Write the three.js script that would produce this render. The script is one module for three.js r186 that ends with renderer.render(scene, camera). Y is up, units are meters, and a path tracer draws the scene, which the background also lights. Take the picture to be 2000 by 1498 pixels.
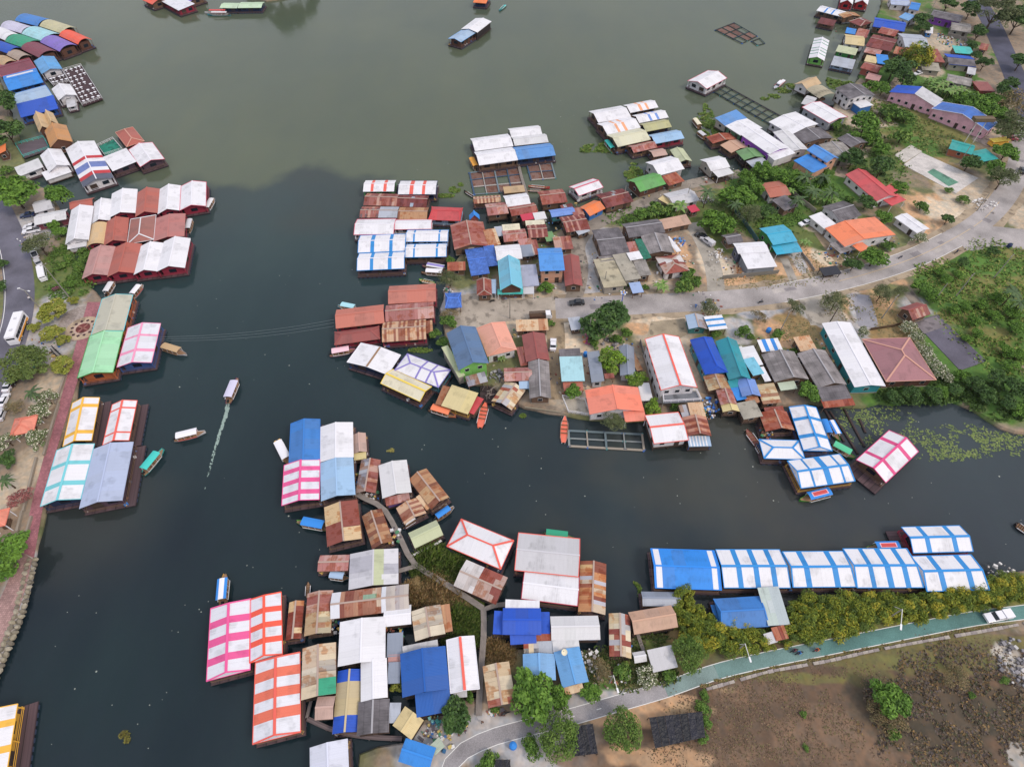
import * as THREE from 'three';
import { mergeGeometries, mergeVertices } from 'three/addons/utils/BufferGeometryUtils.js';
import { MarchingCubes } from 'three/addons/objects/MarchingCubes.js';

// ---------------------------------------------------------------- camera, sky, sun, exposure
const scene = new THREE.Scene();
const camera = new THREE.PerspectiveCamera(66.07, 2000 / 1498, 1, 6000);
camera.position.set(0, 122, 0);
camera.rotation.set(-51.6 * Math.PI / 180, 0, 0);
const renderer = new THREE.WebGLRenderer({ antialias: true });
renderer.toneMapping = THREE.LinearToneMapping;
renderer.toneMappingExposure = 1.08;
renderer.shadowMap.enabled = true;
const SUN = new THREE.Vector3(0.58, 0.74, 0.34).normalize();
function rngOf(seed) { let a = seed >>> 0; return () => { a = (a + 0x6d2b79f5) >>> 0; let t = a; t = Math.imul(t ^ (t >>> 15), t | 1); t ^= t + Math.imul(t ^ (t >>> 7), t | 61); return ((t ^ (t >>> 14)) >>> 0) / 4294967296; }; }
const rnd = rngOf(20240);
const R = (a, b) => a + (b - a) * rnd();
// tileable value noise and its octave sum
function noiseOf(seed) {
  const rg = rngOf(seed), N = 256, g = new Float32Array(N * N);
  for (let i = 0; i < g.length; i++) g[i] = rg();
  return (x, y, per) => {
    const xi = Math.floor(x), yi = Math.floor(y), fx = x - xi, fy = y - yi;
    const w = (v) => ((v % per) + per) % per, x0 = w(xi), x1 = w(xi + 1), y0 = w(yi), y1 = w(yi + 1);
    const sx = fx * fx * (3 - 2 * fx), sy = fy * fy * (3 - 2 * fy);
    const a = g[(y0 % N) * N + (x0 % N)], b = g[(y0 % N) * N + (x1 % N)], c = g[(y1 % N) * N + (x0 % N)], d = g[(y1 % N) * N + (x1 % N)];
    return a + (b - a) * sx + (c - a) * sy + (a - b - c + d) * sx * sy;
  };
}
const nz = noiseOf(7), nz2 = noiseOf(99);
function fbm(x, y, per, oct = 4, n = nz) { let s = 0, a = 0.5, f = 1; for (let i = 0; i < oct; i++) { s += a * n(x * f + i * 17, y * f + i * 31, per * f); a *= 0.5; f *= 2; } return s / (1 - Math.pow(0.5, oct)); }
const clamp = (v, a = 0, b = 1) => Math.min(b, Math.max(a, v));
const smooth = (a, b, v) => { const t = clamp((v - a) / (b - a)); return t * t * (3 - 2 * t); };
{ // overcast sky, thin bright cloud, a little brighter towards the veiled sun
  const w = 512, h = 256, d = new Float32Array(w * h * 4);
  for (let j = 0; j < h; j++) for (let i = 0; i < w; i++) {
    const el = (j + 0.5) / h * Math.PI - Math.PI / 2, az = (i + 0.5) / w * 2 * Math.PI - Math.PI;
    const v = new THREE.Vector3(Math.cos(el) * Math.cos(az), Math.sin(el), Math.cos(el) * Math.sin(az));
    const cl = fbm(i / 512 * 8, j / 256 * 4, 8, 5);
    const up = Math.max(0, v.y), k = 0.58 + 0.19 * Math.pow(up, 0.7) + 0.18 * (cl - 0.5) + 0.25 * Math.pow(Math.max(0, v.dot(SUN)), 6);
    const o = (j * w + i) * 4, b = el < -0.02 ? 0.35 : 1;
    d[o] = k * 0.93 * b; d[o + 1] = k * 0.975 * b; d[o + 2] = k * 1.09 * b; d[o + 3] = 1;
  }
  const t = new THREE.DataTexture(d, w, h, THREE.RGBAFormat, THREE.FloatType);
  t.mapping = THREE.EquirectangularReflectionMapping; t.magFilter = THREE.LinearFilter; t.minFilter = THREE.LinearFilter; t.colorSpace = THREE.LinearSRGBColorSpace; t.needsUpdate = true;
  scene.background = t; scene.environment = t;
}
const sun = new THREE.DirectionalLight(0xfff0dc, 1.6);
sun.position.copy(SUN).multiplyScalar(400).add(new THREE.Vector3(0, 0, -150)); sun.target.position.set(0, 0, -150);
sun.castShadow = true; sun.shadow.radius = 26; sun.shadow.mapSize.set(4096, 4096);
Object.assign(sun.shadow.camera, { left: -330, right: 330, top: 330, bottom: -330, near: 10, far: 900 });
scene.add(sun, sun.target);
scene.fog = new THREE.FogExp2(0xc9d3df, 0.00003);

// ---------------------------------------------------------------- naming helpers
const used = {};
function numbered(n) { const k = used[n] = (used[n] ?? -1) + 1; return k ? n + '_' + String(k).padStart(3, '0') : n; }
function tag(o, label, category, group, kind) {
  if (label) o.userData.label = label; if (category) o.userData.category = category;
  if (group) o.userData.group = group; if (kind) o.userData.kind = kind; return o;
}
function thing(name, label, category, x, y, z, yaw = 0, group) {
  const g = new THREE.Group(); g.name = numbered(name); g.position.set(x, y, z); g.rotation.y = yaw; scene.add(g);
  return tag(g, label, category, group);
}
function mesh(name, geo, mat, parent) {
  const m = new THREE.Mesh(geo, mat); m.name = parent === scene ? numbered(name) : name; m.castShadow = m.receiveShadow = true; parent.add(m); return m;
}
const box = (w, h, d, x = 0, y = 0, z = 0, ry = 0) => { const g = new THREE.BoxGeometry(w, h, d); if (ry) g.rotateY(ry); g.translate(x, y, z); return g; };
function bar(a, b, t, t2 = t) { // box beam from a to b
  const A = new THREE.Vector3(...a), B = new THREE.Vector3(...b), L = A.distanceTo(B), g = new THREE.BoxGeometry(L, t, t2);
  const q = new THREE.Quaternion(), dx = B.clone().sub(A).normalize(); let zx = new THREE.Vector3().crossVectors(dx, new THREE.Vector3(0, 1, 0)); if (zx.lengthSq() < 1e-6) zx.set(0, 0, 1); zx.normalize();
  const yx = new THREE.Vector3().crossVectors(zx, dx);
  g.applyMatrix4(new THREE.Matrix4().makeBasis(dx, yx, zx)); g.translate((A.x + B.x) / 2, (A.y + B.y) / 2, (A.z + B.z) / 2); return g;
}

// ---------------------------------------------------------------- textures
function dataTex(w, h, fn, srgb, rep = true) {
  const d = new Uint8Array(w * h * 4);
  for (let j = 0; j < h; j++) for (let i = 0; i < w; i++) { const c = fn(i / w, j / h), o = (j * w + i) * 4; d[o] = clamp(c[0]) * 255; d[o + 1] = clamp(c[1]) * 255; d[o + 2] = clamp(c[2]) * 255; d[o + 3] = 255; }
  const t = new THREE.DataTexture(d, w, h, THREE.RGBAFormat); t.magFilter = THREE.LinearFilter; t.minFilter = THREE.LinearMipmapLinearFilter; t.generateMipmaps = true;
  if (rep) t.wrapS = t.wrapT = THREE.RepeatWrapping; if (srgb) t.colorSpace = THREE.SRGBColorSpace; t.needsUpdate = true; return t;
}
const metres = (t, m) => { t.repeat.set(1 / m, 1 / m); return t; };
const TX = {
  metal: metres(dataTex(1024, 1024, (u, v) => {
    const seam = Math.abs(((u * 13) % 1) - 0.5) > 0.468 ? 0.93 : 1, lap = Math.abs(((v * 4) % 1) - 0.5) > 0.49 ? 0.94 : 1;
    const st = fbm(u * 60, v * 3, 1, 1) * 0 + fbm(u * 64, v * 4, 64, 2), bl = fbm(u * 5, v * 5, 5, 4), fine = fbm(u * 90, v * 90, 90, 2, nz2);
    const k = (0.95 + 0.03 * bl + 0.02 * st + 0.015 * fine - 0.17 * smooth(0.56, 0.8, bl) * st) * (.55 + .45 * seam) * (.5 + .5 * lap); return [k, k, k * 0.995];
  }, true), 12),
  rust: metres(dataTex(1024, 1024, (u, v) => {
    const rb = Math.abs(((u * 40) % 1) - 0.5) * 0.16, bl = fbm(u * 8, v * 8, 8, 5), st = fbm(u * 40, v * 5, 40, 3, nz2), p = smooth(0.52, 0.68, bl);
    const k = 0.9 + 0.26 * st - rb * 0.7; return [k * (1 - 0.1 * p), k * (1 - 0.22 * p), k * (1 - 0.3 * p)];
  }, true), 9),
  asb: metres(dataTex(1024, 1024, (u, v) => {
    const bl = fbm(u * 6, v * 6, 6, 5), st = fbm(u * 70, v * 6, 70, 2, nz2), lap = Math.abs(((v * 8) % 1) - 0.5) > 0.475 ? 0.8 : 1;
    const k = (0.62 + 0.42 * bl + 0.16 * (st - 0.5)) * lap; return [k, k * 0.985, k * 0.96];
  }, true), 12),
  tarp: metres(dataTex(512, 512, (u, v) => { const a = Math.abs(fbm(u * 6, v * 6, 6, 4) - 0.5), k = 0.78 + 0.5 * a + (Math.abs(((u * 6) % 1) - .5) > .48 ? -.1 : 0); return [k, k, k]; }, true), 8),
  conc: metres(dataTex(1024, 1024, (u, v) => { const b = fbm(u * 5, v * 5, 5, 6), f = fbm(u * 120, v * 120, 120, 2, nz2), s = smooth(.55, .75, fbm(u * 9 + 3, v * 9, 9, 4, nz2)), k = 0.68 + 0.3 * b + 0.1 * (f - .5) - .2 * s; return [k, k * 0.985, k * 0.96]; }, true), 16),
  asph: metres(dataTex(1024, 1024, (u, v) => { const b = fbm(u * 4, v * 4, 4, 5), f = fbm(u * 200, v * 200, 200, 2, nz2), k = 0.75 + 0.3 * (b - .5) + 0.22 * f; return [k, k, k]; }, true), 18),
  wood: metres(dataTex(512, 512, (u, v) => { const pl = Math.floor(v * 16), e = Math.abs(((v * 16) % 1) - .5) > .45 ? .55 : 1, t = ((pl * 37) % 11) / 11, g = fbm(u * 4, v * 128, 128, 2); const k = (0.6 + .25 * t + .25 * g) * e; return [k, k * .97, k * .93]; }, true), 3.2),
  paver: metres(dataTex(512, 512, (u, v) => { const a = Math.floor(u * 20), b = Math.floor(v * 20), e = (Math.abs((u * 20) % 1 - .5) > .44 || Math.abs((v * 20) % 1 - .5) > .44) ? .82 : 1, t = ((a * 53 + b * 97 + a * b * 13) % 17) / 17, l = fbm(u * 4, v * 4, 4, 4); const k = (.72 + .16 * t + .2 * l) * e; return [k, k, k]; }, true), 8),
  plaster: metres(dataTex(512, 512, (u, v) => { const b = fbm(u * 5, v * 5, 5, 5), s = smooth(.6, .8, fbm(u * 30, v * 4, 30, 3, nz2)), k = .86 + .18 * (b - .3) - .12 * s; return [k, k * .99, k * .975]; }, true), 6),
  corr: metres(dataTex(256, 64, (u) => { const k = 0.5 + 0.5 * Math.sin(u * Math.PI * 2 * 16); return [k, k, k]; }, false), 4),
  lump: metres(dataTex(512, 512, (u, v) => { const k = fbm(u * 24, v * 24, 24, 5); return [k, k, k]; }, false), 10),
  ripple: metres(dataTex(1024, 1024, (u, v) => { const a = fbm(u * 36 + 2.2 * fbm(u * 5, v * 5, 5, 2), v * 22, 36, 3), b = fbm(u * 110, v * 90, 110, 2, nz2); const k = .62 * a + .38 * b; return [k, k, k]; }, false), 46),
};
// ---------------------------------------------------------------- colours and materials
const C = {
  white: '#eceaf2', whiteg: '#dcdadf', lavw: '#e4e4ef', lavp: '#d9dbee', lilacw: '#cfcbe6', lgrey: '#cbc9d0', lgreyb: '#b3b9c9', lead: '#8e97ab', steelblue: '#b3bfe0', paleblue: '#a4bfe0', icecyan: '#a5dcea',
  sky: '#5aa9ea', skyp: '#76b1ea', skyp2: '#5da4e4', skyp3: '#9dc3ea', azure: '#1f8be8', azurel: '#4b98ea', blue1: '#3f86d8', deepblue: '#0f55c8', royal: '#0a55d2', royalp: '#3c74cf', cobalt: '#0a5cb8', dodger: '#2f80d4', dodgerl: '#5b97dd', cerul: '#068df2', cyanb: '#0d8fe0', periw: '#7398e2', periwp: '#9db4e2', tarpb: '#4a80e6', slateb: '#5b7ba6', navy: '#20345c', navyc: '#22335e', flagblue: '#6d80c4', slate: '#5c6078',
  teal: '#3a8a8c', tealr: '#0e97a8', tealb: '#1a9dac', tealw: '#3f93a0', turq: '#2fc3bd', turqb: '#27c9c0', turqr: '#10a8a6', aqua: '#6fcfdb', aquab: '#74c4e2', cyanr: '#1fb2da', seagreen: '#1ba37c', mint: '#a3e3b2', mintp: '#c5e0bd', mintd: '#4cc895', green: '#3f9a46', greenw: '#7fcf5a', greent: '#2e8f6c', leafg: '#62ab55', leafd: '#4f7d5c', sage: '#6f9b62', sagep: '#bcc9b4', olivel: '#c2c8a0', khaki: '#bdb985', limeb: '#58c936',
  cream: '#cdc49a', creamp: '#e6dcc0', creamg: '#dcd8bb', wheat: '#d9b583', wheatp: '#dcc48c', sand: '#c3bfae', tan: '#c5a377', tanp: '#cbb68a', straw: '#ddc98c', strawd: '#cfae84', fawn: '#cfa287', fawnr: '#c9a08a', taupe: '#b29c8d', caramel: '#cf9050', concr: '#c3bdb2', concrc: '#d0c6ac', concrw: '#b8b0a6', pinkt: '#c7a397', asb: '#a29ca2', asbd: '#827e89', asbl: '#b0abab',
  maroon: '#8a3f52', maroonr: '#a0504c', brick: '#bb6152', brickd: '#a8685e', brickp: '#c07671', brickl: '#d39a86', dusty: '#c48f8b', terra: '#cc7563', terra2: '#bd6a55', scarlet: '#d5434a', crimson: '#a82444', crimson2: '#cf3050', crimsont: '#c02a48', red: '#cc2330', redb: '#d8474a', redor: '#fb5233', vermil: '#f85a3a', coral: '#f4604f', coralr: '#fb8466', coralh: '#ee5d4c', salmon: '#f08d74', salmond: '#d9755e', salmonp: '#f0a48d', orange: '#f37c2f', orangeb: '#fa8452', orangec: '#ee6e50', orangew: '#c86a30', apri: '#f7a878', peach: '#e8ae92', redt: '#db4f55', redwood: '#8e4f44', rose: '#dd5a75', mauve: '#a97078',
  pink: '#f795be', pinkh: '#f0509a', pinkb: '#f08fb0', pinkl: '#f6c6d4', pinkw: '#ffc4dc', magenta: '#e8418a', lav: '#8f83cf', violet: '#8a70cf', violetw: '#8b62b8', plum: '#6f3a6a', purpled: '#5e4658', purplew: '#9a4cd0', lilac: '#a9adc6',
  gold: '#f7b914', goldb: '#dfa82c', goldw: '#c8962c', yellow: '#f0cf3a', yelloworange: '#f4a61c', brown: '#6b4536', brownl: '#9b7656', wood: '#7c5f4c', dark: '#33282c', black: '#17181c', blackc: '#2a2b38', blue: '#2657a8', blueo: '#3d5fa0', greys: '#909098', slatew: '#8b93a0', azurew: '#2f7bd0', brickw: '#c07052', crimsonw: '#9e2040', redwhite: '#e6a0a0', orangeo: '#f08030', magw: '#c03080', x: '#888888', grey: '#8d8d93',
};
const col = (k) => { const c = new THREE.Color(C[k] ?? k), l = .3 * c.r + .59 * c.g + .11 * c.b; return c.lerp(new THREE.Color(l, l, l), .1); };
const mats = {};
function M(key, kind = 'paint') {
  const id = key + '|' + kind; if (mats[id]) return mats[id];
  const p = { color: col(key), roughness: 0.75 };
  if (kind === 'metal') Object.assign(p, { map: TX.metal, bumpMap: TX.corr, bumpScale: 0.018, roughness: 0.58 });
  if (kind === 'rust') Object.assign(p, { map: TX.rust, bumpMap: TX.corr, bumpScale: 0.025, roughness: 0.85 });
  if (kind === 'asb') Object.assign(p, { map: TX.asb, bumpMap: TX.corr, bumpScale: 0.03, roughness: 0.95 });
  if (kind === 'tarp') Object.assign(p, { map: TX.tarp, bumpMap: TX.lump, bumpScale: 0.25, roughness: 0.5 });
  if (kind === 'conc') Object.assign(p, { map: TX.conc, bumpMap: TX.lump, bumpScale: 0.04, roughness: 0.95 });
  if (kind === 'plaster') Object.assign(p, { map: TX.plaster, roughness: 0.9 });
  if (kind === 'asph') Object.assign(p, { map: TX.asph, roughness: 0.92 });
  if (kind === 'wood') Object.assign(p, { map: TX.wood, roughness: 0.85 });
  if (kind === 'paver') Object.assign(p, { map: TX.paver, roughness: 0.9 });
  if (kind === 'glass') Object.assign(p, { roughness: 0.12 });
  if (kind === 'car') { Object.assign(p, { roughness: 0.3, clearcoat: 0.8, clearcoatRoughness: 0.08 }); return mats[id] = new THREE.MeshPhysicalMaterial(p); }
  return mats[id] = new THREE.MeshStandardMaterial(p);
}
const SKIN = new THREE.MeshStandardMaterial({ vertexColors: true, roughness: .8 });
const PANE = M('#1b2430', 'glass');
const ASB = new Set(['asb', 'asbd', 'asbl', 'concr', 'concrc', 'R:g']);
const roofMat = (k) => k === 'tarpb' ? M(k, 'tarp') : k.startsWith('conc') ? M(k, 'conc') : ASB.has(k) ? M(k, 'asb') : M(k, 'metal');

// ---------------------------------------------------------------- the setting: land, water, roads
const LAND = {
bank_west:[[-290.02,-319.41],[-228.74,-269.71],[-214.82,-250.83],[-202.46,-231.52],[-192.39,-217.73],[-183.27,-203.13],[-173.74,-189.65],[-164.04,-182.65],[-156.65,-174.75],[-148.18,-162.75],[-142.19,-152.1],[-129.97,-136.26],[-121.73,-128.4],[-119.29,-126.23],[-114.01,-96.95],[-109.24,-75.23],[-104.74,-59.2],[-101.22,-48.59],[-99.07,-38.99],[-97.22,-27.89],[-96.13,-15.78],[-94.57,-1.43],[-207.38,-1.43],[-432.35,-124.09],[-690.17,-359.59],[-632.22,-464.71]],
bank_centre:[[-20.5,-135.57],[-20.87,-124.09],[-19.24,-113.88],[-15.79,-104.4],[-13.98,-96.95],[-5.34,-95.23],[2.59,-87.97],[12.62,-86.38],[20.44,-84.5],[33.38,-83.88],[42.6,-87.01],[56.88,-87.33],[65.07,-88.94],[73.07,-89.58],[79.49,-89.26],[89.67,-88.61],[93.82,-89.26],[100.61,-89.91],[112.67,-90.56],[116.99,-87.33],[120.88,-82.34],[127.78,-79.92],[159.56,-75.23],[218.18,-72.39],[367.87,-206.67],[655.38,-562.58],[350.05,-659.1],[221.8,-407.26],[196.53,-352.42],[179.61,-319.41],[164.76,-290.44],[154.77,-269.71],[139.93,-253.1],[130.15,-236.9],[120.22,-225.48],[108.83,-213.22],[99.49,-202.43],[84.6,-196.26],[74.05,-190.95],[60.75,-189],[51.97,-185.8],[39.91,-176.54],[29.67,-171.23],[20.61,-166.09],[14.32,-160.02],[6.62,-154.7],[-6.57,-152.1],[-15.6,-152.1],[-18.42,-142.16]],
bank_south:[[-27.1,-9.73],[-26.83,-13.46],[-23.45,-14.85],[-19,-15.39],[-17.29,-18.17],[-14.79,-18.98],[-10.78,-21.46],[-7.99,-21.88],[-5.84,-22.3],[-5.43,-27.53],[-3.96,-31.01],[0,-31.01],[8.78,-28.43],[14.85,-31.19],[18.53,-28.43],[24.5,-33.08],[30.16,-34.04],[33.88,-37.98],[35.88,-41.04],[37.37,-37.48],[40.05,-33.27],[50.32,-34.23],[56.8,-39.8],[62.72,-41.46],[73.09,-41.25],[86.48,-40.83],[96.8,-41.67],[101.15,-45.07],[105.99,-46.15],[141.68,-49.71],[198.4,-52.01],[165.9,-1.43],[-25.72,-1.43]],
islet:[[-20.35,-48.36],[-16.46,-51.08],[-10.38,-50.28],[-7.54,-47.47],[-11.66,-44.21],[-10.49,-42.08],[-6.19,-38.79],[-6.8,-33.08],[-7.46,-32.13],[-11.5,-33.08],[-13.38,-38.48],[-18.58,-38.99],[-20.88,-43.14]],
bank_north:[[-176.16,-374.55],[-151.66,-368.46],[-132.89,-361.05],[-112.67,-369.97],[-105.37,-390.41],[-107.16,-510.05],[-285.76,-510.05]]
};
const MAPX = -330, MAPW = 660, MAPZ = -420, MAPH = 480;
function planar(g) { const p = g.attributes.position, uv = new Float32Array(p.count * 2); for (let i = 0; i < p.count; i++) { uv[2 * i] = p.getX(i); uv[2 * i + 1] = p.getZ(i); } g.setAttribute('uv', new THREE.BufferAttribute(uv, 2)); return g; }
function planarMap(g) { planar(g); const u = g.attributes.uv; for (let i = 0; i < u.count; i++) u.setXY(i, (u.getX(i) - MAPX) / MAPW, (u.getY(i) - MAPZ) / MAPH); return g; }
const shapeOf = (pts) => new THREE.Shape(pts.map(([x, z]) => new THREE.Vector2(x, -z)));
function resample(pts, step = 3) { const c = new THREE.CatmullRomCurve3(pts.map(([x, z]) => new THREE.Vector3(x, 0, z)), false, 'centripetal'), n = Math.max(2, Math.ceil(c.getLength() / step)); return c.getSpacedPoints(n); }
function ribbon(pts, w, y, shift = 0) { // flat strip along a line
  const P = resample(pts), pos = [], idx = [];
  P.forEach((p, i) => { const a = P[Math.max(0, i - 1)], b = P[Math.min(P.length - 1, i + 1)], t = b.clone().sub(a).normalize(), n = new THREE.Vector3(-t.z, 0, t.x); const ww = typeof w === 'function' ? w(i / (P.length - 1)) : w; for (const s of [-1, 1]) { const q = p.clone().addScaledVector(n, s * ww / 2 + shift); pos.push(q.x, y, q.z); } if (i) { const k = 2 * i; idx.push(k - 2, k - 1, k, k - 1, k + 1, k); } });
  const g = new THREE.BufferGeometry(); g.setAttribute('position', new THREE.Float32BufferAttribute(pos, 3)); g.setIndex(idx); g.computeVertexNormals(); if (g.attributes.normal.getY(0) < 0) { idx.reverse(); g.setIndex(idx); g.computeVertexNormals(); } return planar(g);
}
function rough(pts, amp = 0.6, step = 1.6, seed = 1) { // closed outline with an uneven edge
  const rg = rngOf(seed * 77 + 5), o = []; pts.forEach((p, i) => { const q = pts[(i + 1) % pts.length], L = Math.hypot(q[0] - p[0], q[1] - p[1]), n = Math.max(1, Math.floor(L / step)); for (let k = 0; k < n; k++) { const t = k / n; o.push([p[0] + (q[0] - p[0]) * t + (rg() - .5) * 2 * amp, p[1] + (q[1] - p[1]) * t + (rg() - .5) * 2 * amp]); } }); return o;
}
function flat(name, pts, y, mat, label) { const g = new THREE.ShapeGeometry(shapeOf(pts)); g.rotateX(-Math.PI / 2); g.translate(0, y, 0); const m = mesh(name, planar(g), mat, scene); return tag(m, label, null, null, 'structure'); }
function slab(name, pts, y, h, mat) { const g = new THREE.ExtrudeGeometry(shapeOf(pts), { depth: h, bevelEnabled: false }); g.rotateX(-Math.PI / 2); g.translate(0, y, 0); const m = mesh(name, planar(g), mat, scene); return tag(m, null, null, null, 'structure'); }
{
  const W = 2048, H = 1489, b = new Float32Array(W * H * 3);
  const px = (x) => (x - MAPX) / MAPW * W, pz = (z) => (z - MAPZ) / MAPH * H;
  const soil = { tan: [.42, .34, .255], dirt: [.25, .19, .14], orange: [.5, .31, .18], sand: [.56, .46, .35], grey: [.38, .36, .36], grass: [.105, .135, .035], lush: [.07, .15, .022], olive: [.16, .155, .045], dry: [.26, .18, .08], brown: [.115, .073, .047], brownl: [.17, .108, .07], straw: [.36, .25, .14], dark: [.05, .045, .03], mud: [.12, .10, .08], pale: [.5, .46, .42] };
  for (let j = 0; j < H; j++) for (let i = 0; i < W; i++) { const o = (j * W + i) * 3, k = smooth(.42, .6, fbm(i / W * 60, j / H * 44, 512, 4)), a = soil.dirt, c = soil.grass; for (let q = 0; q < 3; q++) b[o + q] = a[q] + (c[q] - a[q]) * k * .75; }
  function paint(kind, list, edge = .45, dens = 1) {
    const c = soil[kind];
    list.forEach(([x, z, rx, rz], n) => {
      const i0 = Math.max(0, Math.floor(px(x - rx * 1.4))), i1 = Math.min(W - 1, Math.ceil(px(x + rx * 1.4))), j0 = Math.max(0, Math.floor(pz(z - rz * 1.4))), j1 = Math.min(H - 1, Math.ceil(pz(z + rz * 1.4)));
      for (let j = j0; j <= j1; j++) for (let i = i0; i <= i1; i++) {
        const wx = MAPX + i / W * MAPW, wz = MAPZ + j / H * MAPH, d = Math.hypot((wx - x) / rx, (wz - z) / rz), f = fbm(wx / 5 + n * 3.1 + 400, wz / 5 + 400, 512, 4) - .5;
        const k = (1 - smooth(.75, 1.1, d + f * edge * 2)) * dens; if (k <= 0) continue; const o = (j * W + i) * 3; for (let q = 0; q < 3; q++) b[o + q] += (c[q] - b[o + q]) * k;
      }
    });
  }
  // west bank
  paint('grass', [[-138.18,-142.16,8.74,15.98],[-139.56,-152.1,4.93,8.49],[-132.27,-132.84,6.15,7.46]]);
  paint('dirt', [[-119.34,-78.14,9.94,33.74],[-128.34,-100.8,8.19,11.98],[-111.82,-59.2,6.85,16.93]], .6);
  paint('tan', [[-120.76,-96.43,4.03,7.64],[-113.58,-71.69,4.11,6.25],[-119.22,-90.56,2.62,7.3],[-114.5,-64.29,4.67,8.85]], .5);
  paint('grey', [[-158.35,-160.02,10.11,12.15],[-133.62,-119.91,8.81,11.47],[-99.05,-36.98,6.13,13.52],[-128.28,-111.93,8.55,8.62]]);
  // village core
  paint('grey', [[-5.96,-124.09,16.4,10.62],[20.32,-137.42,9.38,16.39],[29.55,-152.1,9.85,10.34],[21.7,-115.86,8.68,8.01]], .3);
  paint('tan', [[15.34,-106.24,9.76,11.17],[40.5,-115.86,8.68,6.06],[13.28,-93.88,9.3,6.74],[46.02,-106.24,4.18,17.03],[26.5,-106.24,8.37,7.46],[38.45,-132.84,9.23,9.11],[50.69,-124.09,10.44,6.47],[4.47,-124.09,14.91,10.62]], .4);
  paint('sand', [[14.25,-111.93,4.85,7.77],[41.95,-115.86,7.23,4.44],[17.03,-90.56,4.45,3.94],[61.17,-162.75,5.1,8.42],[62.97,-147.05,5.49,12.73],[49.55,-117.87,5.83,4.12]], .5);
  paint('orange', [[66.24,-154.7,4.97,10.71],[65.64,-137.42,6.25,9.56],[73.83,-132.84,12.3,5.59],[53.28,-147.05,3.23,10.11],[93.65,-147.05,6.46,13.05],[87.51,-137.42,9.38,5.84],[95.33,-137.42,9.38,5.89],[101.51,-132.84,7.69,4.31],[110.28,-139.77,9.45,6.07],[123.3,-144.58,8.01,6.36],[144,-165.52,10.29,11.09],[141.51,-175.65,10.61,7.8],[149.54,-162.75,6.8,7.32],[91.13,-115.86,5.79,12.67],[107.04,-115.86,7.23,8.6],[105.17,-126.23,7.51,5.52],[73.77,-115.86,7.23,8.29],[129.21,-126.23,6.01,4.75],[36.16,-115.86,4.34,3.22]], .7);
  paint('sand', [[148.33,-171.23,8.73,6.39],[97.7,-154.7,3.31,6.59],[98.49,-147.05,4.2,5.24],[63.53,-142.16,4.76,5.91],[155.66,-168.35,5.19,4.44],[93.98,-119.91,3.52,5.22],[87.96,-124.09,3.58,4.45],[157.47,-183.28,7.24,5.52]], .6);
  paint('grey', [[63.65,-115.86,4.92,5.33],[101.32,-119.91,3.82,10.98],[118.22,-152.1,4.27,8.28],[89.61,-147.05,2.58,10.39],[96.92,-111.93,4.28,6.19],[88.77,-121.99,7.4,6.59],[71.56,-124.09,8.95,4.38],[119.27,-124.09,5.96,6.93]], .4);
  paint('dry', [[80.41,-113.88,5.74,6.99],[108.66,-119.91,5.87,4.43],[103.66,-126.23,4.51,3.68],[85.45,-130.6,6.1,3.71],[77.82,-136.26,6.23,3.35],[122.3,-142.16,6.35,3.65],[156.04,-196.26,11.28,11.09],[106.58,-112.9,5.72,3.37]], .7);
  paint('grass', [[43.24,-168.35,15.57,7.49],[66.27,-162.75,8.5,16.93],[79.24,-174.16,10.57,18.31],[86.66,-162.75,10.2,11.44],[104.01,-180.18,21.52,22.59],[89.38,-192.92,14.9,13.68],[116.25,-147.05,6.46,8.01],[108,-142.16,6.35,6.15],[59.63,-124.09,4.47,3.04],[97.7,-154.7,4.97,5.49],[130.25,-149.55,4.88,5.51],[133.59,-206.67,11.62,22.97]], .6);
  paint('lush', [[90.74,-171.23,10.47,12.08],[109.62,-186.43,16.44,13.4],[92.22,-189.65,12.91,10.09],[137.16,-124.09,16.4,28.64],[133.86,-136.26,10.9,10.2],[153.39,-147.05,12.92,11.19],[121.86,-104.4,11.08,12.17],[127.49,-93.88,10.62,11.38],[105.52,-92.21,15.83,5.42],[191.3,-255.39,26.39,30.7],[197.71,-233.57,12.49,27.96],[172.41,-332.08,15.67,20.76],[168.43,-269.71,13.66,21.32],[223.12,-307.38,12.4,52.67]], .5);
  paint('olive', [[160.97,-225.48,20.38,21.58],[165.65,-217.73,15.97,12.5],[160.75,-239.87,10.58,11.07],[132.55,-111.93,8.55,6.5],[138.42,-132.84,9.23,6.02],[155.98,-152.1,9.85,5.78],[152.27,-132.84,6.15,5.12],[127.75,-119.91,5.87,3.63]], .6);
  paint('lush', [[154.01,-233.57,10.41,13.36],[158.04,-213.97,7.9,8.11],[186.78,-332.08,13.06,15.36]], .6);
  paint('tan', [[160,-248.59,8.65,7.68],[143.05,-237.75,10.52,10.8],[144.14,-229.48,10.3,4.32],[187.69,-274.71,9.21,7.74],[204.46,-304.46,14.78,12.69],[188.51,-223.51,10.13,13.16],[170.59,-177.14,7.11,20.4],[160.66,-178.66,10.71,13.53],[129.07,-210.28,7.82,7.75]], .5);
  paint('dirt', [[218.5,-269.71,11.38,33.54],[239.14,-319.41,17.81,41.77],[206.04,-233.57,8.32,37.73],[186.12,-196.26,7.52,23]], .6);
  // south bank and islet
  paint('lush', [[-17.29,-48.03,9.73,5.59],[-10.16,-35.99,6.1,6.91],[20.27,-26.64,5.79,4.48],[27.79,-31.66,5.96,2.85]], .5);
  paint('olive', [[24.26,-27.53,9.7,5.44],[50.01,-33.08,32.01,4.94],[76.59,-36.98,30.64,5.37],[99.09,-41.04,12.52,5.83]], .5);
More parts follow.
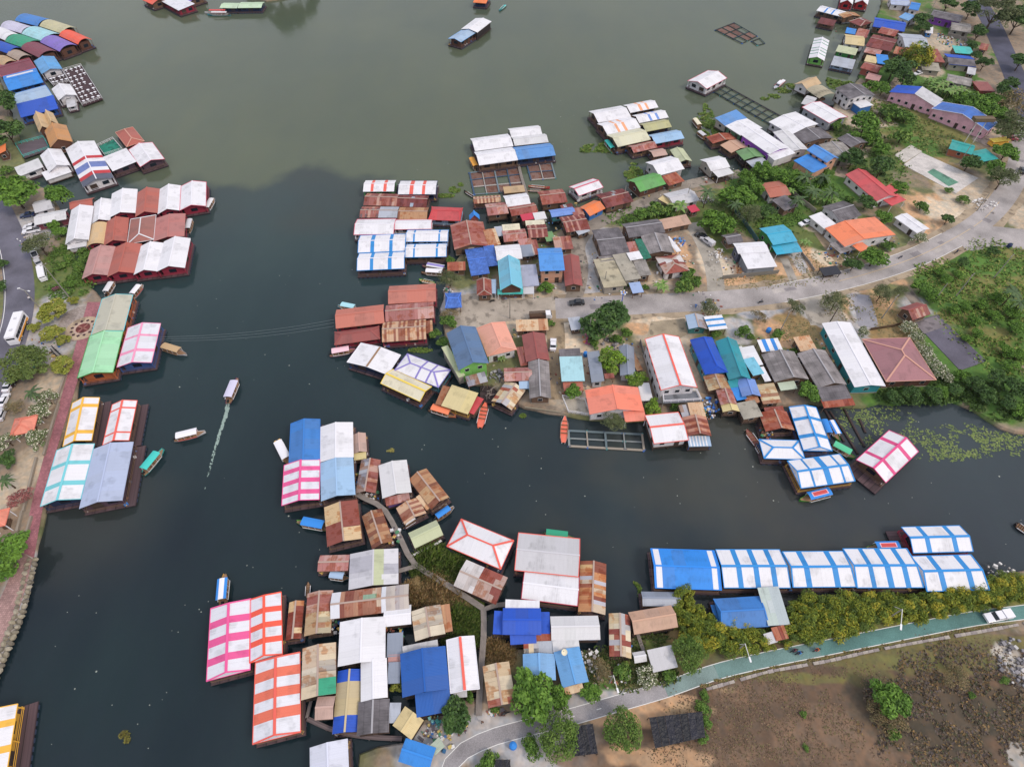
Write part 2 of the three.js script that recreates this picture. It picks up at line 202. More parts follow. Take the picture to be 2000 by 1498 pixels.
  paint('dry', [[-15.69,-41.56,7.32,3.14],[-10.38,-40.01,4.15,2.06],[-2.94,-29.34,4.9,4.58],[17.55,-28.43,2.93,2.73],[32.01,-33.08,3,1.36],[-15.82,-43.14,5.27,3.19]], .6);
  paint('grey', [[-3.63,-15.78,16.32,3.92],[16.87,-21.46,15,2.19],[5.37,-13.46,12.52,4.58],[23.49,-21.88,9.4,1.7],[-15.13,-12.7,7.12,3.04]], .35);
  paint('brown', [[64.08,-17.37,42.11,16.36],[31.45,-14.23,17.97,7.06],[89.93,-23.15,18.93,13.5],[46.65,-20.62,22.39,7.75]], .35);
  paint('brownl', [[53.09,-17.37,10.07,3.35],[30.5,-18.98,5.54,2.48],[42.6,-23.15,5.68,1.76],[17.81,-12.7,10.68,3.04],[35.61,-12.7,12.46,2.32],[67.08,-13.46,7.16,2.47],[54.16,-15,10.83,4.9]], .9, .8);
  paint('orange', [[25.01,-19.39,5.56,1.98],[30.97,-21.63,3.75,1.19],[16.63,-18.98,4.62,1.64],[27.6,-12.7,8.01,1.69],[19.23,-13.46,3.58,1.84]], .7, .8);
  paint('straw', [[83.58,-25.75,3.46,1.94],[39.85,-23.58,2.28,0.88],[31.65,-20.21,3.72,1.01]], .9, .5);
  paint('olive', [[68.26,-28.43,19.5,1.36],[83.09,-28.89,15.64,2.61],[66.22,-25.58,4.8,1.87],[57.5,-25.31,6.71,0.92],[89.55,-32.13,15.92,1.47],[43.27,-25.93,13.46,0.73]], .8, .6);
  paint('dark', [[67.46,-18.98,5.54,5.26],[79.47,-18.98,8.32,5.39],[88.72,-18.98,5.54,8.27],[74.02,-15,7.22,3.4],[65,-22.3,3.77,2.71]], 1.1, .5);
  paint('pale', [[95.08,-27.53,2.33,4.06],[94.08,-29.34,1.96,2.06],[88.14,-12.7,2.67,1.71]], 1.1, .6);
  const d = new Uint8Array(W * H * 4);
  const enc = (v) => 255 * Math.pow(clamp(v), 1 / 2.2);
  for (let j = 0; j < H; j++) for (let i = 0; i < W; i++) {
    const o = (j * W + i) * 3, p = (j * W + i) * 4, f = fbm(i * .9, j * .9, 4096, 2, nz2), g = fbm(i * .14, j * .14, 2048, 3), s = fbm(i * .35 + 50, j * .35, 2048, 2);
    const g2 = fbm(i * .06 + 9, j * .06, 1024, 4, nz2), k = .3 + .52 * f + .5 * g + .25 * s + .46 * g2; const hue = (s - .5) * .22; d[p] = enc(b[o] * k * (1 + hue)); d[p + 1] = enc(b[o + 1] * k); d[p + 2] = enc(b[o + 2] * k * (1 - hue)); d[p + 3] = 255;
  }
  const t = new THREE.DataTexture(d, W, H, THREE.RGBAFormat); t.magFilter = THREE.LinearFilter; t.minFilter = THREE.LinearMipmapLinearFilter; t.generateMipmaps = true; t.colorSpace = THREE.SRGBColorSpace; t.needsUpdate = true;
  const gm = new THREE.MeshStandardMaterial({ map: t, roughness: 0.97 });
  for (const k in LAND) {
    const g = new THREE.ExtrudeGeometry(shapeOf(rough(LAND[k], .5, 3, k.length)), { depth: 2.4, bevelEnabled: true, bevelSize: 1.1, bevelThickness: .8, bevelOffset: -1.1, bevelSegments: 2, curveSegments: 2 });
    g.rotateX(-Math.PI / 2); g.translate(0, 1.2 - 3.2, 0); const m = mesh('ground', planarMap(g), gm, scene); tag(m, null, null, null, 'structure');
  }
}
{ // river: murky upstream water meeting clearer dark water along an uneven line
  const line = [[-208.85,-198.21],[-149.01,-191.53],[-125.04,-192.19],[-106.42,-186.37],[-80.73,-186.37],[-67.38,-193.18],[-55.77,-190.88],[-44.2,-187.64],[-17.31,-167.17],[0,-156.23],[22.91,-172.93],[47.01,-194.84],[78.22,-208.73],[117.7,-235.89],[160.91,-272.39],[219.74,-298.89]];
  const zb = (x) => { for (let i = 1; i < line.length; i++) if (x <= line[i][0] || i === line.length - 1) { const a = line[i - 1], b = line[i], t = clamp((x - a[0]) / (b[0] - a[0])); return a[1] + (b[1] - a[1]) * t; } };
  const W = 1024, H = 745, d = new Uint8Array(W * H * 4), enc = (v) => 255 * Math.pow(clamp(v), 1 / 2.2);
  for (let j = 0; j < H; j++) for (let i = 0; i < W; i++) {
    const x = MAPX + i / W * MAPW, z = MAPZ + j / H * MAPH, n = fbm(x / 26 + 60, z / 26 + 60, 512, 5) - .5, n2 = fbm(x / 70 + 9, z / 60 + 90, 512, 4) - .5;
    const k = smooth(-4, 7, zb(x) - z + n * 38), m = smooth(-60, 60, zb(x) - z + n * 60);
    const far = smooth(-40, -190, z), wv = fbm(x / 12 + 33, z / 30 + 71, 512, 4, nz2) - .5, eastSheen = smooth(-40, 130, x + n * 40), sil = smooth(-10, 25, x) * (1 - smooth(60, 110, x)) * smooth(-.25, .3, n + n2), deep = [.0085 + .02 * far + .03 * eastSheen + .03 * sil + .004 * n2 + .008 * wv, .0195 + .036 * far + .03 * eastSheen + .016 * sil + .008 * n + .012 * wv, .0265 + .034 * far + .033 * eastSheen + .004 * n + .012 * wv], mid = [.048, .066, .058], mur = [.088 + .04 * n2 + .02 * wv, .108 + .04 * n2 + .015 * wv, .072 + .02 * n2], br = smooth(.05, .3, n2) * .6;  // body colour lightened eastward to stand in for brighter sky reflection there
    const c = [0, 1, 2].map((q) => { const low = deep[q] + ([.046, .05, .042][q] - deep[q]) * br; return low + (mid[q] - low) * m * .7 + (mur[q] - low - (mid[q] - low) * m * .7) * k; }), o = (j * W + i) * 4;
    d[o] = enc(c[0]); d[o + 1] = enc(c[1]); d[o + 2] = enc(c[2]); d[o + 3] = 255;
  }
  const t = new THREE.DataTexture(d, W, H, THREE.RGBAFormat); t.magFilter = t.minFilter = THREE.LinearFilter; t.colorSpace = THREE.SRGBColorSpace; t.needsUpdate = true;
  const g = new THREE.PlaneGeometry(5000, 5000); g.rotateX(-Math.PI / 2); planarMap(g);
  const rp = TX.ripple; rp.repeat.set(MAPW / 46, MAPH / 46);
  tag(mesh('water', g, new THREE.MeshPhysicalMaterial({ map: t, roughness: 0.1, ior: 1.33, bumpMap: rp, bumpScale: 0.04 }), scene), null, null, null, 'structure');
}
const ASPH = M('#bdb4b3', 'asph'), ASPHD = M('#787586', 'asph'), CONC = M('#c9bfb4', 'conc'), LINEW = M('#e6e4e2'), LINEY = M('#cdb083');
const st = (m) => tag(m, null, null, null, 'structure');
const road = (n, pts, w, y, mat) => st(mesh(n, ribbon(pts, w, y), mat, scene));
{
  const left = [[-180.54,-177.14],[-168.57,-162.75],[-160.25,-152.1],[-153.75,-142.16],[-148.27,-132.84],[-142.92,-121.99],[-139.4,-111.93],[-136.53,-100.8],[-134.44,-87.33],[-134.54,-72.39]];
  road('road', left, 8.2, 1.23, ASPHD);
  st(mesh('road_edge_line', ribbon(left, .18, 1.24, 3.7), LINEW, scene));
  const main = [[12.65,-123.67],[16.37,-123.67],[19.37,-123.88],[22.36,-124.09],[37.44,-125.37],[51.08,-126.23],[64.9,-127.52],[79.1,-129.71],[92.43,-133.29],[110.01,-139.06],[127.35,-146.55],[142.65,-155.22],[157.71,-165.52],[171.73,-178.66],[186.12,-196.26],[202.85,-221.56],[224.28,-255.39]];
  road('road', main, (t) => 8.5 - 1.2 * smooth(0, .3, t) + 1.6 * smooth(.6, .95, t), 1.23, ASPH);
  road('road', [[144.06,-154.7],[156.72,-156.8],[167.53,-155.22],[183.89,-152.1]], 11, 1.234, ASPH);
  const yl = [[99.3,-135.34],[110.01,-139.06],[127.35,-146.55],[142.65,-155.22],[157.71,-165.52],[169.39,-176.54]];
  st(mesh('road_centre_line', ribbon(yl, .18, 1.245), LINEY, scene));
  for (const s of [-3.7, 3.7]) st(mesh('road_edge_line', ribbon(main.slice(7, 12), .16, 1.245, s), LINEW, scene));
  road('road', [[259.32,-390.41],[251.22,-359.59],[244.25,-332.08],[234.51,-301.59],[225.69,-274.71],[217.43,-250.83],[210.03,-229.48]], 9.5, 1.237, M('#5c5c72', 'asph'));
  road('lane', [[16.62,-122.82],[19.69,-132.84],[21.28,-142.16],[21.02,-152.1],[25.31,-160.56],[32.72,-166.93],[42.11,-172.98],[53.9,-180.8],[62,-185.8],[73.91,-190.3],[83.95,-193.58]], 5, 1.226, M('#b0a59c', 'conc'));
  road('lane', [[118.6,-191.28],[127.79,-206.67],[139.86,-223.51],[151.23,-239.87],[162.27,-255.39],[172.98,-269.71]], 4, 1.226, M('#b8a898', 'conc'));
  road('lane', [[11.87,-122.82],[12.35,-113.88],[11.47,-100.8],[11.79,-90.56]], 5, 1.228, M('#bfa98c', 'conc'));
  road('driveway', [[60,-125.8],[61.7,-135.11],[62.45,-144.58],[61.6,-154.7],[60.08,-164.13]], 5.2, 1.226, M('#c9c2ba', 'conc'));
  road('driveway', [[85.38,-132.39],[85.51,-138.59],[85.54,-145.81]], 2.6, 1.226, M('#bdb6b0', 'conc'));
  road('driveway', [[103.97,-136.26],[103.24,-142.16],[101.76,-149.55],[100.64,-158.67]], 3.2, 1.226, M('#c2aa8c', 'conc'));
  road('driveway', [[90.17,-131.04],[90.2,-124.09],[90.31,-116.87]], 11, 1.227, M('#c4bcb4', 'conc'));
  road('driveway', [[103.36,-129.49],[102.48,-123.03],[100.97,-115.86]], 5.5, 1.226, M('#a9a6b0', 'asph'));
  road('driveway', [[117.96,-131.71],[118.69,-126.23],[119.36,-121.57]], 3.4, 1.226, M('#a89c94', 'conc'));
  flat('yard', rough([[-17.26,-128.4],[-11.43,-130.16],[0,-127.31],[13.63,-128.4],[15.65,-124.09],[14.71,-120.33],[5.85,-118.69],[-2.19,-118.28],[-10.13,-115.86],[-14.47,-115.86],[-17.03,-119.91]], .3, 2, 3), 1.222, M('#cbbfb4', 'conc'));
  flat('yard', [[39.7,-118.28],[49.56,-119.5],[49.46,-113.49],[47.04,-111.93],[37.23,-111.16]], 1.222, M('#c4b49c', 'conc'));
  slab('court_slab', [[114.57,-118.28],[122.63,-120.95],[127.96,-103.31],[119.26,-100.09]], 1.21, .12, M('#706b7c', 'asph'));
  flat('court_patch', [[114.66,-117.95],[122.02,-120.4],[123.1,-116.34],[115.43,-113.37]], 1.338, M('#958d96', 'conc'));
  slab('court_slab', [[144.94,-198.98],[155.2,-207.39],[168.52,-190.3],[155.95,-180.8]], 1.21, .12, M('#e2dcdc', 'plaster'));
  slab('court_slab', [[144.39,-205.6],[153.62,-212.85],[155.9,-208.11],[146.08,-200.35]], 1.205, .11, M('#dcd6d2', 'plaster'));
  flat('court_paint', [[151.61,-194.04],[154.89,-196.38],[160.11,-187.51],[155.28,-184.96]], 1.338, M('#6fae98', 'conc'));
  flat('court_paint', [[151.74,-196.05],[154.82,-198.76],[157.23,-197.4],[154.52,-194.71]], 1.337, M('#e3dfe2', 'conc'));
  flat('yard', [[185.83,-225.48],[188.99,-218.49],[194.39,-211.75],[190.71,-206.67],[183.83,-210.28],[179.25,-216.97]], 1.222, M('#c9b8b2', 'conc'));
  for (const sd of [-1, 1]) { const rg = rngOf(60 + sd), g = ribbon(main, 2.6, 1.222, sd * 4.6), p = g.attributes.position; for (let i = 0; i < p.count; i++) { p.setX(i, p.getX(i) + (rg() - .5) * 1.2); p.setZ(i, p.getZ(i) + (rg() - .5) * 1.2); } st(mesh('road_shoulder', g, M('#c6b29a', 'conc'), scene)); }
  { const rg = rngOf(71), MP = resample(main, 4); MP.forEach((q, i) => { if (i < 2 || rg() > .3) return; const w = .6 + 1.6 * rg(), l = 1 + 3 * rg(), a = MP[i - 1], an = Math.atan2(q.z - a.z, q.x - a.x), o = (rg() - .5) * 5, pts = [[-l, -w], [l, -w], [l, w], [-l, w]].map(([u, v]) => [q.x + (u * Math.cos(an) - (v + o) * Math.sin(an)) * .6, q.z + (u * Math.sin(an) + (v + o) * Math.cos(an)) * .6]); flat('road_patch', rough(pts, .12, .8, i), 1.2385 + .0002 * i, M(['#9d9598', '#b0a8a8', '#c9bfba'][i % 3], 'asph')); }); }
  // green and grey path along the south bank
  const path = [[-11.49,-9.01],[-10.93,-11.06],[-9.79,-12.7],[-7.9,-14],[-3.63,-15.7],[1.83,-17.05],[11.09,-19.06],[18.7,-20.96],[28.44,-23.41],[38.58,-26.46],[48.8,-28.61],[59.16,-30.45],[69.72,-32.32],[80.51,-34.23],[91.47,-36.09],[102.33,-37.38],[115.59,-38.99]];
  road('road', path.slice(0, 9), 2.75, 1.23, M('#b4aeb2', 'asph'));
  road('cycle_path', path.slice(8, 10), 2.75, 1.231, M('#8fa7a4', 'asph')); road('cycle_path', path.slice(9, 12), 2.75, 1.232, M('#7a9e9a', 'asph')); road('cycle_path', path.slice(11), 2.75, 1.233, M('#689a95', 'asph'));
  for (const s of [-1.32, 1.32]) st(mesh('path_edge_line', ribbon(path, .13, 1.242, s), LINEW, scene));
  for (const p of [[15.82,-20.2],[10.9,-18.97],[7.82,-18.16]]) { const g = box(.9, .012, .12, p[0], 1.242, p[1], .25); st(mesh('path_marking', g, LINEW, scene)); }
  // drainage kerb of pale concrete lengths
  const kerb = [[36.02,-23.41],[42.06,-24.88],[48.2,-26.37],[54.28,-27.35],[60.43,-28.34],[68.84,-29.99],[79.44,-31.76],[90.15,-33.37],[102.23,-35.3]];
  const P = resample(kerb, 1.15); const km = [M('#d8cdce', 'conc'), M('#c4b9bc', 'conc'), M('#e2d8d2', 'conc')];
  const root = tag(new THREE.Group(), null, null, null, 'structure'); root.name = 'drain_kerb'; scene.add(root);
  for (let i = 1; i < P.length; i++) { if ((i * 7) % 13 === 3) continue; const a = P[i - 1], b = P[i]; const g = bar([a.x, 1.28 + .05 * rnd(), a.z], [a.x + (b.x - a.x) * .95, 1.28 + .05 * rnd(), a.z + (b.z - a.z) * .95], .3, .42 + .2 * rnd()); mesh('kerb_stone', g, km[i % 3], root); }
  // promenade
  flat('promenade', [[-124.7,-126.23],[-119.59,-126.23],[-114.15,-96.95],[-109.36,-75.23],[-104.86,-59.2],[-101.33,-48.59],[-104.74,-49.94],[-109.13,-64.29],[-111.94,-75.23],[-117.24,-96.95]], 1.232, M('#b8737c', 'paver'));
  flat('promenade', [[-105.08,-50.17],[-101.54,-48.36],[-99.9,-42.61],[-98.85,-37.38],[-98.2,-30.08],[-100.9,-27.53],[-103.55,-34.04],[-104.03,-42.08]], 1.228, M('#b9918c', 'paver'));
  flat('plaza', [[-128.74,-115.86],[-129.41,-121.57],[-126.72,-124.09],[-123.23,-124.94],[-120.55,-121.57],[-118.61,-115.86],[-117.67,-111.16],[-120.45,-110.39],[-124.49,-111.16]], 1.226, M('#b3a39c', 'paver'));
  const pc = [[-121.27,-115.66]][0];
  const disc = (r0, r1, y, m, n) => { const g = r0 ? new THREE.RingGeometry(r0, r1, 40) : new THREE.CircleGeometry(r1, 40); g.rotateX(-Math.PI / 2); g.translate(pc[0], y, pc[1]); st(mesh(n, planar(g), m, scene)); };
  disc(0, 4.6, 1.237, M('#d8c0a6', 'conc'), 'plaza_medallion'); disc(2.1, 2.45, 1.246, M('#e6c4be', 'conc'), 'medallion_ring'); disc(0, 1.9, 1.246, M('#8e4648', 'conc'), 'medallion_ring');
  for (let k = 0; k < 12; k++) { const a = k * Math.PI / 6; st(mesh('medallion_ray', box(.75, .014, .75, pc[0] + Math.cos(a) * 3.0, 1.247, pc[1] + Math.sin(a) * 3.0, Math.PI / 4 - a), M('#5c3a4c', 'conc'), scene)); }
  for (let k = 0; k < 4; k++) { const a = k * Math.PI / 2 + .4; st(mesh('medallion_ray', box(1.5, .014, .3, pc[0] + Math.cos(a) * .95, 1.256, pc[1] + Math.sin(a) * .95, -a), M('#d99a8c', 'conc'), scene)); }
  // pale stone revetment and rail below the promenade
  const rev = resample([[-101.28,-48.44],[-99.58,-42.15],[-98.14,-36.54],[-97.68,-32.19],[-97.28,-27.76],[-96.72,-21.49]], 1.05);
  const rr = tag(new THREE.Group(), null, null, null, 'structure'); rr.name = 'revetment'; scene.add(rr);
  const sm = [M('#c9bfa8', 'conc'), M('#b5ab98', 'conc'), M('#d8cfbc', 'conc'), M('#a39a8c', 'conc')], sg = [0, 1, 2].map((i) => { const g = new THREE.DodecahedronGeometry(.62, 0), rg = rngOf(i + 3), p = g.attributes.position; for (let q = 0; q < p.count; q += 3) { } g.scale(1 + .3 * rg(), .75, .9); return g; });
  rev.forEach((p, i) => { for (const o of [0, .95]) { const m = mesh('stone', sg[i % 3], sm[(i * 3 + (o ? 1 : 0)) % 4], rr); m.position.set(p.x - o, .75 + o * .45, p.z + o * .3); m.rotation.set(i, i * 2.1, o); } });
  const wallM = M('#c8bcae', 'conc');
  const low = thing('low_wall', 'low pale kerb wall with gaps between the promenade and the garden', 'wall', 0, 0, 0);
  for (const seg of [[[-117.81,-98.16],[-117,-93.88],[-116.08,-88.94]], [[-115.17,-88.94],[-113.33,-81.12],[-111.48,-73.8]], [[-112.84,-73.09],[-110.73,-65.6],[-108.85,-59.2]], [[-109.08,-59.2],[-107.69,-54.35]], [[-106.4,-57.97],[-105.31,-53.17]]]) for (let i = 1; i < seg.length; i++) mesh('wall_length', bar([seg[i - 1][0], 1.55, seg[i - 1][1]], [seg[i][0], 1.55, seg[i][1]], .7, .45), wallM, low);
}

// ---------------------------------------------------------------- roofs and houses
function clipPoly(poly, a, b, c) { // keep a*x + b*y <= c
  const o = []; for (let i = 0; i < poly.length; i++) { const p = poly[i], q = poly[(i + 1) % poly.length], dp = a * p[0] + b * p[1] - c, dq = a * q[0] + b * q[1] - c; if (dp <= 1e-9) o.push(p); if ((dp < -1e-9 && dq > 1e-9) || (dp > 1e-9 && dq < -1e-9)) { const t = dp / (dp - dq); o.push([p[0] + (q[0] - p[0]) * t, p[1] + (q[1] - p[1]) * t]); } } return o;
}
function prism(top, off, uvs) { // convex polygon of 3D points, thickened by vector off
  const n = top.length, pos = [], uv = [];
  const tri = (a, b, c, ua, ub, uc) => { pos.push(a.x, a.y, a.z, b.x, b.y, b.z, c.x, c.y, c.z); uv.push(ua[0], ua[1], ub[0], ub[1], uc[0], uc[1]); };
  const bot = top.map((p) => p.clone().add(off)), up = new THREE.Vector3().crossVectors(top[1].clone().sub(top[0]), top[2].clone().sub(top[0])).dot(off) < 0;
  for (let i = 1; i < n - 1; i++) { if (up) { tri(top[0], top[i], top[i + 1], uvs[0], uvs[i], uvs[i + 1]); tri(bot[0], bot[i + 1], bot[i], uvs[0], uvs[i + 1], uvs[i]); } else { tri(top[0], top[i + 1], top[i], uvs[0], uvs[i + 1], uvs[i]); tri(bot[0], bot[i], bot[i + 1], uvs[0], uvs[i], uvs[i + 1]); } }
  for (let i = 0; i < n; i++) { const j = (i + 1) % n, e = [uvs[i][0], uvs[i][1] + .06], f = [uvs[j][0], uvs[j][1] + .06]; if (up) { tri(top[i], bot[i], top[j], uvs[i], e, uvs[j]); tri(top[j], bot[i], bot[j], uvs[j], e, f); } else { tri(top[i], top[j], bot[i], uvs[i], uvs[j], e); tri(top[j], bot[j], bot[i], uvs[j], f, e); } }
  const g = new THREE.BufferGeometry(); g.setAttribute('position', new THREE.Float32BufferAttribute(pos, 3)); g.setAttribute('uv', new THREE.Float32BufferAttribute(uv, 2)); g.computeVertexNormals(); return g;
}
const PAL = { // sheet metal palettes: sheet width, rows, colours
  a: [.85, 2, ['#9c5a52', '#a8685c', '#8c504c', '#b47c6c', '#925650', '#a06058', '#bc9486']], b: [.7, 1, ['#b98a63', '#a06a4a', '#c29a70', '#8a543e', '#b07a55']], c: [1.0, 2, ['#a05850', '#98524c', '#a86458', '#a05850', '#b2766a']],
  d: [1.2, 2, ['#7a3d3e', '#843f40', '#70393c', '#8c4a48']], g: [1.0, 2, ['#a5a4ae', '#9a98a4', '#b0b0ba', '#8f8c98', '#a08478']], k: [1.1, 2, ['#d2c19c', '#c4ae88', '#b99a74', '#dccfae', '#b0a488', '#a8795c']], m: [.95, 1, ['#d8c4a6', '#d0b99c', '#dccdb6', '#cdb59c', '#d6c9b6']],
  n: [.9, 2, ['#a8705a', '#9a5c48', '#b88468', '#c09a80', '#a06a54', '#8a4c3e', '#c8b09a']], p: [.9, 1, ['#c08682', '#b47672', '#c89a94', '#b88a86', '#a66a66']], q: [1.2, 2, ['#d2bb9a', '#cbb18e', '#d8c6aa', '#c6aa88']], r: [.7, 1, ['#a4553f', '#b46a4e', '#93483a', '#b87c60', '#a85c48']],
  s: [.62, 1, ['#cfa888', '#9c6450'], 1], s2: [.62, 1, ['#8c4a46', '#b88478', '#864440'], 1], t: [.9, 1, ['#d4ae8a', '#c8946c', '#dcc09c', '#bc8460', '#d8b894']], u: [.9, 2, ['#a8714f', '#8e5740', '#b88a64', '#7c4a3a', '#a07c62', '#94603e']], v: [1.0, 4, ['#a8563e', '#dcb886', '#93483a', '#c68a5c', '#e0c49a']],
  w: [1.0, 2, ['#9c5246', '#8e4a42', '#a8665a', '#b89a90']], x: [1.0, 3, ['#dcc6a4', '#c8b49a', '#a85a46', '#d2b890', '#b8b4ba', '#964a40', '#e0d0b4']], y: [.8, 1, ['#b8714a', '#c9b49c', '#a05a40', '#b9b7c4', '#c88a58', '#8e4e3c', '#d8b078']], z: [.95, 1, ['#c48a74', '#8f4f42'], 1], h: [1.6, 1, ['#d2b285', '#d2b285', '#8f4a40']],
};
function sheetsOf(spec, side, rg) { // list of {u0,u1,q0,q1,mat} covering the unit slope
  const out = []; const code = spec.split(':')[1];
  return { code, p: PAL[code] };
}
function parseSpec(s) { const o = { base: null, stripes: [], opt: {} }; s.split(';').forEach((t, i) => { if (t.includes('=')) { const [k, v] = t.split('='); o.opt[k] = v; } else if (t.includes('@')) { const [c, r] = t.split('@'); r.split(',').forEach((x) => { const [a, b] = x.split('-').map(Number); o.stripes.push([c, a, b]); }); } else if (i === 0) o.base = t; }); return o; }
let houseSeed = 0;
function buildRoof(root, L, W, type, e, r, h, specS, opts = {}) {
  const m = Math.sign(W), w = Math.abs(W), sp = parseSpec(specS), rg = rngOf(1000 + 31 * ++houseSeed), off = (opts.off ? +opts.off : 0) * w / 2;
  const roof = new THREE.Group(); roof.name = 'roof'; root.add(roof);
  let prof;
  if (type === 'S') prof = [[w / 2, e], [-w / 2, e + r]]; else if (type === 'F') prof = [[w / 2, e], [-w / 2, e]];
  else if (type === 'B') { prof = []; for (let i = 0; i <= 6; i++) { const a = -1 + i / 3; prof.push([-a * w / 2, e + r * (1 - Math.pow(Math.abs(a), 2.2))]); } } else prof = [[w / 2, e], [off, e + r], [-w / 2, e]];
  const T = type === 'F' ? .22 : .06, du = rg() * 12, dv = rg() * 12;
  const nF = prof.length - 1;
  for (let f = 0; f < nF; f++) {
    const [v0, y0] = prof[f], [v1, y1] = prof[f + 1], sl = Math.hypot(v1 - v0, y1 - y0), rising = y1 >= y0;
    // q runs 0..1 from the AB side to the DC side; hips eat into the ridge end
    const nrm = new THREE.Vector3(0, Math.abs(v1 - v0), (y0 - y1) * Math.sign(v1 - v0) * m).normalize(); if (nrm.y < 0) nrm.negate();
    const P = (u, q, lift = 0) => new THREE.Vector3(u, y0 + (y1 - y0) * q, m * (v0 + (v1 - v0) * q)).addScaledVector(nrm, lift);
    const trap = h > 0 && type === 'G' ? (rising ? [[-L / 2, 0], [L / 2, 0], [L / 2 - h, 1], [-L / 2 + h, 1]] : [[-L / 2 + h, 0], [L / 2 - h, 0], [L / 2, 1], [-L / 2, 1]]) : [[-L / 2, 0], [L / 2, 0], [L / 2, 1], [-L / 2, 1]];
    const add = (u0, u1, q0, q1, mat, lift = 0) => {
      let p = clipPoly(trap, -1, 0, -u0); p = clipPoly(p, 1, 0, u1); if (q0 > 0) p = clipPoly(p, 0, -1, -q0); if (q1 < 1) p = clipPoly(p, 0, 1, q1); if (p.length < 3) return;
      const a = p.reduce((s, c, i) => { const d = p[(i + 1) % p.length]; return s + c[0] * d[1] - d[0] * c[1]; }, 0); if (Math.abs(a) < .02) return;
      mesh('roof_sheet', prism(p.map(([u, q]) => P(u, q, lift)), nrm.clone().multiplyScalar(-T), p.map(([u, q]) => [u + du, q * sl + dv])), mat, roof);
    };
    let base = sp.base; const first = f < nF / 2 && nF > 1; if (sp.opt.sc && first) base = sp.opt.sc;
    let parts = base.split(','); const nP = parts.length;
    parts.forEach((b, k) => {
      const A = -L / 2 + L * k / nP, B = -L / 2 + L * (k + 1) / nP;
      if (b === 'G') b = 'lgreyb'; if (b === 'T') b = 'R:k';
      if (b.startsWith('R:') || b.startsWith('P:')) {
        const code = b.slice(2), pal = b[0] === 'P' ? [1.1, 3, code === 'a' ? ['#c2ccd0', '#b4c0c6', '#d0d6d6', '#a8b6ba', '#bccac6'] : ['#cfcdd6', '#c4c2cc', '#d8d6de', '#b6b4c0', '#dcdae0']] : PAL[code];
        const n = Math.max(2, Math.round((B - A) / pal[0])), rows = Math.max(1, Math.min(pal[1], Math.round(sl / 1.4))), alt = pal[3]; let c0 = Math.floor(rg() * 9);
        let colc = pal[2][0]; const cuts = [0]; for (let q = 1; q < rows; q++) cuts.push((q + (rg() - .5) * .3) / rows); cuts.push(1);
        for (let i = 0; i < n; i++) for (let q = 0; q < rows; q++) {
          if (q === 0 && (i === 0 || rg() < .62)) colc = pal[2][Math.floor(rg() * pal[2].length)]; let c = alt ? pal[2][(i + (rg() < .08 ? 1 : 0)) % pal[2].length] : (q > 0 && rg() < (code === 'v' || code === 'x' ? .7 : .22)) ? pal[2][Math.floor(rg() * pal[2].length)] : colc, u = (i + .5) / n;
          if (code === 'w' && u < .45 + .12 * (rg() - .5)) c = ['#cfc6c6', '#c4b8b6', '#d8d2d4'][Math.floor(rg() * 3)];
          if (code === 'n') { if (Math.abs(u - .055) < .05 || Math.abs(u - .68) < .045) c = '#dcdde8'; else if (u > .73) c = ['#beb2ae', '#c8bcb4', '#b0a6a8'][i % 3]; else if (!first && u > .44 && u < .6 && q === 0) c = '#8fae94'; }
          if (code === 'm') { const s = fbm(u * 3 + houseSeed, q * .7 + f, 64, 2); if (s < .42) c = ['#b4a89a', '#a8a09a', '#c0b29e'][i % 3]; }
          if (code === 'q' && u > .84 && rg() < .7) c = i % 2 ? '#a8685a' : '#c9b6a6'; if (code === 'h') c = (first ? (u > .42 && q === 0 ? '#8f4a40' : '#d2b285') : (u < .68 ? '#934c41' : '#d6b78c')); if (code === 'y' && first && rg() < .3) c = '#b56a40'; if (code === 'y' && !first && u > .25 && rg() < .45) c = '#bcb9c6'; if (code === 'd' && rg() < .05) c = '#9fb0c4';
          const pale = b[0] === 'P' || (c[1] >= 'b' && c[3] >= 'b' && c[5] >= 'a');
          add(A + (B - A) * i / n, A + (B - A) * (i + 1) / n - (rg() < .06 ? .06 : 0), cuts[q], cuts[q + 1], M(c, pale ? 'metal' : 'rust'), ((i % 2) * .018) + q * .004 + (rg() < .12 ? .03 : 0));
        }
      } else if (/^(asb|asbd|asbl)$/.test(b)) {
        const n = Math.max(2, Math.round((B - A) / 1.9)), rows = Math.max(1, Math.min(3, Math.round(sl / 1.7)));
        for (let i = 0; i < n; i++) for (let q = 0; q < rows; q++) { const k2 = .9 + .2 * rg(), cc = '#' + col(b).multiplyScalar(Math.round(k2 * 12) / 12).getHexString(); add(A + (B - A) * i / n, A + (B - A) * (i + 1) / n, q / rows, (q + 1) / rows, M(cc, 'asb'), (i % 2) * .012 + (rising ? -q : q) * .01); }
      } else {
        const cut = [0, 1]; sp.stripes.forEach(([c, a2, b2]) => cut.push(a2, b2)); const cs = [...new Set(cut)].sort((x, y) => x - y);
        for (let i = 0; i < cs.length - 1; i++) {
          const mid = (cs[i] + cs[i + 1]) / 2, s = sp.stripes.find(([c, a2, b2]) => mid > a2 && mid < b2), ck = s ? s[0] : b, a0 = -L / 2 + L * cs[i], b0 = -L / 2 + L * cs[i + 1], n = Math.max(1, Math.round((b0 - a0) / 2.6));
          for (let j = 0; j < n; j++) { let key = ck; if (ck !== 'tarpb' && n > 1 && rg() < .5) { const kk = 1 - .035 * Math.round(rg() * 2); key = '#' + col(ck).multiplyScalar(kk).getHexString(); } add(a0 + (b0 - a0) * j / n, a0 + (b0 - a0) * (j + 1) / n, 0, 1, key === ck ? roofMat(ck) : (ASB.has(ck) ? M(key, 'conc') : M(key, 'metal')), s ? .008 : 0); }
        }
      }
    });
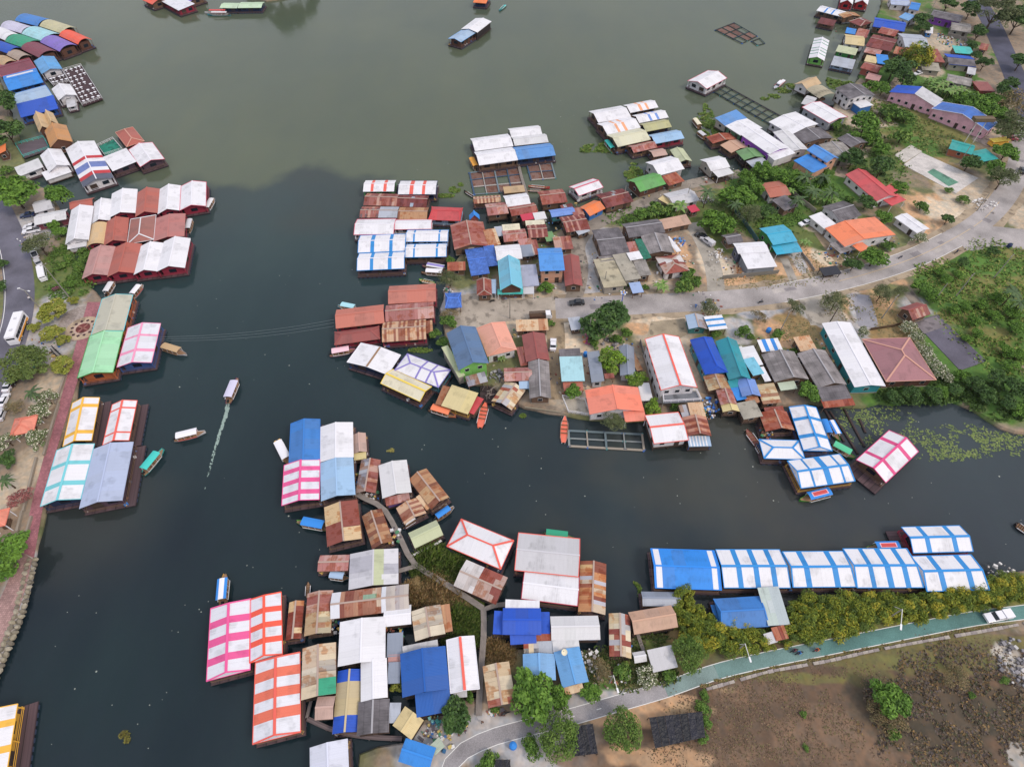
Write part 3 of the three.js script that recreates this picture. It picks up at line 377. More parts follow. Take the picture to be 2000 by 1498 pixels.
    if (opts.sp && (!first || nF === 1)) opts.sp.split('/').forEach((t) => { const [c, a, b, q0, q1] = t.split(':'); add(-L / 2 + L * a, -L / 2 + L * b, +q0, +q1, roofMat(c), .05); });
  }
  if (h > 0 && type === 'G') for (const s of [-1, 1]) {
    const a = new THREE.Vector3(s * L / 2, e, m * w / 2), b = new THREE.Vector3(s * L / 2, e, -m * w / 2), c = new THREE.Vector3(s * (L / 2 - h), e + r, m * off);
    const n = new THREE.Vector3().crossVectors(b.clone().sub(a), c.clone().sub(a)).normalize(); if (n.y < 0) n.negate(); const sl = Math.hypot(h, r);
    const bm = sp.base.startsWith('R:') ? M(PAL[sp.base.slice(2)][2][0], 'rust') : roofMat(sp.base.split(',')[0]);
    mesh('roof_sheet', prism([a, b, c], n.multiplyScalar(-.06), [[du, dv], [du + w, dv], [du + w / 2, dv + sl]]), bm, roof);
  }
  const isR = sp.base.startsWith('R:') || sp.base.startsWith('G,');
  const trimC = sp.opt.t ?? (sp.base.startsWith('P:') ? 'lgreyb' : isR ? '#8a5a4c' : sp.base.split(',')[0]), ridgeC = sp.opt.r ?? (sp.opt.t && h > 1.5 ? sp.opt.t : (sp.base.startsWith('P:') ? 'lgrey' : isR ? '#b39a8e' : /^asb/.test(sp.base) ? '#a5a2a8' : sp.base.split(',')[0]));
  const tb = .16, tg = [];
  if (!sp.opt.t && !sp.opt.r) { // plain closing boards
    for (const s of [-1, 1]) { tg.push(bar([-L / 2, (s > 0 ? prof[0][1] : prof[nF][1]) - .1, s * m * w / 2], [L / 2, (s > 0 ? prof[0][1] : prof[nF][1]) - .1, s * m * w / 2], .16, .05)); }
  } else {
    const y1 = prof[nF][1]; for (const s of [-1, 1]) { const y = s > 0 ? e : y1; tg.push(bar([-L / 2 - .02, y + .02, s * m * (w / 2 + .01)], [L / 2 + .02, y + .02, s * m * (w / 2 + .01)], .13, .13)); }
    for (const s of [-1, 1]) if (!(h > 0)) for (let f = 0; f < nF; f++) tg.push(bar([s * (L / 2 + .01), prof[f][1] + .02, m * prof[f][0]], [s * (L / 2 + .01), prof[f + 1][1] + .02, m * prof[f + 1][0]], .13, .13)); else tg.push(bar([s * (L / 2 + .01), e + .02, w / 2], [s * (L / 2 + .01), e + .02, -w / 2], .13, .13));
  }
  if (tg.length && type !== 'F') mesh('edge_trim', mergeGeometries(tg), M(trimC, 'paint'), roof);
  if (type === 'G') {
    const rw = sp.opt.r ? .5 : .34, g = [];
    g.push(bar([-L / 2 + h, e + r + .05, m * off], [L / 2 - h, e + r + .05, m * off], .07, rw));
    if (h > 0) for (const s of [-1, 1]) for (const k of [-1, 1]) g.push(bar([s * L / 2, e + .05, k * w / 2], [s * (L / 2 - h), e + r + .06, m * off], .07, h > 1.5 ? .42 : .26));
    mesh('ridge_cap', mergeGeometries(g), M(ridgeC, 'paint'), roof);
  }
  return { prof, off, m, w };
}
const POSTG = new THREE.CylinderGeometry(.09, .09, 1, 6);
function buildWalls(root, L, W, type, e, r, h, floor, wc, inset, opts, yaw) {
  const m = Math.sign(W), w = Math.abs(W), off = (opts.off ? +opts.off : 0) * w / 2, iu = Math.min(inset, L * .16), iv = Math.min(inset, w * .16), hl = L / 2 - iu, hv = w / 2 - iv;
  const yAt = (v) => type === 'S' ? e + r * (w / 2 - v) / w : type === 'G' && !(h > 0) ? (v > off ? e + r * (w / 2 - v) / (w / 2 - off) : e + r * (v + w / 2) / (off + w / 2)) : e;
  const sec = [[hv, floor], [hv, yAt(hv) - .12]]; if (type === 'G' && !(h > 0)) sec.push([off, e + r - .14]); sec.push([-hv, yAt(-hv) - .12], [-hv, floor]);
  const top = sec.map(([v, y]) => new THREE.Vector3(-hl, y, m * v));
  const g = prism(top, new THREE.Vector3(2 * hl, 0, 0), sec.map(([v, y]) => [v, y]));
  const wall = mesh('wall', g, M(wc, 'plaster'), root);
  // openings on the sides that the camera can see
  const cw = camera.position, cs = Math.cos(root.rotation.y + yaw), sn = Math.sin(root.rotation.y + yaw);
  const pos = new THREE.Vector3(); root.getWorldPosition(pos);
  const sides = [[1, 0, hl, hv], [-1, 0, hl, hv], [0, 1, hv, hl], [0, -1, hv, hl]];
  const H = e - floor, win = opts.win; if (H < 1.6) return wall;
  let n = 0;
  for (const [a, b, d, half] of sides) {
    const nx = a * cs + b * sn, nzz = -a * sn + b * cs; if ((cw.x - pos.x) * nx + (cw.z - pos.z) * nzz < 8) continue;
    const k = Math.max(1, Math.min(win ? 7 : 4, Math.floor(half * 2 / (win ? 2.6 : 3.4)))), storeys = H > 4.6 ? 2 : 1;
    for (let s = 0; s < storeys; s++) for (let i = 0; i < k; i++) {
      const t = (i + .5) / k * 2 - 1, yy = floor + (H / storeys) * s + Math.min(1.55, H / storeys * .55), ww = opts.open ? Math.min(2.3, half * 1.2) : Math.min(1.2, half * 1.1), hh = opts.open ? Math.min(1.5, H * .55) : Math.min(1.1, H / storeys * .45);
      const ry = a ? Math.PI / 2 : 0, x = a ? a * (d + .03) : t * half, z = b ? b * (d + .03) : t * half * 1;
      const isDoor = s === 0 && i === (k >> 1) && k > 1;
      const f = mesh(isDoor ? 'door' : 'window', box(ww, isDoor ? Math.min(2, H * .8) : hh, .08, x, isDoor ? floor + Math.min(2, H * .8) / 2 : yy, z, ry), isDoor ? M('#5a4a44', 'wood') : M(opts.open ? wc : '#c9c4c0'), root);
      if (!isDoor) mesh('pane_or_dark_opening', box(ww - .16, hh - .16, .1, x + a * .02, yy, z + b * .02, ry), PANE, f); n++;  // raft panes are dark sheets standing in for shade inside the open veranda
    }
  }
  return wall;
}
let cur = null;
const NAMES = { fh: ['floating_house', 'floating house'], sh: ['stilt_house', 'house'], lh: ['house', 'house'], ps: ['shelter', 'shelter'] };
function H(code, x, z, yaw, L, W, type, e, r, h, spec, wc, label, optS) {
  const opts = {}; (optS || '').split(',').forEach((t) => { const i = t.indexOf('='); if (i > 0) opts[t.slice(0, i)] = t.slice(i + 1); });
  const y0 = code === 'fh' ? 0 : 1.2, [nm, cat] = NAMES[code];
  const root = thing(opts.n ?? nm, label, opts.cat ?? cat, x, y0, z, yaw, opts.g);
  cur = { root, code, y0 };
  buildRoof(root, L, W, type, e, r, h, spec, opts);
  const w = Math.abs(W), m = Math.sign(W);
  if (code === 'fh') {
    const dk = opts.dk ? +opts.dk / 6.5 : 0, dl = L + .5 + (dk < 0 ? -dk : 0), dw = w + .5 + (dk > 0 ? dk : 0), ox = dk < 0 ? dk / 2 : 0, oz = dk > 0 ? -m * dk / 2 : 0;
    mesh('deck', box(dl, .22, dw, ox, .52, oz), M('#6b5560', 'wood'), root);
    mesh('pontoon', box(dl - .3, .75, dw - .3, ox, .03, oz), M('#2b2530'), root);
    buildWalls(root, L, W, type, e, r, h, .63, wc, 1.0, { ...opts, open: 1 }, 0);
    const ps = [[-1, -1], [1, -1], [-1, 1], [1, 1], [0, 1], [0, -1]];
    for (const [a, b] of ps) { const p = mesh('post', POSTG, M(wc === 'dark' ? 'wood' : wc), root), hy = e - .65; p.scale.y = hy; p.position.set(a * (L / 2 - .3), .62 + hy / 2, b * (w / 2 - .3)); }
    const rl = [], A = L / 2 - .12, B = w / 2 - .12; for (const y of [1.05, 1.5]) { rl.push(bar([-A, y, B], [A, y, B], .07), bar([-A, y, -B], [A, y, -B], .07), bar([A, y + .01, -B], [A, y + .01, B], .07), bar([-A, y + .01, -B], [-A, y + .01, B], .07)); }
    mesh('railing', mergeGeometries(rl), M(wc === 'dark' || wc === 'purpled' ? 'wood' : wc), root);
    const drums = []; for (let i = 0; i < Math.floor(dl / 1.4); i++) for (const s of [-1, 1]) drums.push(box(.8, .6, .25, ox - dl / 2 + .9 + i * 1.4, .05, oz + s * (dw / 2 - .1))); mesh('float_drums', mergeGeometries(drums), M('#33405c'), root).userData.kind = 'stuff';
    if (rnd() < .6) { const gs = [], n = 5 + Math.floor(rnd() * 8); for (let i = 0; i < n; i++) { const b = R(.25, .6), g = box(b, b * .8, b * R(.8, 1.5), (rnd() < .5 ? R(-.5, .5) * L : (rnd() < .5 ? -1 : 1) * (L / 2 - .35)), .63 + b * .4, (rnd() < .5 ? -1 : 1) * (w / 2 - .35), R(0, 3)), c = col(['#c8c4c4', '#3a78c0', '#8a5a48', '#d8b050', '#55505a', '#dedce0'][i % 6]); g.setAttribute('color', new THREE.Float32BufferAttribute(new Array(g.attributes.position.count).fill([c.r, c.g, c.b]).flat(), 3)); gs.push(g); } mesh('stored_goods', mergeGeometries(gs), SKIN, root).userData.kind = 'stuff'; }
  } else if (code === 'ps') {
    for (const [a, b] of [[-1, -1], [1, -1], [-1, 1], [1, 1]]) { const p = mesh('post', POSTG, M(wc), root), hy = e + (type === 'S' && b * m < 0 ? r : 0) - .08; p.scale.set(1.3, hy, 1.3); p.position.set(a * (L / 2 - .35), hy / 2, b * (w / 2 - .35)); }
    mesh('counter', box(L * .5, .8, w * .35, 0, .41, 0), M('wood', 'wood'), root);
  } else {
    if (code === 'sh') { mesh('floor', box(L - .3, .2, w - .3, 0, .1, 0), M('#5c4a44', 'wood'), root); for (const a of [-1, 0, 1]) for (const b of [-1, 1]) { const p = mesh('stilt', POSTG, M('#57483f'), root); p.scale.set(1.4, 2.4, 1.4); p.position.set(a * (L / 2 - .5), -1.2, b * (w / 2 - .5)); } } else mesh('plinth', box(L - .7, .16, w - .7, 0, .07, 0), M('concrw', 'conc'), root);
    buildWalls(root, L, W, type, e, r, h, code === 'sh' ? .2 : .14, wc, .55, opts, 0);
  }
}
function W(x, z, yaw, L, Wd, type, e, r, h, spec, wc) { // a lower or side roof of the house built last
  const { root, code, y0 } = cur, a = root.rotation.y, dx = x - root.position.x, dz = z - root.position.z, g = new THREE.Group(); g.name = 'wing';
  g.position.set(dx * Math.cos(a) - dz * Math.sin(a), 0, dx * Math.sin(a) + dz * Math.cos(a)); g.rotation.y = yaw - a;
  const tmp = new THREE.Group(); buildRoof(tmp, L, Wd, type, e, r, h, spec, {});
  // wing > sheets and wall: keep to three levels by lifting the sheets into the wing
  root.add(g); const rf = tmp.children[0]; [...rf.children].forEach((c) => g.add(c));
  const w = Math.abs(Wd); const iu = Math.min(.4, L * .15), iv = Math.min(.4, w * .15), fl = code === 'fh' ? .62 : .14;
  if (e > 2.9 || code === 'fh') mesh('wall', box(L - 2 * iu, e - .1 - fl, w - 2 * iv, 0, (e - .1 + fl) / 2, 0), M(wc, 'plaster'), g);
  else for (const [p, q] of [[-1, -1], [1, -1], [-1, 1], [1, 1]]) { const o = mesh('post', POSTG, M(wc), g), hy = e - .05; o.scale.y = hy; o.position.set(p * (L / 2 - .2), hy / 2, q * (w / 2 - .2)); }
  if (code !== 'lh') mesh('floor', box(L + .1, .16, w + .1, 0, fl - .1, 0), M('#5c4a44', 'wood'), g);
}
H('fh',-239.03,-325.09,-0.445,16.55,8.55,'B',4,1.36,0,'blue1','brown','blue rounded roof at the back of the colourful raft row');
H('fh',-222.93,-316.79,-0.531,17.93,7.92,'B',4,1.36,0,'cream','brown','cream rounded roof between the blue and orange ones of the raft row');
H('fh',-208.67,-304.22,-0.628,16.66,6.74,'B',4,1.36,0,'vermil;t=vermil','brown','orange red rounded roof at the open water end of the raft row');
H('fh',-242.45,-316.32,-0.488,16.01,7.51,'B',4,1.36,0,'lilacw','brown','pale lilac rounded roof beside the blue one of the raft row');
H('fh',-227.14,-308.49,-0.528,16.79,9.25,'B',4,1.36,0,'icecyan','brown','pale cyan rounded roof in the middle of the colourful raft row');
H('fh',-213.51,-297.5,-0.628,17.63,8.43,'B',4,1.36,0,'violet','brown','violet rounded roof beside the orange red one on the raft row');
H('fh',-244.62,-308.33,-0.595,14.57,7.31,'B',4,1.36,0,'white','brown','white rounded roof cut by the photo edge on the raft row');
H('fh',-231.53,-300.17,-0.519,14.74,8.69,'B',4,1.36,0,'seagreen','brown','sea green rounded roof next to the pale cyan one');
H('fh',-219.48,-290.67,-0.624,16.73,8.29,'B',4,1.36,0,'maroon','brown','maroon rounded roof next to the violet one of the raft row');
H('fh',-235.9,-293.12,-0.517,15.46,6.69,'B',4,1.36,0,'deepblue','brown','deep blue rounded roof at the photo edge of the raft row');
H('fh',-226.09,-285.58,-0.615,10.52,5.97,'B',3.68,1.19,0,'taupe','brown','taupe rounded roof in front of the maroon one');
H('fh',-229.62,-280.04,-0.626,9.63,6.09,'B',3.52,1.19,0,'tan','brown','small tan rounded roof in front of the deep blue one');
H('fh',-221.58,-273.74,0.673,13.66,12.65,'G',3.6,1.36,0,'maroon;t=rose','brown','long maroon roof with rose edge behind the big blue restaurant');
H('fh',-208.64,-276.59,-0.912,16.18,8.5,'G',3.36,1.19,0,'sky','white','sky blue gable roof at the head of the dining deck');
H('fh',-212.67,-262.75,0.633,13.29,17.09,'G',3.52,1.27,0,'azure','blue','azure restaurant roof with a long pale skylight band','n=floating_restaurant,sp=lavw:.1:.88:.3:.62,cat=restaurant');
H('fh',-201.51,-248.22,0.682,13.41,11.56,'G',3.52,1.1,0,'paleblue;t=azure','blue','pale blue middle roof of the blue floating restaurant','n=floating_restaurant,cat=restaurant');
H('fh',-193.63,-237.84,0.570,13.7,10.35,'S',3.36,1.19,0,'royal','blue','bright royal blue lean-to roof of the blue floating restaurant','n=floating_restaurant,cat=restaurant');
H('fh',-189.2,-251.01,-0.914,12.61,7.33,'G',3.36,1.36,0,'white','white','white gable roof standing between the two dining decks');
H('fh',-183.64,-243.96,-1.065,8.54,3.36,'F',2.56,0.26,0,'lgrey','white','small grey white flat roof below the white gable at the dining decks','n=boat_shed,cat=shed');
H('lh',-184.78,-223.92,-0.955,14.29,4.16,'G',2.88,1.87,0,'wheat','brown','wheat tan steep roof of the twin gabled hall');
H('lh',-182.35,-226.55,-0.930,11.03,3.26,'G',2.88,1.87,0,'wheat','brown','wheat tan steep roof beside its twin, nearest the water');
H('lh',-172.98,-213.35,-0.982,14.62,7.62,'G',3.31,2.21,0,'caramel','brown','caramel gable roof in front of the twin gabled hall');
H('lh',-189.79,-204.1,-1.076,5.73,3.31,'S',2.88,0.85,0,'orange','brown','small orange roof at the photo edge behind the shore trees');
H('fh',-147.57,-215.82,-0.883,13.71,6.61,'G',2.88,1.36,2.6,'brick;t=brickl','brown','brick red hipped floating roof behind the green terrace');
H('fh',-144.48,-199.27,-0.885,12.06,8.66,'S',3.04,0.51,0,'white','purpled','flat white roof on a raft between the green terrace and flag roof');
H('fh',-136.13,-203.02,-0.915,14.69,8.74,'G',3.04,1.19,0,'white;t=rose','purpled','white gable with rose ridge at the open end of the flag roof raft');
H('fh',-154.75,-197,-0.947,30.74,10.11,'G',3.2,1.44,0,'white;red@.4-.47,.79-.87;flagblue@.56-.7;slate@.87-1','white','large white gable painted with red white and blue flag bands','n=floating_restaurant,cat=restaurant');
H('fh',-168.01,-198.75,-0.904,14.03,7.25,'G',3.2,1.53,0,'white','white','white gable with a lower white veranda roof beside the flag roof');
W(-164.68,-192.07,0.701,8.47,5.44,'S',2.32,0.51,0,'white','white');
H('fh',-175.63,-194.51,-0.883,7.65,8.31,'S',2.72,0.59,0,'whiteg','white','white lean-to roof behind the shore palm by the flag roof');
H('fh',-109.78,-176.61,-1.265,14.95,8.43,'G',3.04,1.36,0,'white;t=rose','crimson','white gable farthest out in the back row of the red and white raft');
H('fh',-117.24,-174.6,-1.263,15.24,6.99,'G',3.04,1.36,0,'white','crimson','white gable second from open water in the back row of the raft');
H('fh',-124.08,-172.83,-1.254,14.81,7.09,'G',3.04,1.44,0,'brick','crimson','brick red gable between white ones in the back row of the raft');
H('fh',-132.18,-172.53,-1.238,14.55,8.23,'G',3.04,1.27,0,'white','crimson','broad white gable beside the brick red one in the back row');
H('fh',-137.48,-167.88,-1.226,12.7,5.66,'G',3.04,1.19,0,'white','crimson','narrow white gable near the shore in the back row of the raft');
H('fh',-140.94,-159.87,-1.228,19.1,6.78,'G',3.68,1.36,0,'white','white','tall white gable nearest the shore with a low white porch');
W(-138.43,-151.16,0.320,5.58,2.7,'S',2.4,0.42,0,'white','white');
H('fh',-146.57,-172.86,0.308,7.1,4.81,'G',2.72,0.85,0,'brick','brown','small brick red roof behind the tall white gable by the shore');
H('fh',-133.84,-155.71,-1.259,11.64,5.29,'B',2.72,1.02,0,'wheat','crimson','wheat coloured rounded roof in the middle row of the raft');
H('fh',-128.28,-157.31,-1.235,13.11,6.8,'G',2.88,1.36,0,'brick','crimson','brick red gable beside the wheat roof in the middle row');
H('fh',-120.44,-158.39,-1.262,13.65,7.91,'G',2.88,1.44,2.4,'brickd;t=whiteg','crimson','brick red hipped roof with pale cross of hip caps');
H('fh',-111.86,-159.52,-1.268,12.73,9.38,'G',2.88,0.85,0,'brickp','crimson','broad pinkish brick roof at the open water end of the middle row');
H('fh',-127.17,-141.87,-1.328,14.01,7.26,'G',3.04,1.27,0,'dusty','crimson','dusty pink gable by the green bank in the front row');
H('fh',-119.65,-142.96,-1.340,14.33,7.83,'G',3.04,1.36,0,'brick','crimson','brick red gable between dusty pink and white in the front row');
H('fh',-112.39,-143.68,-1.342,13.89,6.96,'G',3.04,1.27,0,'white','crimson','white gable second from open water in the front row of the raft');
H('fh',-105.24,-145.39,-1.360,14.62,8.07,'G',3.2,1.44,0,'white','crimson','large white gable at the open water end of the front row');
H('fh',-112.94,-118.66,-1.355,14.96,8.37,'G',3.52,1.1,0,'sand;t=aqua','orangew','sand coloured floating roof behind the mint green one');
H('fh',-109.83,-104.01,-1.347,15.28,8.65,'G',3.52,1.19,0,'mint;t=green','orangew','mint green floating roof beside the pink paved promenade');
H('fh',-101.11,-107.54,-1.373,14.58,8.59,'G',3.2,1.19,0,'lavw;pink@.29-.34,.66-.73;r=pink;t=pink','blueo','white floating roof with two thin pink stripes and pink ridge');
H('fh',-105.61,-82.54,-1.294,13.36,6.31,'G',2.88,1.27,0,'white;gold@.15-.23,.76-.84;r=gold;t=gold','wood','white floating roof with two gold stripes by the promenade','dk=9');
H('fh',-96.03,-82.29,-1.345,12.23,5.89,'G',2.88,1.1,0,'white;coral@.17-.21,.78-.82;r=coral;t=coral','wood','white floating roof with two thin coral stripes','dk=9');
H('fh',-101.75,-67.67,-1.346,14.86,8.28,'G',3.2,1.36,0,'white;aqua@.31-.38,.67-.75;r=aqua;t=aqua','navy','white floating roof with two aqua stripes touching the promenade');
H('fh',-92.88,-67.7,-1.338,15.85,8.87,'G',3.2,1.27,0,'steelblue','purpled','plain pale steel blue floating roof beside the aqua striped one','dk=9');
H('fh',-89.77,-14.27,-1.242,11.7,5.59,'G',3.04,1.19,0,'white;gold@.2-.3,.56-.66,.86-.94;t=gold','gold','white floating roof with gold stripes cut by the photo corner','dk=11');
H('ps',-117.79,-80.46,-1.300,5.18,5.11,'G',3.06,1.53,1.9,'salmon;t=salmond','white','salmon hipped pavilion among white flowering trees on the promenade','n=pavilion,cat=pavilion');
H('ps',-110.7,-56.16,-1.297,4.26,3.25,'G',3.06,1.53,1.47,'salmon;t=salmond','white','salmon hipped pavilion cut by the photo edge below the red shrub','n=pavilion,cat=pavilion');
H('lh',-158.09,-170.51,0.526,5.48,6.86,'G',2.45,1.02,0,'lgrey','white','pale grey roadside roof behind the shore trees');
H('lh',-152.04,-163.87,0.357,9.45,5.92,'G',2.59,0.85,0,'whiteg','maroon','white roadside shop roof in front of the parked cars');
H('fh',-46.5,-183.01,0.015,10.79,6.71,'G',2.88,0.94,0,'white;coral@.24-.33,.65-.75','green','small white raft roof with two coral stripes over a green base');
H('fh',-32.95,-181.86,0.001,13.19,8.36,'G',2.88,1.02,0,'white;coral@.3-.4,.63-.71;t=navy','navy','longer white raft roof with two coral stripes');
H('fh',-44.72,-175.02,-0.041,11.34,6.96,'G',2.72,1.1,0,'R:a','teal','low rusty roof below the green based striped raft');
H('fh',-33.92,-174.21,-0.060,10.27,6.78,'G',2.72,1.02,0,'R:d','wood','dark maroon rusted raft roof below the longer coral striped one');
H('fh',-44.56,-168.11,-0.011,12.61,6.14,'G',2.56,0.77,0,'R:a,G','wood','patched raft roof, grey at one end and rusty at the other');
H('fh',-33.15,-167.41,-0.015,9.83,6.68,'G',2.56,0.85,0,'R:b','wood','light brown rusted raft roof with darker stripes');
H('fh',-22.1,-166.82,-0.069,10.55,7.22,'G',2.88,1.27,0.8,'scarlet','paleblue','scarlet raft roof over a pale blue veranda');
H('fh',-44.71,-159.72,0.022,12.8,8.15,'G',2.88,1.1,0,'white;t=rose','white','plain white raft roof edged in rose');
H('fh',-32.34,-161.13,0.023,12.04,5.21,'G',2.72,0.94,0,'white;t=rose','white','narrower plain white raft roof beside the rose edged one');
H('fh',-41.11,-151.05,0.062,14.74,8.64,'G',3.04,1.19,0,'white;cyanb@.26-.34,.66-.73;t=cyanb','white','white raft roof with two blue stripes, inner of the big pair');
H('fh',-40.24,-142.43,0.069,14.32,8.04,'G',3.04,1.27,0,'white;cyanb@.27-.34,.65-.73;t=cyanb','purpled','white raft roof with two blue stripes at the open water, dark base');
H('fh',-27.2,-154.97,0.010,13.38,5.94,'G',2.88,1.02,0,'white;cyanb@.17-.21,.77-.81;t=cyanb','white','smaller white raft roof with thin blue stripes, back one');
H('fh',-26.91,-147.69,0.030,12.8,6.43,'G',2.88,1.02,0,'white;cyanb@.19-.23,.74-.79;t=cyanb','wood','smaller white raft roof with thin blue stripes by the tourist boats');
H('lh',-13.72,-153.82,-1.405,12.55,10.74,'G',2.74,1.36,0,'R:c','wood','wide maroon rusted roof with a pale ridge and grey patch');
W(-13.01,-146.68,-0.173,1.82,6.41,'S',2.16,0.34,0,'concr','wood');
H('sh',-12.34,-162.83,-1.456,2.52,3.3,'G',3.17,1.7,0,'azure','brick','tiny brick tower with an azure gable roof in the water','n=spirit_house,cat=tower');
H('lh',-10.74,-141.55,0.204,5.7,12.42,'G',2.59,0.85,0,'tarpb','wood','roof covered in crumpled blue tarpaulin beside the rusty one');
W(-6.69,-144.15,0.158,3.41,9.18,'S',2.38,0.51,0,'tarpb','wood');
H('lh',-1.15,-145.05,0.130,7.88,7,'G',3.17,0.85,0,'white','white','bright white roof behind the aqua gabled house');
H('lh',-0.57,-133.7,-1.502,12.78,6.47,'G',3.89,2.21,0,'aquab;t=aqua','brown','tall aqua gabled house with brown gable facing the yard');
W(-0.49,-128.3,0.030,7.57,1.83,'S',2.16,0.34,0,'turq','white');
H('lh',5.1,-134.29,0.095,5.05,8.5,'S',2.88,0.85,0,'lilac','concrw','lilac grey lean-to roof beside the aqua gabled house');
W(4.88,-129.14,-0.000,3.15,3.59,'S',2.3,0.34,0,'lgrey','white');
H('lh',-8.18,-129.47,-1.518,6.58,4.35,'G',2.74,1.44,0.6,'R:c','wood','small brown gabled house at the edge of the concrete yard');
W(-5.4,-130.48,-0.000,1.43,5.62,'S',2.16,0.42,0,'paleblue','white');
H('ps',-16.95,-124.56,0.075,4.65,6.14,'G',2.38,0.77,0.9,'tarpb','wood','blue canvas stall by the shore of the concrete yard','n=market_stall,cat=stall');
H('fh',-29.18,-127.89,0.081,13.79,7.52,'G',3.04,1.27,0,'terra','crimson','terracotta raft roof at the back of the red raft group');
H('fh',-43,-118.59,0.163,13.46,7.42,'G',3.04,1.27,0,'terra','crimson','terracotta raft roof farthest into the channel');
H('fh',-29.15,-120.59,0.115,13.73,6.62,'G',2.88,1.02,0,'R:p','crimson','faded pink rusted raft roof in the red raft group');
H('fh',-29.89,-113.13,0.100,12.01,7.56,'G',2.88,1.19,0,'R:s','crimson','tan and rust pinstriped raft roof with magenta posts');
W(-23.23,-114.92,0.121,1.94,4.48,'S',2.4,0.42,0,'R:s','crimson');
H('fh',-42.77,-111.46,0.186,12.29,4.89,'G',2.72,1.27,2.2,'maroonr','crimson','maroon hipped raft roof in front of the terracotta one');
H('fh',-36.75,-102.6,-1.938,7.32,12.12,'G',3.2,0.77,0,'white;r=brownl','navy','white raft roof in two panels split by a brown ridge');
H('fh',-23.46,-98.58,-0.443,13.27,6.45,'G',3.2,1.1,3.07,'white;lav@.46-.5,.69-.73;t=lav','tealw','white hipped raft roof with lavender hips and stripes');
H('fh',-27.19,-93.63,-0.499,12.17,5.37,'G',3.2,1.19,0,'creamp;t=yellow;r=yellow','brown','cream raft roof with yellow ridge and edges');
H('fh',-13.14,-89.09,-0.372,7.37,6.52,'S',2.88,0.68,0,'straw','goldw','straw coloured raft roof with a green stain between orange boats');
W(-17.51,-90.66,-0.267,2.16,5.91,'S',2.56,0.34,0,'R:b','wood');
W(-9.16,-87.79,-0.482,1.85,5.11,'S',2.24,0.34,0,'scarlet','wood');
H('fh',-0.87,-90.73,-2.086,7.25,5.89,'G',2.56,1.1,0,'R:x','dark','rusty floating hut with pale patches by the village bank');
H('lh',-11.7,-103.08,-1.273,13.52,7.96,'G',5.76,1.7,0,'slateb','greenw','tall slate blue gabled house with green balcony facing the water','win=1');
W(-15.42,-100.21,0.477,1.83,11.06,'S',3.6,0.51,0,'olivel','concrw');
W(-9.11,-94.73,0.331,5.23,3.06,'S',2.88,0.51,0,'R:g','wood');
H('lh',-4.19,-108.5,-1.265,10.74,8.21,'G',3.31,1.7,0.8,'salmonp','white','salmon pink tiled house beside the slate blue one');
H('lh',5.58,-114.31,0.057,8.91,3.93,'S',2.45,0.51,0,'R:t','wood','pale rusted roadside roof with a line of rust streaks');
H('lh',6.31,-105.93,-1.464,9.75,6.25,'G',2.74,1.02,0,'maroonr','wood','plain maroon roof below the pale rusted roadside roof');
W(2.79,-103.24,0.185,2.24,6.37,'S',2.16,0.34,0,'R:a','wood');
H('lh',1.56,-96.87,0.049,7.28,4.41,'G',2.45,0.85,0,'R:p','wood','pinkish rusted roof with a grey blue patch by the water');
W(3.18,-93.81,0.035,2.73,2.56,'S',2.02,0.34,0,'paleblue','tealw');
H('lh',7.06,-94.85,-1.561,12.18,5.37,'G',2.74,1.02,0,'asb','wood','long weathered grey asbestos roof beside the village lane');
H('lh',15.56,-98.05,0.031,5.95,7.73,'S',3.02,0.68,0,'icecyan','brown','pale cyan flat roof on the village lane');
W(15.4,-103.62,0.067,5.7,2.85,'S',2.74,0.51,0,'asbd','wood');
W(15.65,-93.31,0.053,5.04,3.04,'S',2.16,0.26,0,'terra2','brick');
H('lh',21.77,-99.02,-1.532,10.33,3.17,'S',2.88,0.51,0,'lead','white','narrow lead grey roof beside the round mango tree');
W(25.21,-96.4,0.115,2.53,1.41,'S',2.3,0.26,0,'R:a','wood');
H('lh',17.69,-115.23,0.163,3.37,4.5,'S',2.3,0.34,0,'lgreyb','wood','small grey roadside stall roof beside the big tree','n=market_stall,cat=stall');
H('lh',30.38,-101.16,-1.659,10.45,3.89,'G',2.74,0.77,0,'lead','white','lead grey gable beside the long drainage ditch');
W(32.54,-101.82,0.255,1.67,7.36,'S',2.3,0.26,0,'R:b','wood');
H('lh',25.48,-87.81,-1.501,7.54,13.5,'G',3.17,1.61,0,'coralr','white','wide coral orange gabled house at the water with fish pens');
W(30.03,-83.74,0.092,5.27,3.4,'S',2.59,0.51,0,'coralr','white');
H('lh',33.8,-91.17,0.061,2.98,5.36,'S',2.3,0.34,0,'whiteg','concrw','small white roof between the coral house and the long white hall');
H('lh',40.39,-97.57,-1.480,17.06,9.12,'G',6.3,1.53,0,'white;t=coral;r=coral','white','long white two storey hall with a coral ridge line','win=1,n=guest_house,cat=hall');
W(42.2,-89.46,0.088,9.47,3.19,'F',2.88,0.17,0,'concr','concrw');
H('sh',37.27,-79.98,0.119,8.42,8.23,'G',2.74,0.94,0,'white;t=coral;r=coral','white','white roof with a coral ridge on stilts over the channel');
H('sh',44.61,-80.28,-1.553,5.52,6.02,'G',2.74,1.27,0,'R:z','wood','brown and pink banded gable on stilts over the channel');
W(45.51,-84.85,0.045,3.79,4.46,'S',2.88,0.51,0,'R:t','wood');
W(42.91,-84.81,0.126,2.77,3.85,'S',2.59,0.34,0,'R:g','wood');
W(44.7,-76.58,0.028,5.4,2.61,'S',1.87,0.42,0,'paleblue;white@.08-.14,.22-.28,.36-.42,.5-.56,.64-.7,.78-.84','blue');
H('lh',51.9,-102.19,-1.440,12.1,6.16,'G',3.6,1.87,1,'royal','tealw','royal blue gabled house with a paler lit slope','n=village_house');
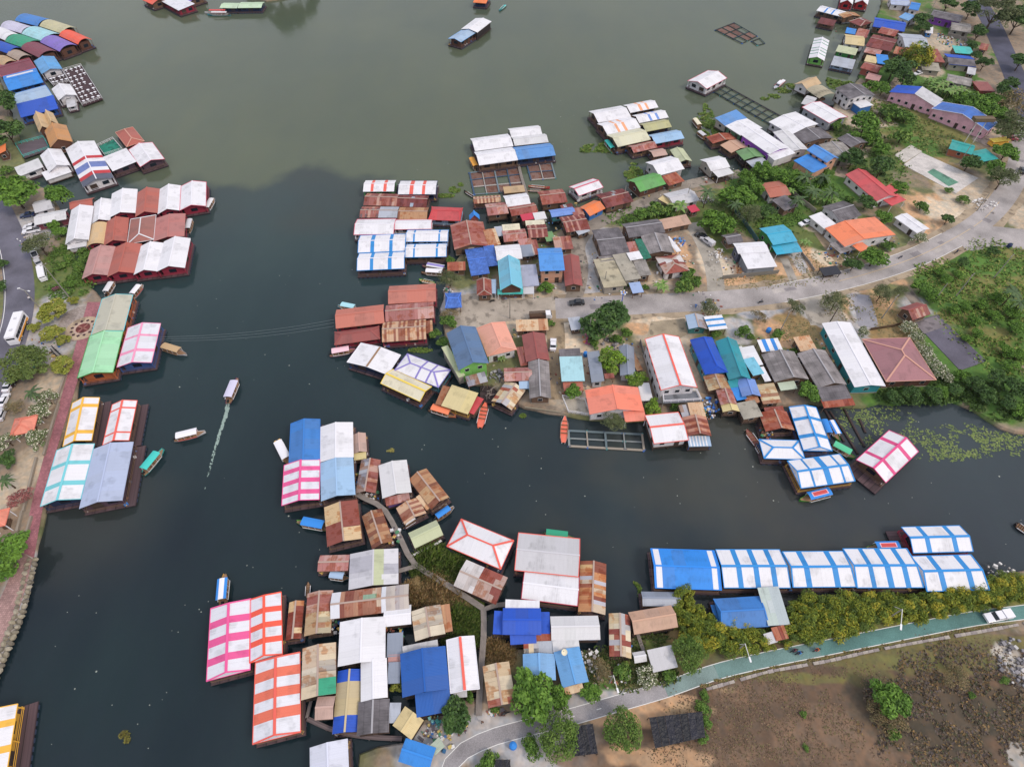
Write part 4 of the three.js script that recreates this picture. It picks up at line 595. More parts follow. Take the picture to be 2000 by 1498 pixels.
H('lh',57.99,-100.97,-1.532,13.4,5.69,'G',3.46,1.53,0,'tealr','tealw','long teal gabled house beside the royal blue one');
W(56.88,-93.56,0.190,2.95,2.14,'S',2.59,0.34,0,'tealr','tealw');
H('sh',60.18,-92.11,-1.541,5.41,4.7,'G',2.74,0.94,0,'periw','wood','periwinkle blue gable at the end of the teal house');
W(57.41,-90.78,0.233,2.77,3.89,'S',2.16,0.42,0,'azure','wood');
W(60.51,-88.87,0.226,3.53,1.94,'S',1.87,0.26,0,'R:t','wood');
H('lh',62.96,-102.45,-1.445,6.8,4.4,'S',2.88,0.51,0,'white','wood','white sheet roof with a ragged aqua patch beside the teal house');
W(62.94,-98.92,0.275,3.21,5.42,'S',3.1,0.34,0,'aquab','wood');
W(65.39,-96.78,0.181,1.72,4.6,'S',2.59,0.26,0,'white','wood');
H('ps',69.32,-106.51,0.133,5.84,3.83,'S',2.89,0.51,0,'white;azure@.2-.4,.62-.8','wood','white roadside shade roof with two broad azure stripes','n=shade_shelter,cat=shelter');
H('lh',71.24,-99.02,-1.470,9.49,8.97,'G',3.02,1.44,0,'asb','wood','dark weathered grey gable with a pale front edge');
W(70.42,-93.12,0.158,4.53,2.25,'S',2.3,0.34,0,'sagep','wood');
H('lh',80.58,-98.28,-1.424,11.77,7.83,'G',3.02,1.36,0,'asb','wood','long weathered grey gable with an orange patch by the white hall');
W(81.11,-90.43,0.132,7.72,4,'S',2.74,0.51,0,'asbd','wood');
W(81.5,-87.85,0.111,8.19,2.47,'S',2.3,0.42,0,'R:r','wood');
H('lh',79.17,-107.39,0.167,4.74,4.86,'S',2.59,0.42,0,'R:t','wood','pale rusted roof at the road end of the long grey gable');
H('lh',90.27,-103.27,-1.529,22.28,7.89,'G',3.31,0.68,0,'white;t=white','tealb','very long white hall with a teal side wall near the road','n=warehouse,cat=hall');
H('lh',101.77,-101.45,-1.525,14.72,13.11,'G',3.17,2.55,6.41,'mauve;t=brickl','brown','mauve brown hipped house beside the white flowering hedge');
H('lh',114.28,-119.91,0.370,6.54,5.05,'G',2.59,1.36,0,'maroonr;sc=R:a','wood','small maroon roof at the head of the grey court');
H('lh',51.5,-115.66,-1.568,5.37,5.22,'G',2.45,0.85,0,'R:g;sc=paleblue','teal','roadside stall, one slope pale blue and the other rusted','n=market_stall,cat=stall');
H('ps',56.65,-115.09,0.140,5.26,4.91,'S',2.72,0.42,0,'white','wood','white roadside shade roof with two thin blue bands across','n=shade_shelter,cat=shelter,sp=cyanb:0:1:.22:.36/cyanb:0:1:.64:.78');
H('lh',52.5,-93.96,-1.468,4.84,5.73,'G',2.59,0.85,0,'R:k','wood','patchy cream and tan gable in front of the royal blue house');
H('sh',53.97,-89.43,-1.521,4.74,4.12,'G',2.45,0.85,0,'R:p','wood','pink and maroon gable above the small cream one');
H('sh',54.38,-86.21,-1.542,2.26,4.3,'G',2.16,0.85,0,'straw','wood','small straw coloured gable at the water edge');
H('sh',64.76,-90.39,-1.526,6.24,4.51,'S',2.45,0.51,0,'R:k','wood','sagging pale roof with rust corner beside the periwinkle gable');
H('sh',58.8,-85.54,-1.416,5.04,4.74,'S',2.3,0.42,0,'concr','wood','flat weathered pale jetty roof over the water');
H('fh',64.99,-82.66,-1.516,5.58,7.08,'G',2.72,1.27,0,'R:r','dark','red brown rusted gable on a raft beside the blue striped one');
W(65.55,-86.3,0.119,4.96,1.65,'S',2.4,0.34,0,'R:c','wood');
H('fh',72.42,-80.35,-1.590,12.7,6.74,'G',3.04,1.27,0.3,'white;cyanb@.27-.34,.66-.74;r=cyanb;t=cyanb','blueo','white raft roof with two blue stripes pointing at the bank');
H('fh',64.1,-74.69,-0.031,9.57,5.31,'G',2.56,0.85,2.51,'white;t=cyanb','purpled','white hipped raft roof outlined in blue');
H('fh',71.19,-68.59,0.143,12.99,7.25,'G',3.04,1.27,0.3,'white;cyanb@.24-.28,.49-.6,.8-.84;r=cyanb;t=cyanb','goldw','white raft roof with one broad and two thin blue stripes');
H('fh',88.21,-72.65,0.647,13.72,7.53,'G',3.04,1.36,0,'white;magenta@.24-.31,.7-.78;r=magenta;t=magenta','wood','white raft roof with magenta stripes turned askew in open water','dk=-14');
H('fh',35.74,-45.53,-0.033,13.31,8.28,'G',3.04,1.27,0,'cerul;white@.03-.12,.88-.96;t=cerul','purpled','bright blue raft roof with white end bands');
H('fh',49.61,-45.64,-0.000,13.43,8.06,'G',3.04,1.27,0,'white;cyanb@.22-.3,.48-.56,.74-.82;r=cyanb;t=cyanb','purpled','white raft roof with three blue stripes next to the bright blue one','g=blue striped party rafts moored in one row');
H('fh',63.24,-45.52,0.009,12.83,7.51,'G',3.04,1.27,0.3,'white;cyanb@.22-.31,.67-.76;r=cyanb;t=cyanb','wood','white raft roof with two blue stripes in the middle of the row','g=blue striped party rafts moored in one row');
H('fh',76.51,-45.77,0.004,13.47,8.23,'G',3.04,1.27,0.3,'white;cyanb@.23-.3,.48-.57,.74-.82;r=cyanb;t=cyanb','purpled','white raft roof with three blue stripes with a boat behind','g=blue striped party rafts moored in one row');
H('fh',89.84,-44.71,0.026,12.74,7.34,'G',3.04,1.27,0.3,'white;cyanb@.25-.34,.7-.79;r=cyanb;t=cyanb','purpled','white raft roof with two blue stripes ending the row by the thicket','g=blue striped party rafts moored in one row');
H('fh',90.51,-52,0.028,12.72,5.81,'G',3.04,1.19,0,'white;cyanb@.24-.32,.69-.77;r=cyanb;t=cyanb','crimson','white raft roof with two blue stripes moored outside the row','dk=-12');
H('fh',45.11,-36.78,0.060,9.36,5.86,'G',3.04,1.27,0.4,'dodger','purpled','plain dodger blue raft house in front of the yellow thicket');
W(40.26,-36.19,-1.487,4.53,-0.86,'S',2.24,0.34,0,'azure','dark');
H('sh',51.57,-37.86,0.060,4.31,7.2,'S',2.3,0.51,0,'P:a','dark','pale patchwork sheet roof between the blue raft house and thicket');
H('lh',51.62,-32.86,0.201,2.65,2.4,'S',1.87,0.34,0,'R:r','wood','small rust striped hut roof in the thicket by the path');
W(49.65,-32.01,0.261,2.11,1.9,'S',1.73,0.26,0,'lgrey','wood');
H('fh',29.99,-39.62,-0.014,7.78,2.84,'G',2.4,0.59,0,'lead;sc=lgreyb','dark','small floating shed, one slope lead grey and the other striped pale');
H('sh',27.39,-35.19,0.159,8.76,4.17,'G',2.59,1.19,0,'fawn','wood','fawn coloured gabled house at the head of a narrow boardwalk');
H('sh',20.66,-32.28,-1.659,7.93,4.09,'G',2.45,0.94,0,'R:x','wood','cream and rust patched long gable beside the fawn house');
H('lh',28.15,-28.19,0.197,4.84,3.79,'S',2.16,0.51,0,'lgrey','wood','white corrugated lean-to roof against the round bush');
H('lh',24.03,-28.6,0.152,2.39,1.85,'G',1.87,0.59,0,'whiteg','wood','tiny white hut at the foot of the narrow boardwalk');
H('fh',-6.66,-50.82,-0.409,12.42,6.78,'G',3.52,1.7,3.24,'white;t=coralh','navy','white hipped raft roof with coral hip lines and navy walls');
H('sh',-6.32,-42.73,-0.412,9.42,5.9,'G',2.3,0.85,0,'R:w','wood','roof half whitened and half rust red under the coral hipped raft');
H('fh',7.49,-48.52,-0.104,13.09,8.22,'G',3.36,1.1,0,'lgrey;t=coral','dark','large pale grey raft roof with a white ridge and coral sides');
H('fh',7.81,-41.62,-0.128,11.24,5.88,'G',3.04,0.94,0,'white;t=crimsont','dark','white raft roof with red edges in front of the large pale grey one');
H('fh',16.32,-41.81,-1.687,10.37,5.35,'G',2.88,1.02,0,'R:y','wood','rust and grey striped long raft roof beside the white red edged one');
H('sh',1.92,-34.72,-0.007,7.41,4.93,'G',3.17,1.02,0,'royal','wood','bright royal blue house with stepped wings on both sides');
W(-2.57,-34.59,-0.057,1.99,4.21,'S',2.66,0.34,0,'royal','wood');
W(6.4,-34.54,-0.001,1.83,3.93,'S',2.66,0.34,0,'royal','wood');
W(2.14,-31.63,0.059,4.98,1.78,'S',2.59,0.34,0,'royal','wood');
W(2.06,-37.89,-0.039,6.74,1.84,'S',2.74,0.26,0,'white','wood');
H('sh',12.13,-33.6,0.016,9.32,4.41,'G',2.74,0.94,0,'whiteg','azurew','pale grey white two part roof with blue wall beneath');
H('lh',6.2,-31.85,0.098,3.16,1.7,'S',2.3,0.34,0,'R:r','wood','rust striped lean-to between the royal blue and grey roofs');
H('lh',5.05,-29.95,0.034,5.68,2.49,'S',2.16,0.42,0,'R:x,G','wood','roof half rust chequered and half grey above the light blue pair');
H('lh',5.05,-26.73,-1.566,4.51,5.95,'G',2.45,0.77,0,'skyp','wood','light blue gable partly hidden by the big tree at the path');
H('lh',10.94,-26.72,-1.357,6.22,4.96,'G',2.59,0.59,0,'skyp2','wood','light blue roof with a satellite dish at its upper end');
W(10.24,-30.42,0.086,5.04,2,'S',2.45,0.26,0,'whiteg','wood');
W(11.31,-23.08,0.229,3.46,1.24,'S',1.87,0.34,0,'R:t','wood');
H('lh',-2.38,-23.77,-1.391,7.02,4.97,'G',2.59,0.68,0,'R:q','wood','tan sheet roof with rust end strips beside the boardwalk');
H('sh',-9.16,-27.14,-1.423,9.22,5.24,'G',2.88,0.85,0,'white;r=coral','wood','long white roof with a coral ridge beside the boardwalk');
W(-9.41,-22.24,0.075,2.52,0.98,'S',2.02,0.26,0,'lgrey','wood');
H('sh',-16.11,-25.86,-1.400,7.45,8.44,'G',3.17,1.27,0,'cobalt','wood','large cobalt blue house with a lower cobalt wing');
W(-14.08,-20.76,0.173,6.2,3.64,'S',2.74,0.51,0,'cobalt','wood');
W(-17.35,-30.21,0.187,6.68,1.32,'S',2.45,0.26,0,'lgrey','wood');
H('sh',-16.27,-34.64,-1.327,5.72,5.81,'G',2.59,0.68,0,'R:m','wood','bleached tan roof with faint green stains in the reeds');
W(-12.83,-35.58,0.181,1.9,5.2,'S',2.16,0.26,0,'R:t','wood');
H('sh',-22.35,-35.98,0.107,5.31,3.67,'G',2.45,0.51,0,'white','wood','small white roof between the long rust roof and the bleached one');
H('sh',-28.07,-38.71,0.122,15.23,5.09,'G',2.59,0.85,0,'R:n','wood','very long rusted roof with white strips and a green patch');
H('sh',-37.84,-36.53,-1.437,8.23,5.02,'G',2.45,0.77,0,'R:a,T','wood','patched roof of rust red, tan and olive sheets');
H('fh',-42.63,-35.48,-1.437,7.32,2.91,'G',2.4,0.68,0,'R:v','wood','narrow rust chequered raft roof beside the red striped one');
H('sh',-28.44,-31.2,-1.444,8.04,8.68,'G',2.88,0.85,0,'white','wood','large plain white roof amid the crowded stilt houses');
H('sh',-25.29,-24.59,-1.413,6.75,4.75,'G',2.59,0.77,0,'white','wood','lower white roof joined below the large plain white one');
H('fh',-29.61,-21.28,-1.488,10.22,4.69,'G',2.88,0.94,0,'tanp;royal@0-.2,.74-1','wood','long roof of tan sheets with royal blue ends');
H('sh',-35.68,-26.1,-1.386,8.93,6.18,'G',2.59,0.85,0,'R:m','wood','bleached stained roof with one sea green corner panel','sp=seagreen:.68:1:0:1');
H('sh',-33.44,-20.03,0.057,3.2,3.65,'G',2.16,0.68,0,'pinkt','wood','small pinkish tan hut roof below the stained one');
H('fh',-42.56,-21.95,-1.342,13.46,8.13,'G',3.04,1.36,0.3,'lavw;orangec@.155-.28,.41-.53,.66-.79;r=coralh;t=coralh','dark','white raft roof with three broad orange stripes nearest the camera');
H('fh',-54.15,-31.92,-1.317,13.48,7.74,'G',3.04,1.27,0.3,'lavw;pinkh@.21-.31,.46-.57,.72-.82;r=pinkh;t=pinkh','dark','white raft roof with three hot pink stripes');
H('fh',-47.8,-34.15,-1.313,12.1,6.02,'G',3.04,1.19,0.3,'lavw;redor@.22-.31,.46-.55,.7-.79;r=redor;t=redor','dark','narrower white raft roof with three red orange stripes');
H('fh',-31.28,-12.1,-1.354,5.23,6.43,'G',3.04,1.02,0,'lavp','dark','pale lilac white raft roof cut by the bottom of the photo');
H('sh',-24.55,-18.55,-1.471,5.27,5.47,'G',2.45,0.85,0,'asbd','wood','dark grey asbestos roof beside the tan and blue one');
H('sh',-18.32,-17.68,-2.129,3.56,4.13,'G',2.3,0.59,0,'wheatp','wood','wheat coloured diamond set roof below the cobalt house');
H('sh',-20.9,-19.25,-0.000,2.03,3.12,'S',2.02,0.34,0,'lgreyb','wood','small grey shed roof between dark asbestos and wheat roofs','n=shed,cat=shed');
H('lh',-16.23,-12.91,-0.266,5.57,3.54,'G',2.3,0.51,0,'azure','wood','azure roof at the bottom of the photo by the road bend');
H('lh',-12.98,-14.16,-0.899,1.8,2.11,'S',1.87,0.34,0,'sagep','wood','small sage green roof beside the road bend','n=shed,cat=shed');
H('sh',-22.24,-30.68,0.085,3,4.15,'S',2.16,0.34,0,'lead','wood','upper lead grey shed roof wedged beside the large white one','n=shed,cat=shed');
H('sh',-22.12,-28.21,0.045,2.31,1.47,'S',1.94,0.26,0,'dusty','wood','small faded red shed roof between two lead grey ones','n=shed,cat=shed');
H('sh',-21.78,-25.79,0.044,2.28,3.53,'S',2.16,0.34,0,'lead','wood','lower lead grey shed roof wedged beside the cobalt house','n=shed,cat=shed');
H('fh',-49.37,-76.45,-1.377,11.62,6.97,'G',3.36,1.19,0,'dodger;t=dodger','navy','dodger blue raft roof at the corner of the four raft block');
H('fh',-41.79,-76.34,-1.388,10.12,7.73,'G',3.36,1.02,0,'white','dark','plain white raft roof with a lower front strip in the block');
H('fh',-47.79,-65.51,-1.385,10.4,8.12,'G',3.36,1.19,0,'lavw;pinkh@.16-.27,.45-.56,.74-.85;r=pinkh;t=pinkh','dark','white raft roof with three hot pink stripes below the dodger blue one');
H('fh',-39.79,-66.42,-1.353,10.02,7.51,'G',3.36,1.1,0,'skyp3','dark','light blue raft roof with fine pale lines in the block');
H('fh',-36.54,-76.52,-1.365,5.48,3.08,'G',2.4,0.68,0,'pinkt','wood','small pinkish tan floating shed beside the white raft roof');
W(-35.94,-73.12,0.165,2.87,1.75,'S',2.08,0.26,0,'straw','wood');
H('fh',-33.07,-67.48,-1.567,8.64,4.49,'G',2.56,0.94,0,'R:a;sc=R:g','wood','dark floating hut, one slope grey striped and one rust red');
H('fh',-26.75,-66.49,-1.331,8.72,6.52,'G',3.2,0.77,0,'whiteg','wood','white floating house with a pink rusted porch roof');
W(-25.62,-61.76,0.260,5.47,1.91,'S',2.24,0.34,0,'R:p','violetw');
H('fh',-18.82,-64.2,-0.908,9.4,4.73,'G',2.88,1.02,0,'R:b','wood','long rust pinstriped floating house set askew');
W(-19.4,-61.25,0.697,2.17,4.07,'S',2.4,0.34,0,'R:t','wood');
H('fh',-22.28,-58.86,-1.033,4.46,5.25,'G',2.56,0.85,0,'R:s','wood','rust and cream pinstriped hut with a white boat in front');
H('fh',-18.58,-53.41,0.483,6.58,3.83,'G',2.56,0.85,0,'olivel','wood','pale olive hut beside the bend of the boardwalk');
H('fh',-36.76,-55.77,-1.305,9.51,7.26,'G',3.04,0.94,0,'R:h','dark','tan and maroon panelled raft house below the blue roofs');
H('fh',-29.21,-54.63,-1.146,8.34,4.48,'G',2.56,0.94,0,'R:u','wood','blotchy brown rusted floating hut between tan house and boardwalk');
H('fh',-37.14,-47.04,0.027,6.35,3.44,'G',2.4,0.59,0,'R:p','wood','small pink rusted raft roof with a boat in front');
H('fh',-28.5,-45.57,-1.447,7.57,9.97,'G',3.04,0.94,0,'P:b','wood','pale grey patched raft roof with an olive end strip','sp=olivel:0:1:0:.42');
H('fh',-7.75,-211.03,0.243,14.85,9.1,'G',3.36,1.27,0,'white','navy','large white raft roof, back one of the pair behind the fish pens');
H('fh',-5.99,-201.47,0.245,14.59,9.12,'G',3.36,1.27,0,'white','wood','large white raft roof directly behind the fish pens');
H('fh',5.04,-219.36,0.210,12.25,6.75,'G',3.2,1.1,0,'white','navy','small white raft roof at the very back of the fish pen group');
H('fh',6.82,-213.22,0.202,13.24,6.24,'G',3.2,1.02,0,'whiteg','navy','long narrow white raft roof behind the blue one at the fish pens');
H('fh',8.25,-204.98,0.215,14.47,8.61,'G',3.2,1.27,0,'dodgerl','navy','light dodger blue raft roof beside the fish pens');
H('fh',39.43,-232.53,0.328,14.4,9.55,'G',3.36,1.27,0,'white','wood','plain white raft roof at the back corner of the eight raft group');
H('fh',42.02,-223.37,0.377,14.68,8.8,'G',3.36,1.27,0,'white;apri@.33-.4,.54-.62','wood','white raft roof with two apricot stripes in the front column');
H('fh',44.82,-214.65,0.382,14.34,9.07,'G',3.36,1.27,0,'creamg','wood','cream raft roof beside the turquoise boat');
H('fh',52.74,-239.21,0.362,12.95,6.57,'G',3.2,1.1,0,'white;apri@.36-.46,.6-.68','wood','white raft roof with two apricot stripes in the rear column');
H('fh',55.47,-230.96,0.354,13.26,6.38,'G',3.2,1.1,0,'white;periw@.38-.46,.62-.7','wood','white raft roof with two periwinkle stripes');
H('fh',56.44,-223.84,0.344,11.39,6.06,'G',3.2,1.1,0,'khaki','navy','khaki raft roof between periwinkle striped and light blue ones');
H('fh',59.25,-215.38,0.328,12.53,6.51,'G',3.2,1.1,0,'skyp3','crimson','light blue raft roof at the end of the rear column');
H('fh',49.43,-208.93,0.375,10.21,5.02,'G',2.72,1.02,0,'R:p','wood','pinkish rusted raft roof below the cream one');
H('fh',54.86,-205.43,0.297,5.78,4.58,'G',2.4,0.59,0,'pinkt','wood','small pinkish tan raft hut beside the white raft roof');
H('fh',62.96,-202.9,-1.366,8.88,5.17,'G',2.72,0.85,0,'olivel','wood','pale olive raft hut turned across the cluster');
H('sh',55.04,-193.17,0.412,10.68,9.06,'G',3.31,1.44,0,'white','lgrey','bright white gabled house behind the green roof');
H('lh',47.21,-183.44,0.461,10.85,7.71,'G',2.88,1.44,0,'leafg','brown','leaf green gabled house on the village lane');
H('lh',56.63,-185.74,0.458,6.77,5.38,'S',2.45,0.51,0,'R:r','wood','rust brown lean-to roof beside the leaf green house');
H('sh',73.48,-194.88,0.337,7.94,7.59,'G',3.17,1.19,0,'white','concrw','white gabled house with blue side wall at the water');
W(75.33,-190.15,0.406,6.9,4.27,'S',2.59,0.34,0,'whiteg','white');
H('fh',25.97,-181.91,0.522,10.25,6.19,'G',3.04,1.1,0,'white;t=rose;r=rose','white','white raft roof with a rose ridge near the lane');
H('sh',34.98,-174.36,0.379,10.31,7.99,'G',2.59,1.02,0,'R:d','wood','dark maroon rusted roof with one grey blue sheet');
H('lh',26.78,-168.66,0.656,7.12,5.63,'G',2.59,1.1,0,'orange','azurew','bright orange gable with a blue wall beside the lane');
H('sh',13.77,-175.09,0.194,8.83,7.79,'G',2.59,1.02,0,'R:c','wood','rust brown roof with a sky blue sheet beside the long boats');
H('sh',16.69,-166.51,0.232,8.27,3.89,'G',2.59,0.59,0,'periw','tealw','periwinkle blue long roof in the crowded waterside houses');
H('sh',20.42,-160.53,0.242,8.08,8.12,'G',2.59,0.94,0,'R:s2','wood','maroon roof with pale rust pinstripes near the lane');
H('sh',1.61,-172.95,0.223,8.23,6.31,'G',2.88,0.85,0,'white','wood','bright white roof beside the catwalk to the fish pens');
H('sh',3.6,-167.94,0.274,9.21,5.18,'G',2.59,0.85,0,'R:c','wood','rust brown roof below the bright white one');
H('sh',5.84,-164.29,0.283,5.79,2.97,'S',2.3,0.34,0,'crimson2','wood','small crimson roof below the rust brown one');
H('sh',-5.14,-168.43,0.189,7.08,6.45,'G',2.45,0.94,0,'R:p','wood','faded pink hut standing apart in the water');
H('fh',-8.59,-175.85,0.115,9.41,4.05,'G',2.24,0.59,0,'R:s','wood','low brown striped raft hut under the fish pens');
H('fh',0.72,-181.99,0.154,7.39,3.57,'S',2.08,0.26,0,'tan','wood','low tan and grey hut at the corner of the fish pens');
H('sh',-0.29,-158.4,0.124,5.73,2.84,'S',2.45,0.26,0,'creamp','wood','cream flat roof among the waterside shacks');
H('sh',0.82,-154.49,0.143,7.59,5.77,'G',2.3,0.68,0,'R:p','wood','pale pink and rust shack below the cream flat roof');
H('sh',-4.17,-156.67,0.178,2.56,4.66,'S',2.16,0.26,0,'lgreyb','wood','narrow grey shack roof beside the cream flat one');
H('sh',8.16,-156.54,0.089,6.27,6.67,'G',2.45,0.85,0,'R:s2','wood','maroon pinstriped roof with a cream upper strip');
W(7.56,-160.63,0.091,6.27,2.48,'S',2.45,0.26,0,'creamp','wood');
H('lh',4.59,-146.81,0.150,3.62,5.26,'S',2.3,0.26,0,'lead','wood','dark lead grey roof beside the bright white village roof');
H('lh',7.07,-148.57,0.166,2.6,7.14,'S',2.16,0.26,0,'R:w','wood','narrow rust and white strip roof beside the lead grey one');
H('lh',16.09,-150.17,0.117,5.78,5.79,'S',2.45,0.51,0,'R:a','wood','rusted roof behind the two tone blue house');
H('lh',11.66,-139.08,0.050,7.38,10.29,'G',5.4,0.85,0,'azurel','peach','two storey peach house under a two tone azure roof','win=1,off=-.28');
H('lh',18.12,-136.77,-1.559,13.61,5.14,'G',2.88,0.85,0,'maroonr','wood','long maroon roof beside the two tone azure one');
H('lh',30.98,-150.45,0.163,9.01,12.7,'G',3.17,0.85,0,'asbd','wood','dark grey workshop roof at the lane corner','n=workshop,cat=workshop');
H('lh',31.35,-142.97,0.200,9.41,-2.78,'S',2.74,0.34,0,'asb','wood','grey lower strip roof in front of the dark workshop roof','n=workshop,cat=workshop');
H('lh',42.21,-156.86,0.224,12.31,7.11,'G',3.31,1.19,0,'asbd','wood','dark grey rear workshop roof with a pale ridge','n=workshop,cat=workshop');
H('lh',45.65,-148.88,-1.483,9.27,8.58,'G',3.17,1.02,0,'asb','wood','grey workshop gable beside the green shade net','n=workshop,cat=workshop');
W(50.66,-149.6,0.369,1.69,7.31,'S',2.59,0.26,0,'white','wood');
H('lh',29.32,-135.96,-1.410,12.89,6.93,'F',3.02,0.17,0,'concrc','concrw','weathered cream concrete roof on the lane corner','n=concrete_building,cat=building');
H('lh',34.61,-138.26,-1.351,12.04,4.93,'F',3.31,0.17,0,'concr','concrw','weathered grey white concrete roof beside the cream one','n=concrete_building,cat=building');
H('lh',39.31,-138.19,-1.442,7.61,3.75,'S',2.88,0.26,0,'asbl','wood','brownish grey roof beside the weathered concrete ones');
H('lh',37.6,-142.81,0.253,4.15,3.33,'S',3.6,0.17,0,'white','wood','small white flat roof between the workshops and concrete roofs');
H('lh',37.37,-147.66,0.214,3.83,4.74,'S',2.88,0.34,0,'R:p','wood','small faded red roof among the grey workshops');
H('ps',36.55,-129.77,0.178,3.43,4.11,'S',2.38,0.34,0,'periwp','wood','blue and white awning at the roadside by the concrete roofs','n=market_stall,cat=stall');
H('lh',48.88,-139.99,-1.356,7.93,7.92,'G',2.74,1.1,3,'R:w','white','hipped house with rust red and pale blue slopes');
H('lh',53.25,-160.78,0.302,9.9,4.26,'S',2.59,0.68,0,'fawnr','wood','long fawn roof with a rusty end behind the workshops');
H('lh',57.82,-174.73,0.366,9.83,7.53,'G',2.74,0.85,0,'lgrey','white','pale grey house roof beside the banana clump');
W(52.97,-172.93,0.790,2.81,6.16,'S',2.16,0.26,0,'wheatp','wood');
H('lh',74,-146.24,0.090,9.9,4.91,'G',4.03,0.34,0,'white','slate','white roof block, upper of two on the grey walled house');
W(75.05,-140.81,0.120,9.28,6.62,'S',3.46,0.34,0,'white','slatew');
H('lh',84.5,-153.15,0.239,8.46,8.62,'G',3.6,0.77,0,'cyanr','green','bright cyan roofed house behind a small front garden');
W(85.99,-147.64,0.179,8.71,4.17,'S',2.45,0.42,0,'cyanr','white');
H('lh',111.56,-155.36,-1.255,9.85,19.27,'G',3.17,1.36,0,'orangeb','white','large bright orange gabled house by the main road','off=.3');
W(109.44,-148.5,0.566,4.27,3.2,'S',2.45,0.34,0,'orangeb','white');
W(103.53,-148.86,0.443,4.99,4.89,'S',2.16,0.26,0,'asb','white');
H('lh',109.37,-166.23,0.398,9.04,8.71,'G',3.17,1.1,0,'asbd','white','dark slate grey roof behind the bright orange house');
H('lh',101.86,-161.57,0.465,5.46,7.35,'S',2.59,0.34,0,'white','white','white carport roof beside the dark slate grey one');
H('lh',130.45,-160.33,-1.140,9.26,5.52,'G',2.74,0.42,0,'white','white','white roof standing alone beside the bare orange earth');
H('ps',96.53,-137.81,0.211,5.86,3.39,'S',1.87,0.26,0,'blackc','dark','low black netted shed beside the road','n=shade_shelter,cat=shelter');
H('lh',90.84,-179.19,0.218,7.94,8.46,'G',2.88,0.85,0,'terra2','white','terracotta roofed house in the wooded garden');
H('lh',92.24,-171.45,0.483,6.27,6.39,'S',2.59,0.34,0,'asbd','wood','dark grey roof below the terracotta one in the garden');
H('lh',70.16,-152.73,0.256,5.41,4.59,'G',2.45,0.85,0,'asbd','wood','small dark roof half hidden behind the grey walled white house');
H('fh',84.9,-262.45,0.743,14.82,9.98,'G',3.36,1.36,0,'white;t=rose','white','white gabled raft house at the head of the long fish pens');
H('sh',86.72,-227.23,0.586,11.93,6.06,'S',2.88,0.85,0,'dodgerl','concrw','light dodger blue roof at the back of the white roof cluster');
H('sh',90.24,-220.59,-1.044,8.37,11.37,'G',3.17,0.59,0,'white','leafd','white roof beside the light dodger blue one');
H('sh',94.78,-208.4,-1.087,15.47,9.55,'G',4.14,0.68,0,'white','purplew','large white roof above a bright purple wall','win=1');
W(98.98,-200.56,0.504,10.35,3.81,'S',3.42,0.34,0,'white','white');
H('sh',105.38,-210.4,-1.360,14.34,6.95,'G',3.17,0.51,0,'whiteg','white','white roof joined beside the one with the purple wall');
H('sh',110.47,-223.59,-1.012,11.44,15.23,'G',3.17,0.77,0,'white','white','broad white roof facing the end of the long fish pens');
H('sh',124.97,-231.2,-1.075,14.31,10.09,'G',3.6,0.77,0,'white;t=rose','lgreyb','white roof with rose edge over a tall grey wall');
H('lh',115.28,-214.78,-1.260,8.37,12.75,'G',2.88,0.85,0,'asbd','wood','dark slate roof between the white roofs and the lane');
H('lh',112.73,-197.93,-1.066,9.69,5.92,'G',5.04,1.19,0,'azurel','peach','two storey peach house with a bright azure gable','win=1');
W(107.7,-194.21,-1.065,9.28,6.75,'S',3.24,0.68,0,'azure','peach');
H('lh',121.32,-203.53,-1.392,11.18,9.54,'G',2.88,0.85,0,'asbl','concrw','broad pale grey roof behind the azure gabled house');
H('lh',129.28,-211.11,-1.135,7.18,8.38,'G',2.88,0.85,0,'asbd','wood','dark slate roof beside the broad pale grey one');
H('sh',88.24,-202.01,-1.304,6.28,8.37,'G',2.59,0.85,0,'sage','dark','moss green gable at the water below the purple wall');
W(89.73,-197.01,0.452,7.31,4.05,'S',2.16,0.34,0,'lgreyb','wood');
H('fh',84.41,-209.39,-1.078,6.29,8.44,'G',2.72,0.77,0,'fawn','wood','fawn brown floating hut beside the moss green gable');
H('fh',80.91,-215.41,-1.277,5.21,10.31,'G',2.56,0.77,0,'R:r','wood','rust brown floating hut at the edge of the weed bed');
H('sh',126.9,-257.66,0.647,10.03,6.53,'G',2.59,1.53,0,'strawd','white','thatch coloured gable hut at the water edge');
H('ps',129.97,-249.67,-1.192,8.29,8.67,'B',2.89,1.02,0,'concrc','wood','pale cream canopy roof behind the thatch coloured hut','n=shade_shelter,cat=shelter');
H('sh',123.15,-243.23,-0.578,4.29,8.42,'G',2.3,0.59,0,'lgrey','wood','small pale grey roof beside the rose edged white one');
H('lh',141.96,-245.66,-1.314,9.92,12.38,'G',4.86,1.27,0,'asbd','white','two storey white house with dark slate roof at the inlet','win=1');
W(143.15,-238.56,-1.253,5.01,6.05,'S',3.24,0.26,0,'white','azurew');
H('lh',166.95,-244.27,0.819,8.75,-18.66,'G',3.87,2.21,0,'lgrey;sc=royal','pinkw','pink school block with one blue and one pale grey slope','n=school_building,cat=school,win=1');
H('lh',178.98,-227.63,0.686,8.88,-22.2,'G',3.87,2.21,0,'royalp;t=white','pinkw','pink school block with two blue slopes edged white','n=school_building,cat=school,win=1');
H('lh',168.5,-206.46,-0.575,7.89,7.66,'G',2.88,1.02,0,'turqr','brickw','ragged turquoise roof over a brick wall by the court');
W(173.96,-200.66,-1.411,6.97,6.05,'S',2.59,0.68,0,'turqr','wood');
H('lh',124.84,-180.98,-1.271,16.78,8.73,'G',3.17,1.53,0,'redt','white','red tiled house with a lower porch among dark trees');
W(129.67,-172.77,-1.123,3.89,6.23,'S',2.74,0.51,0,'redt','white');
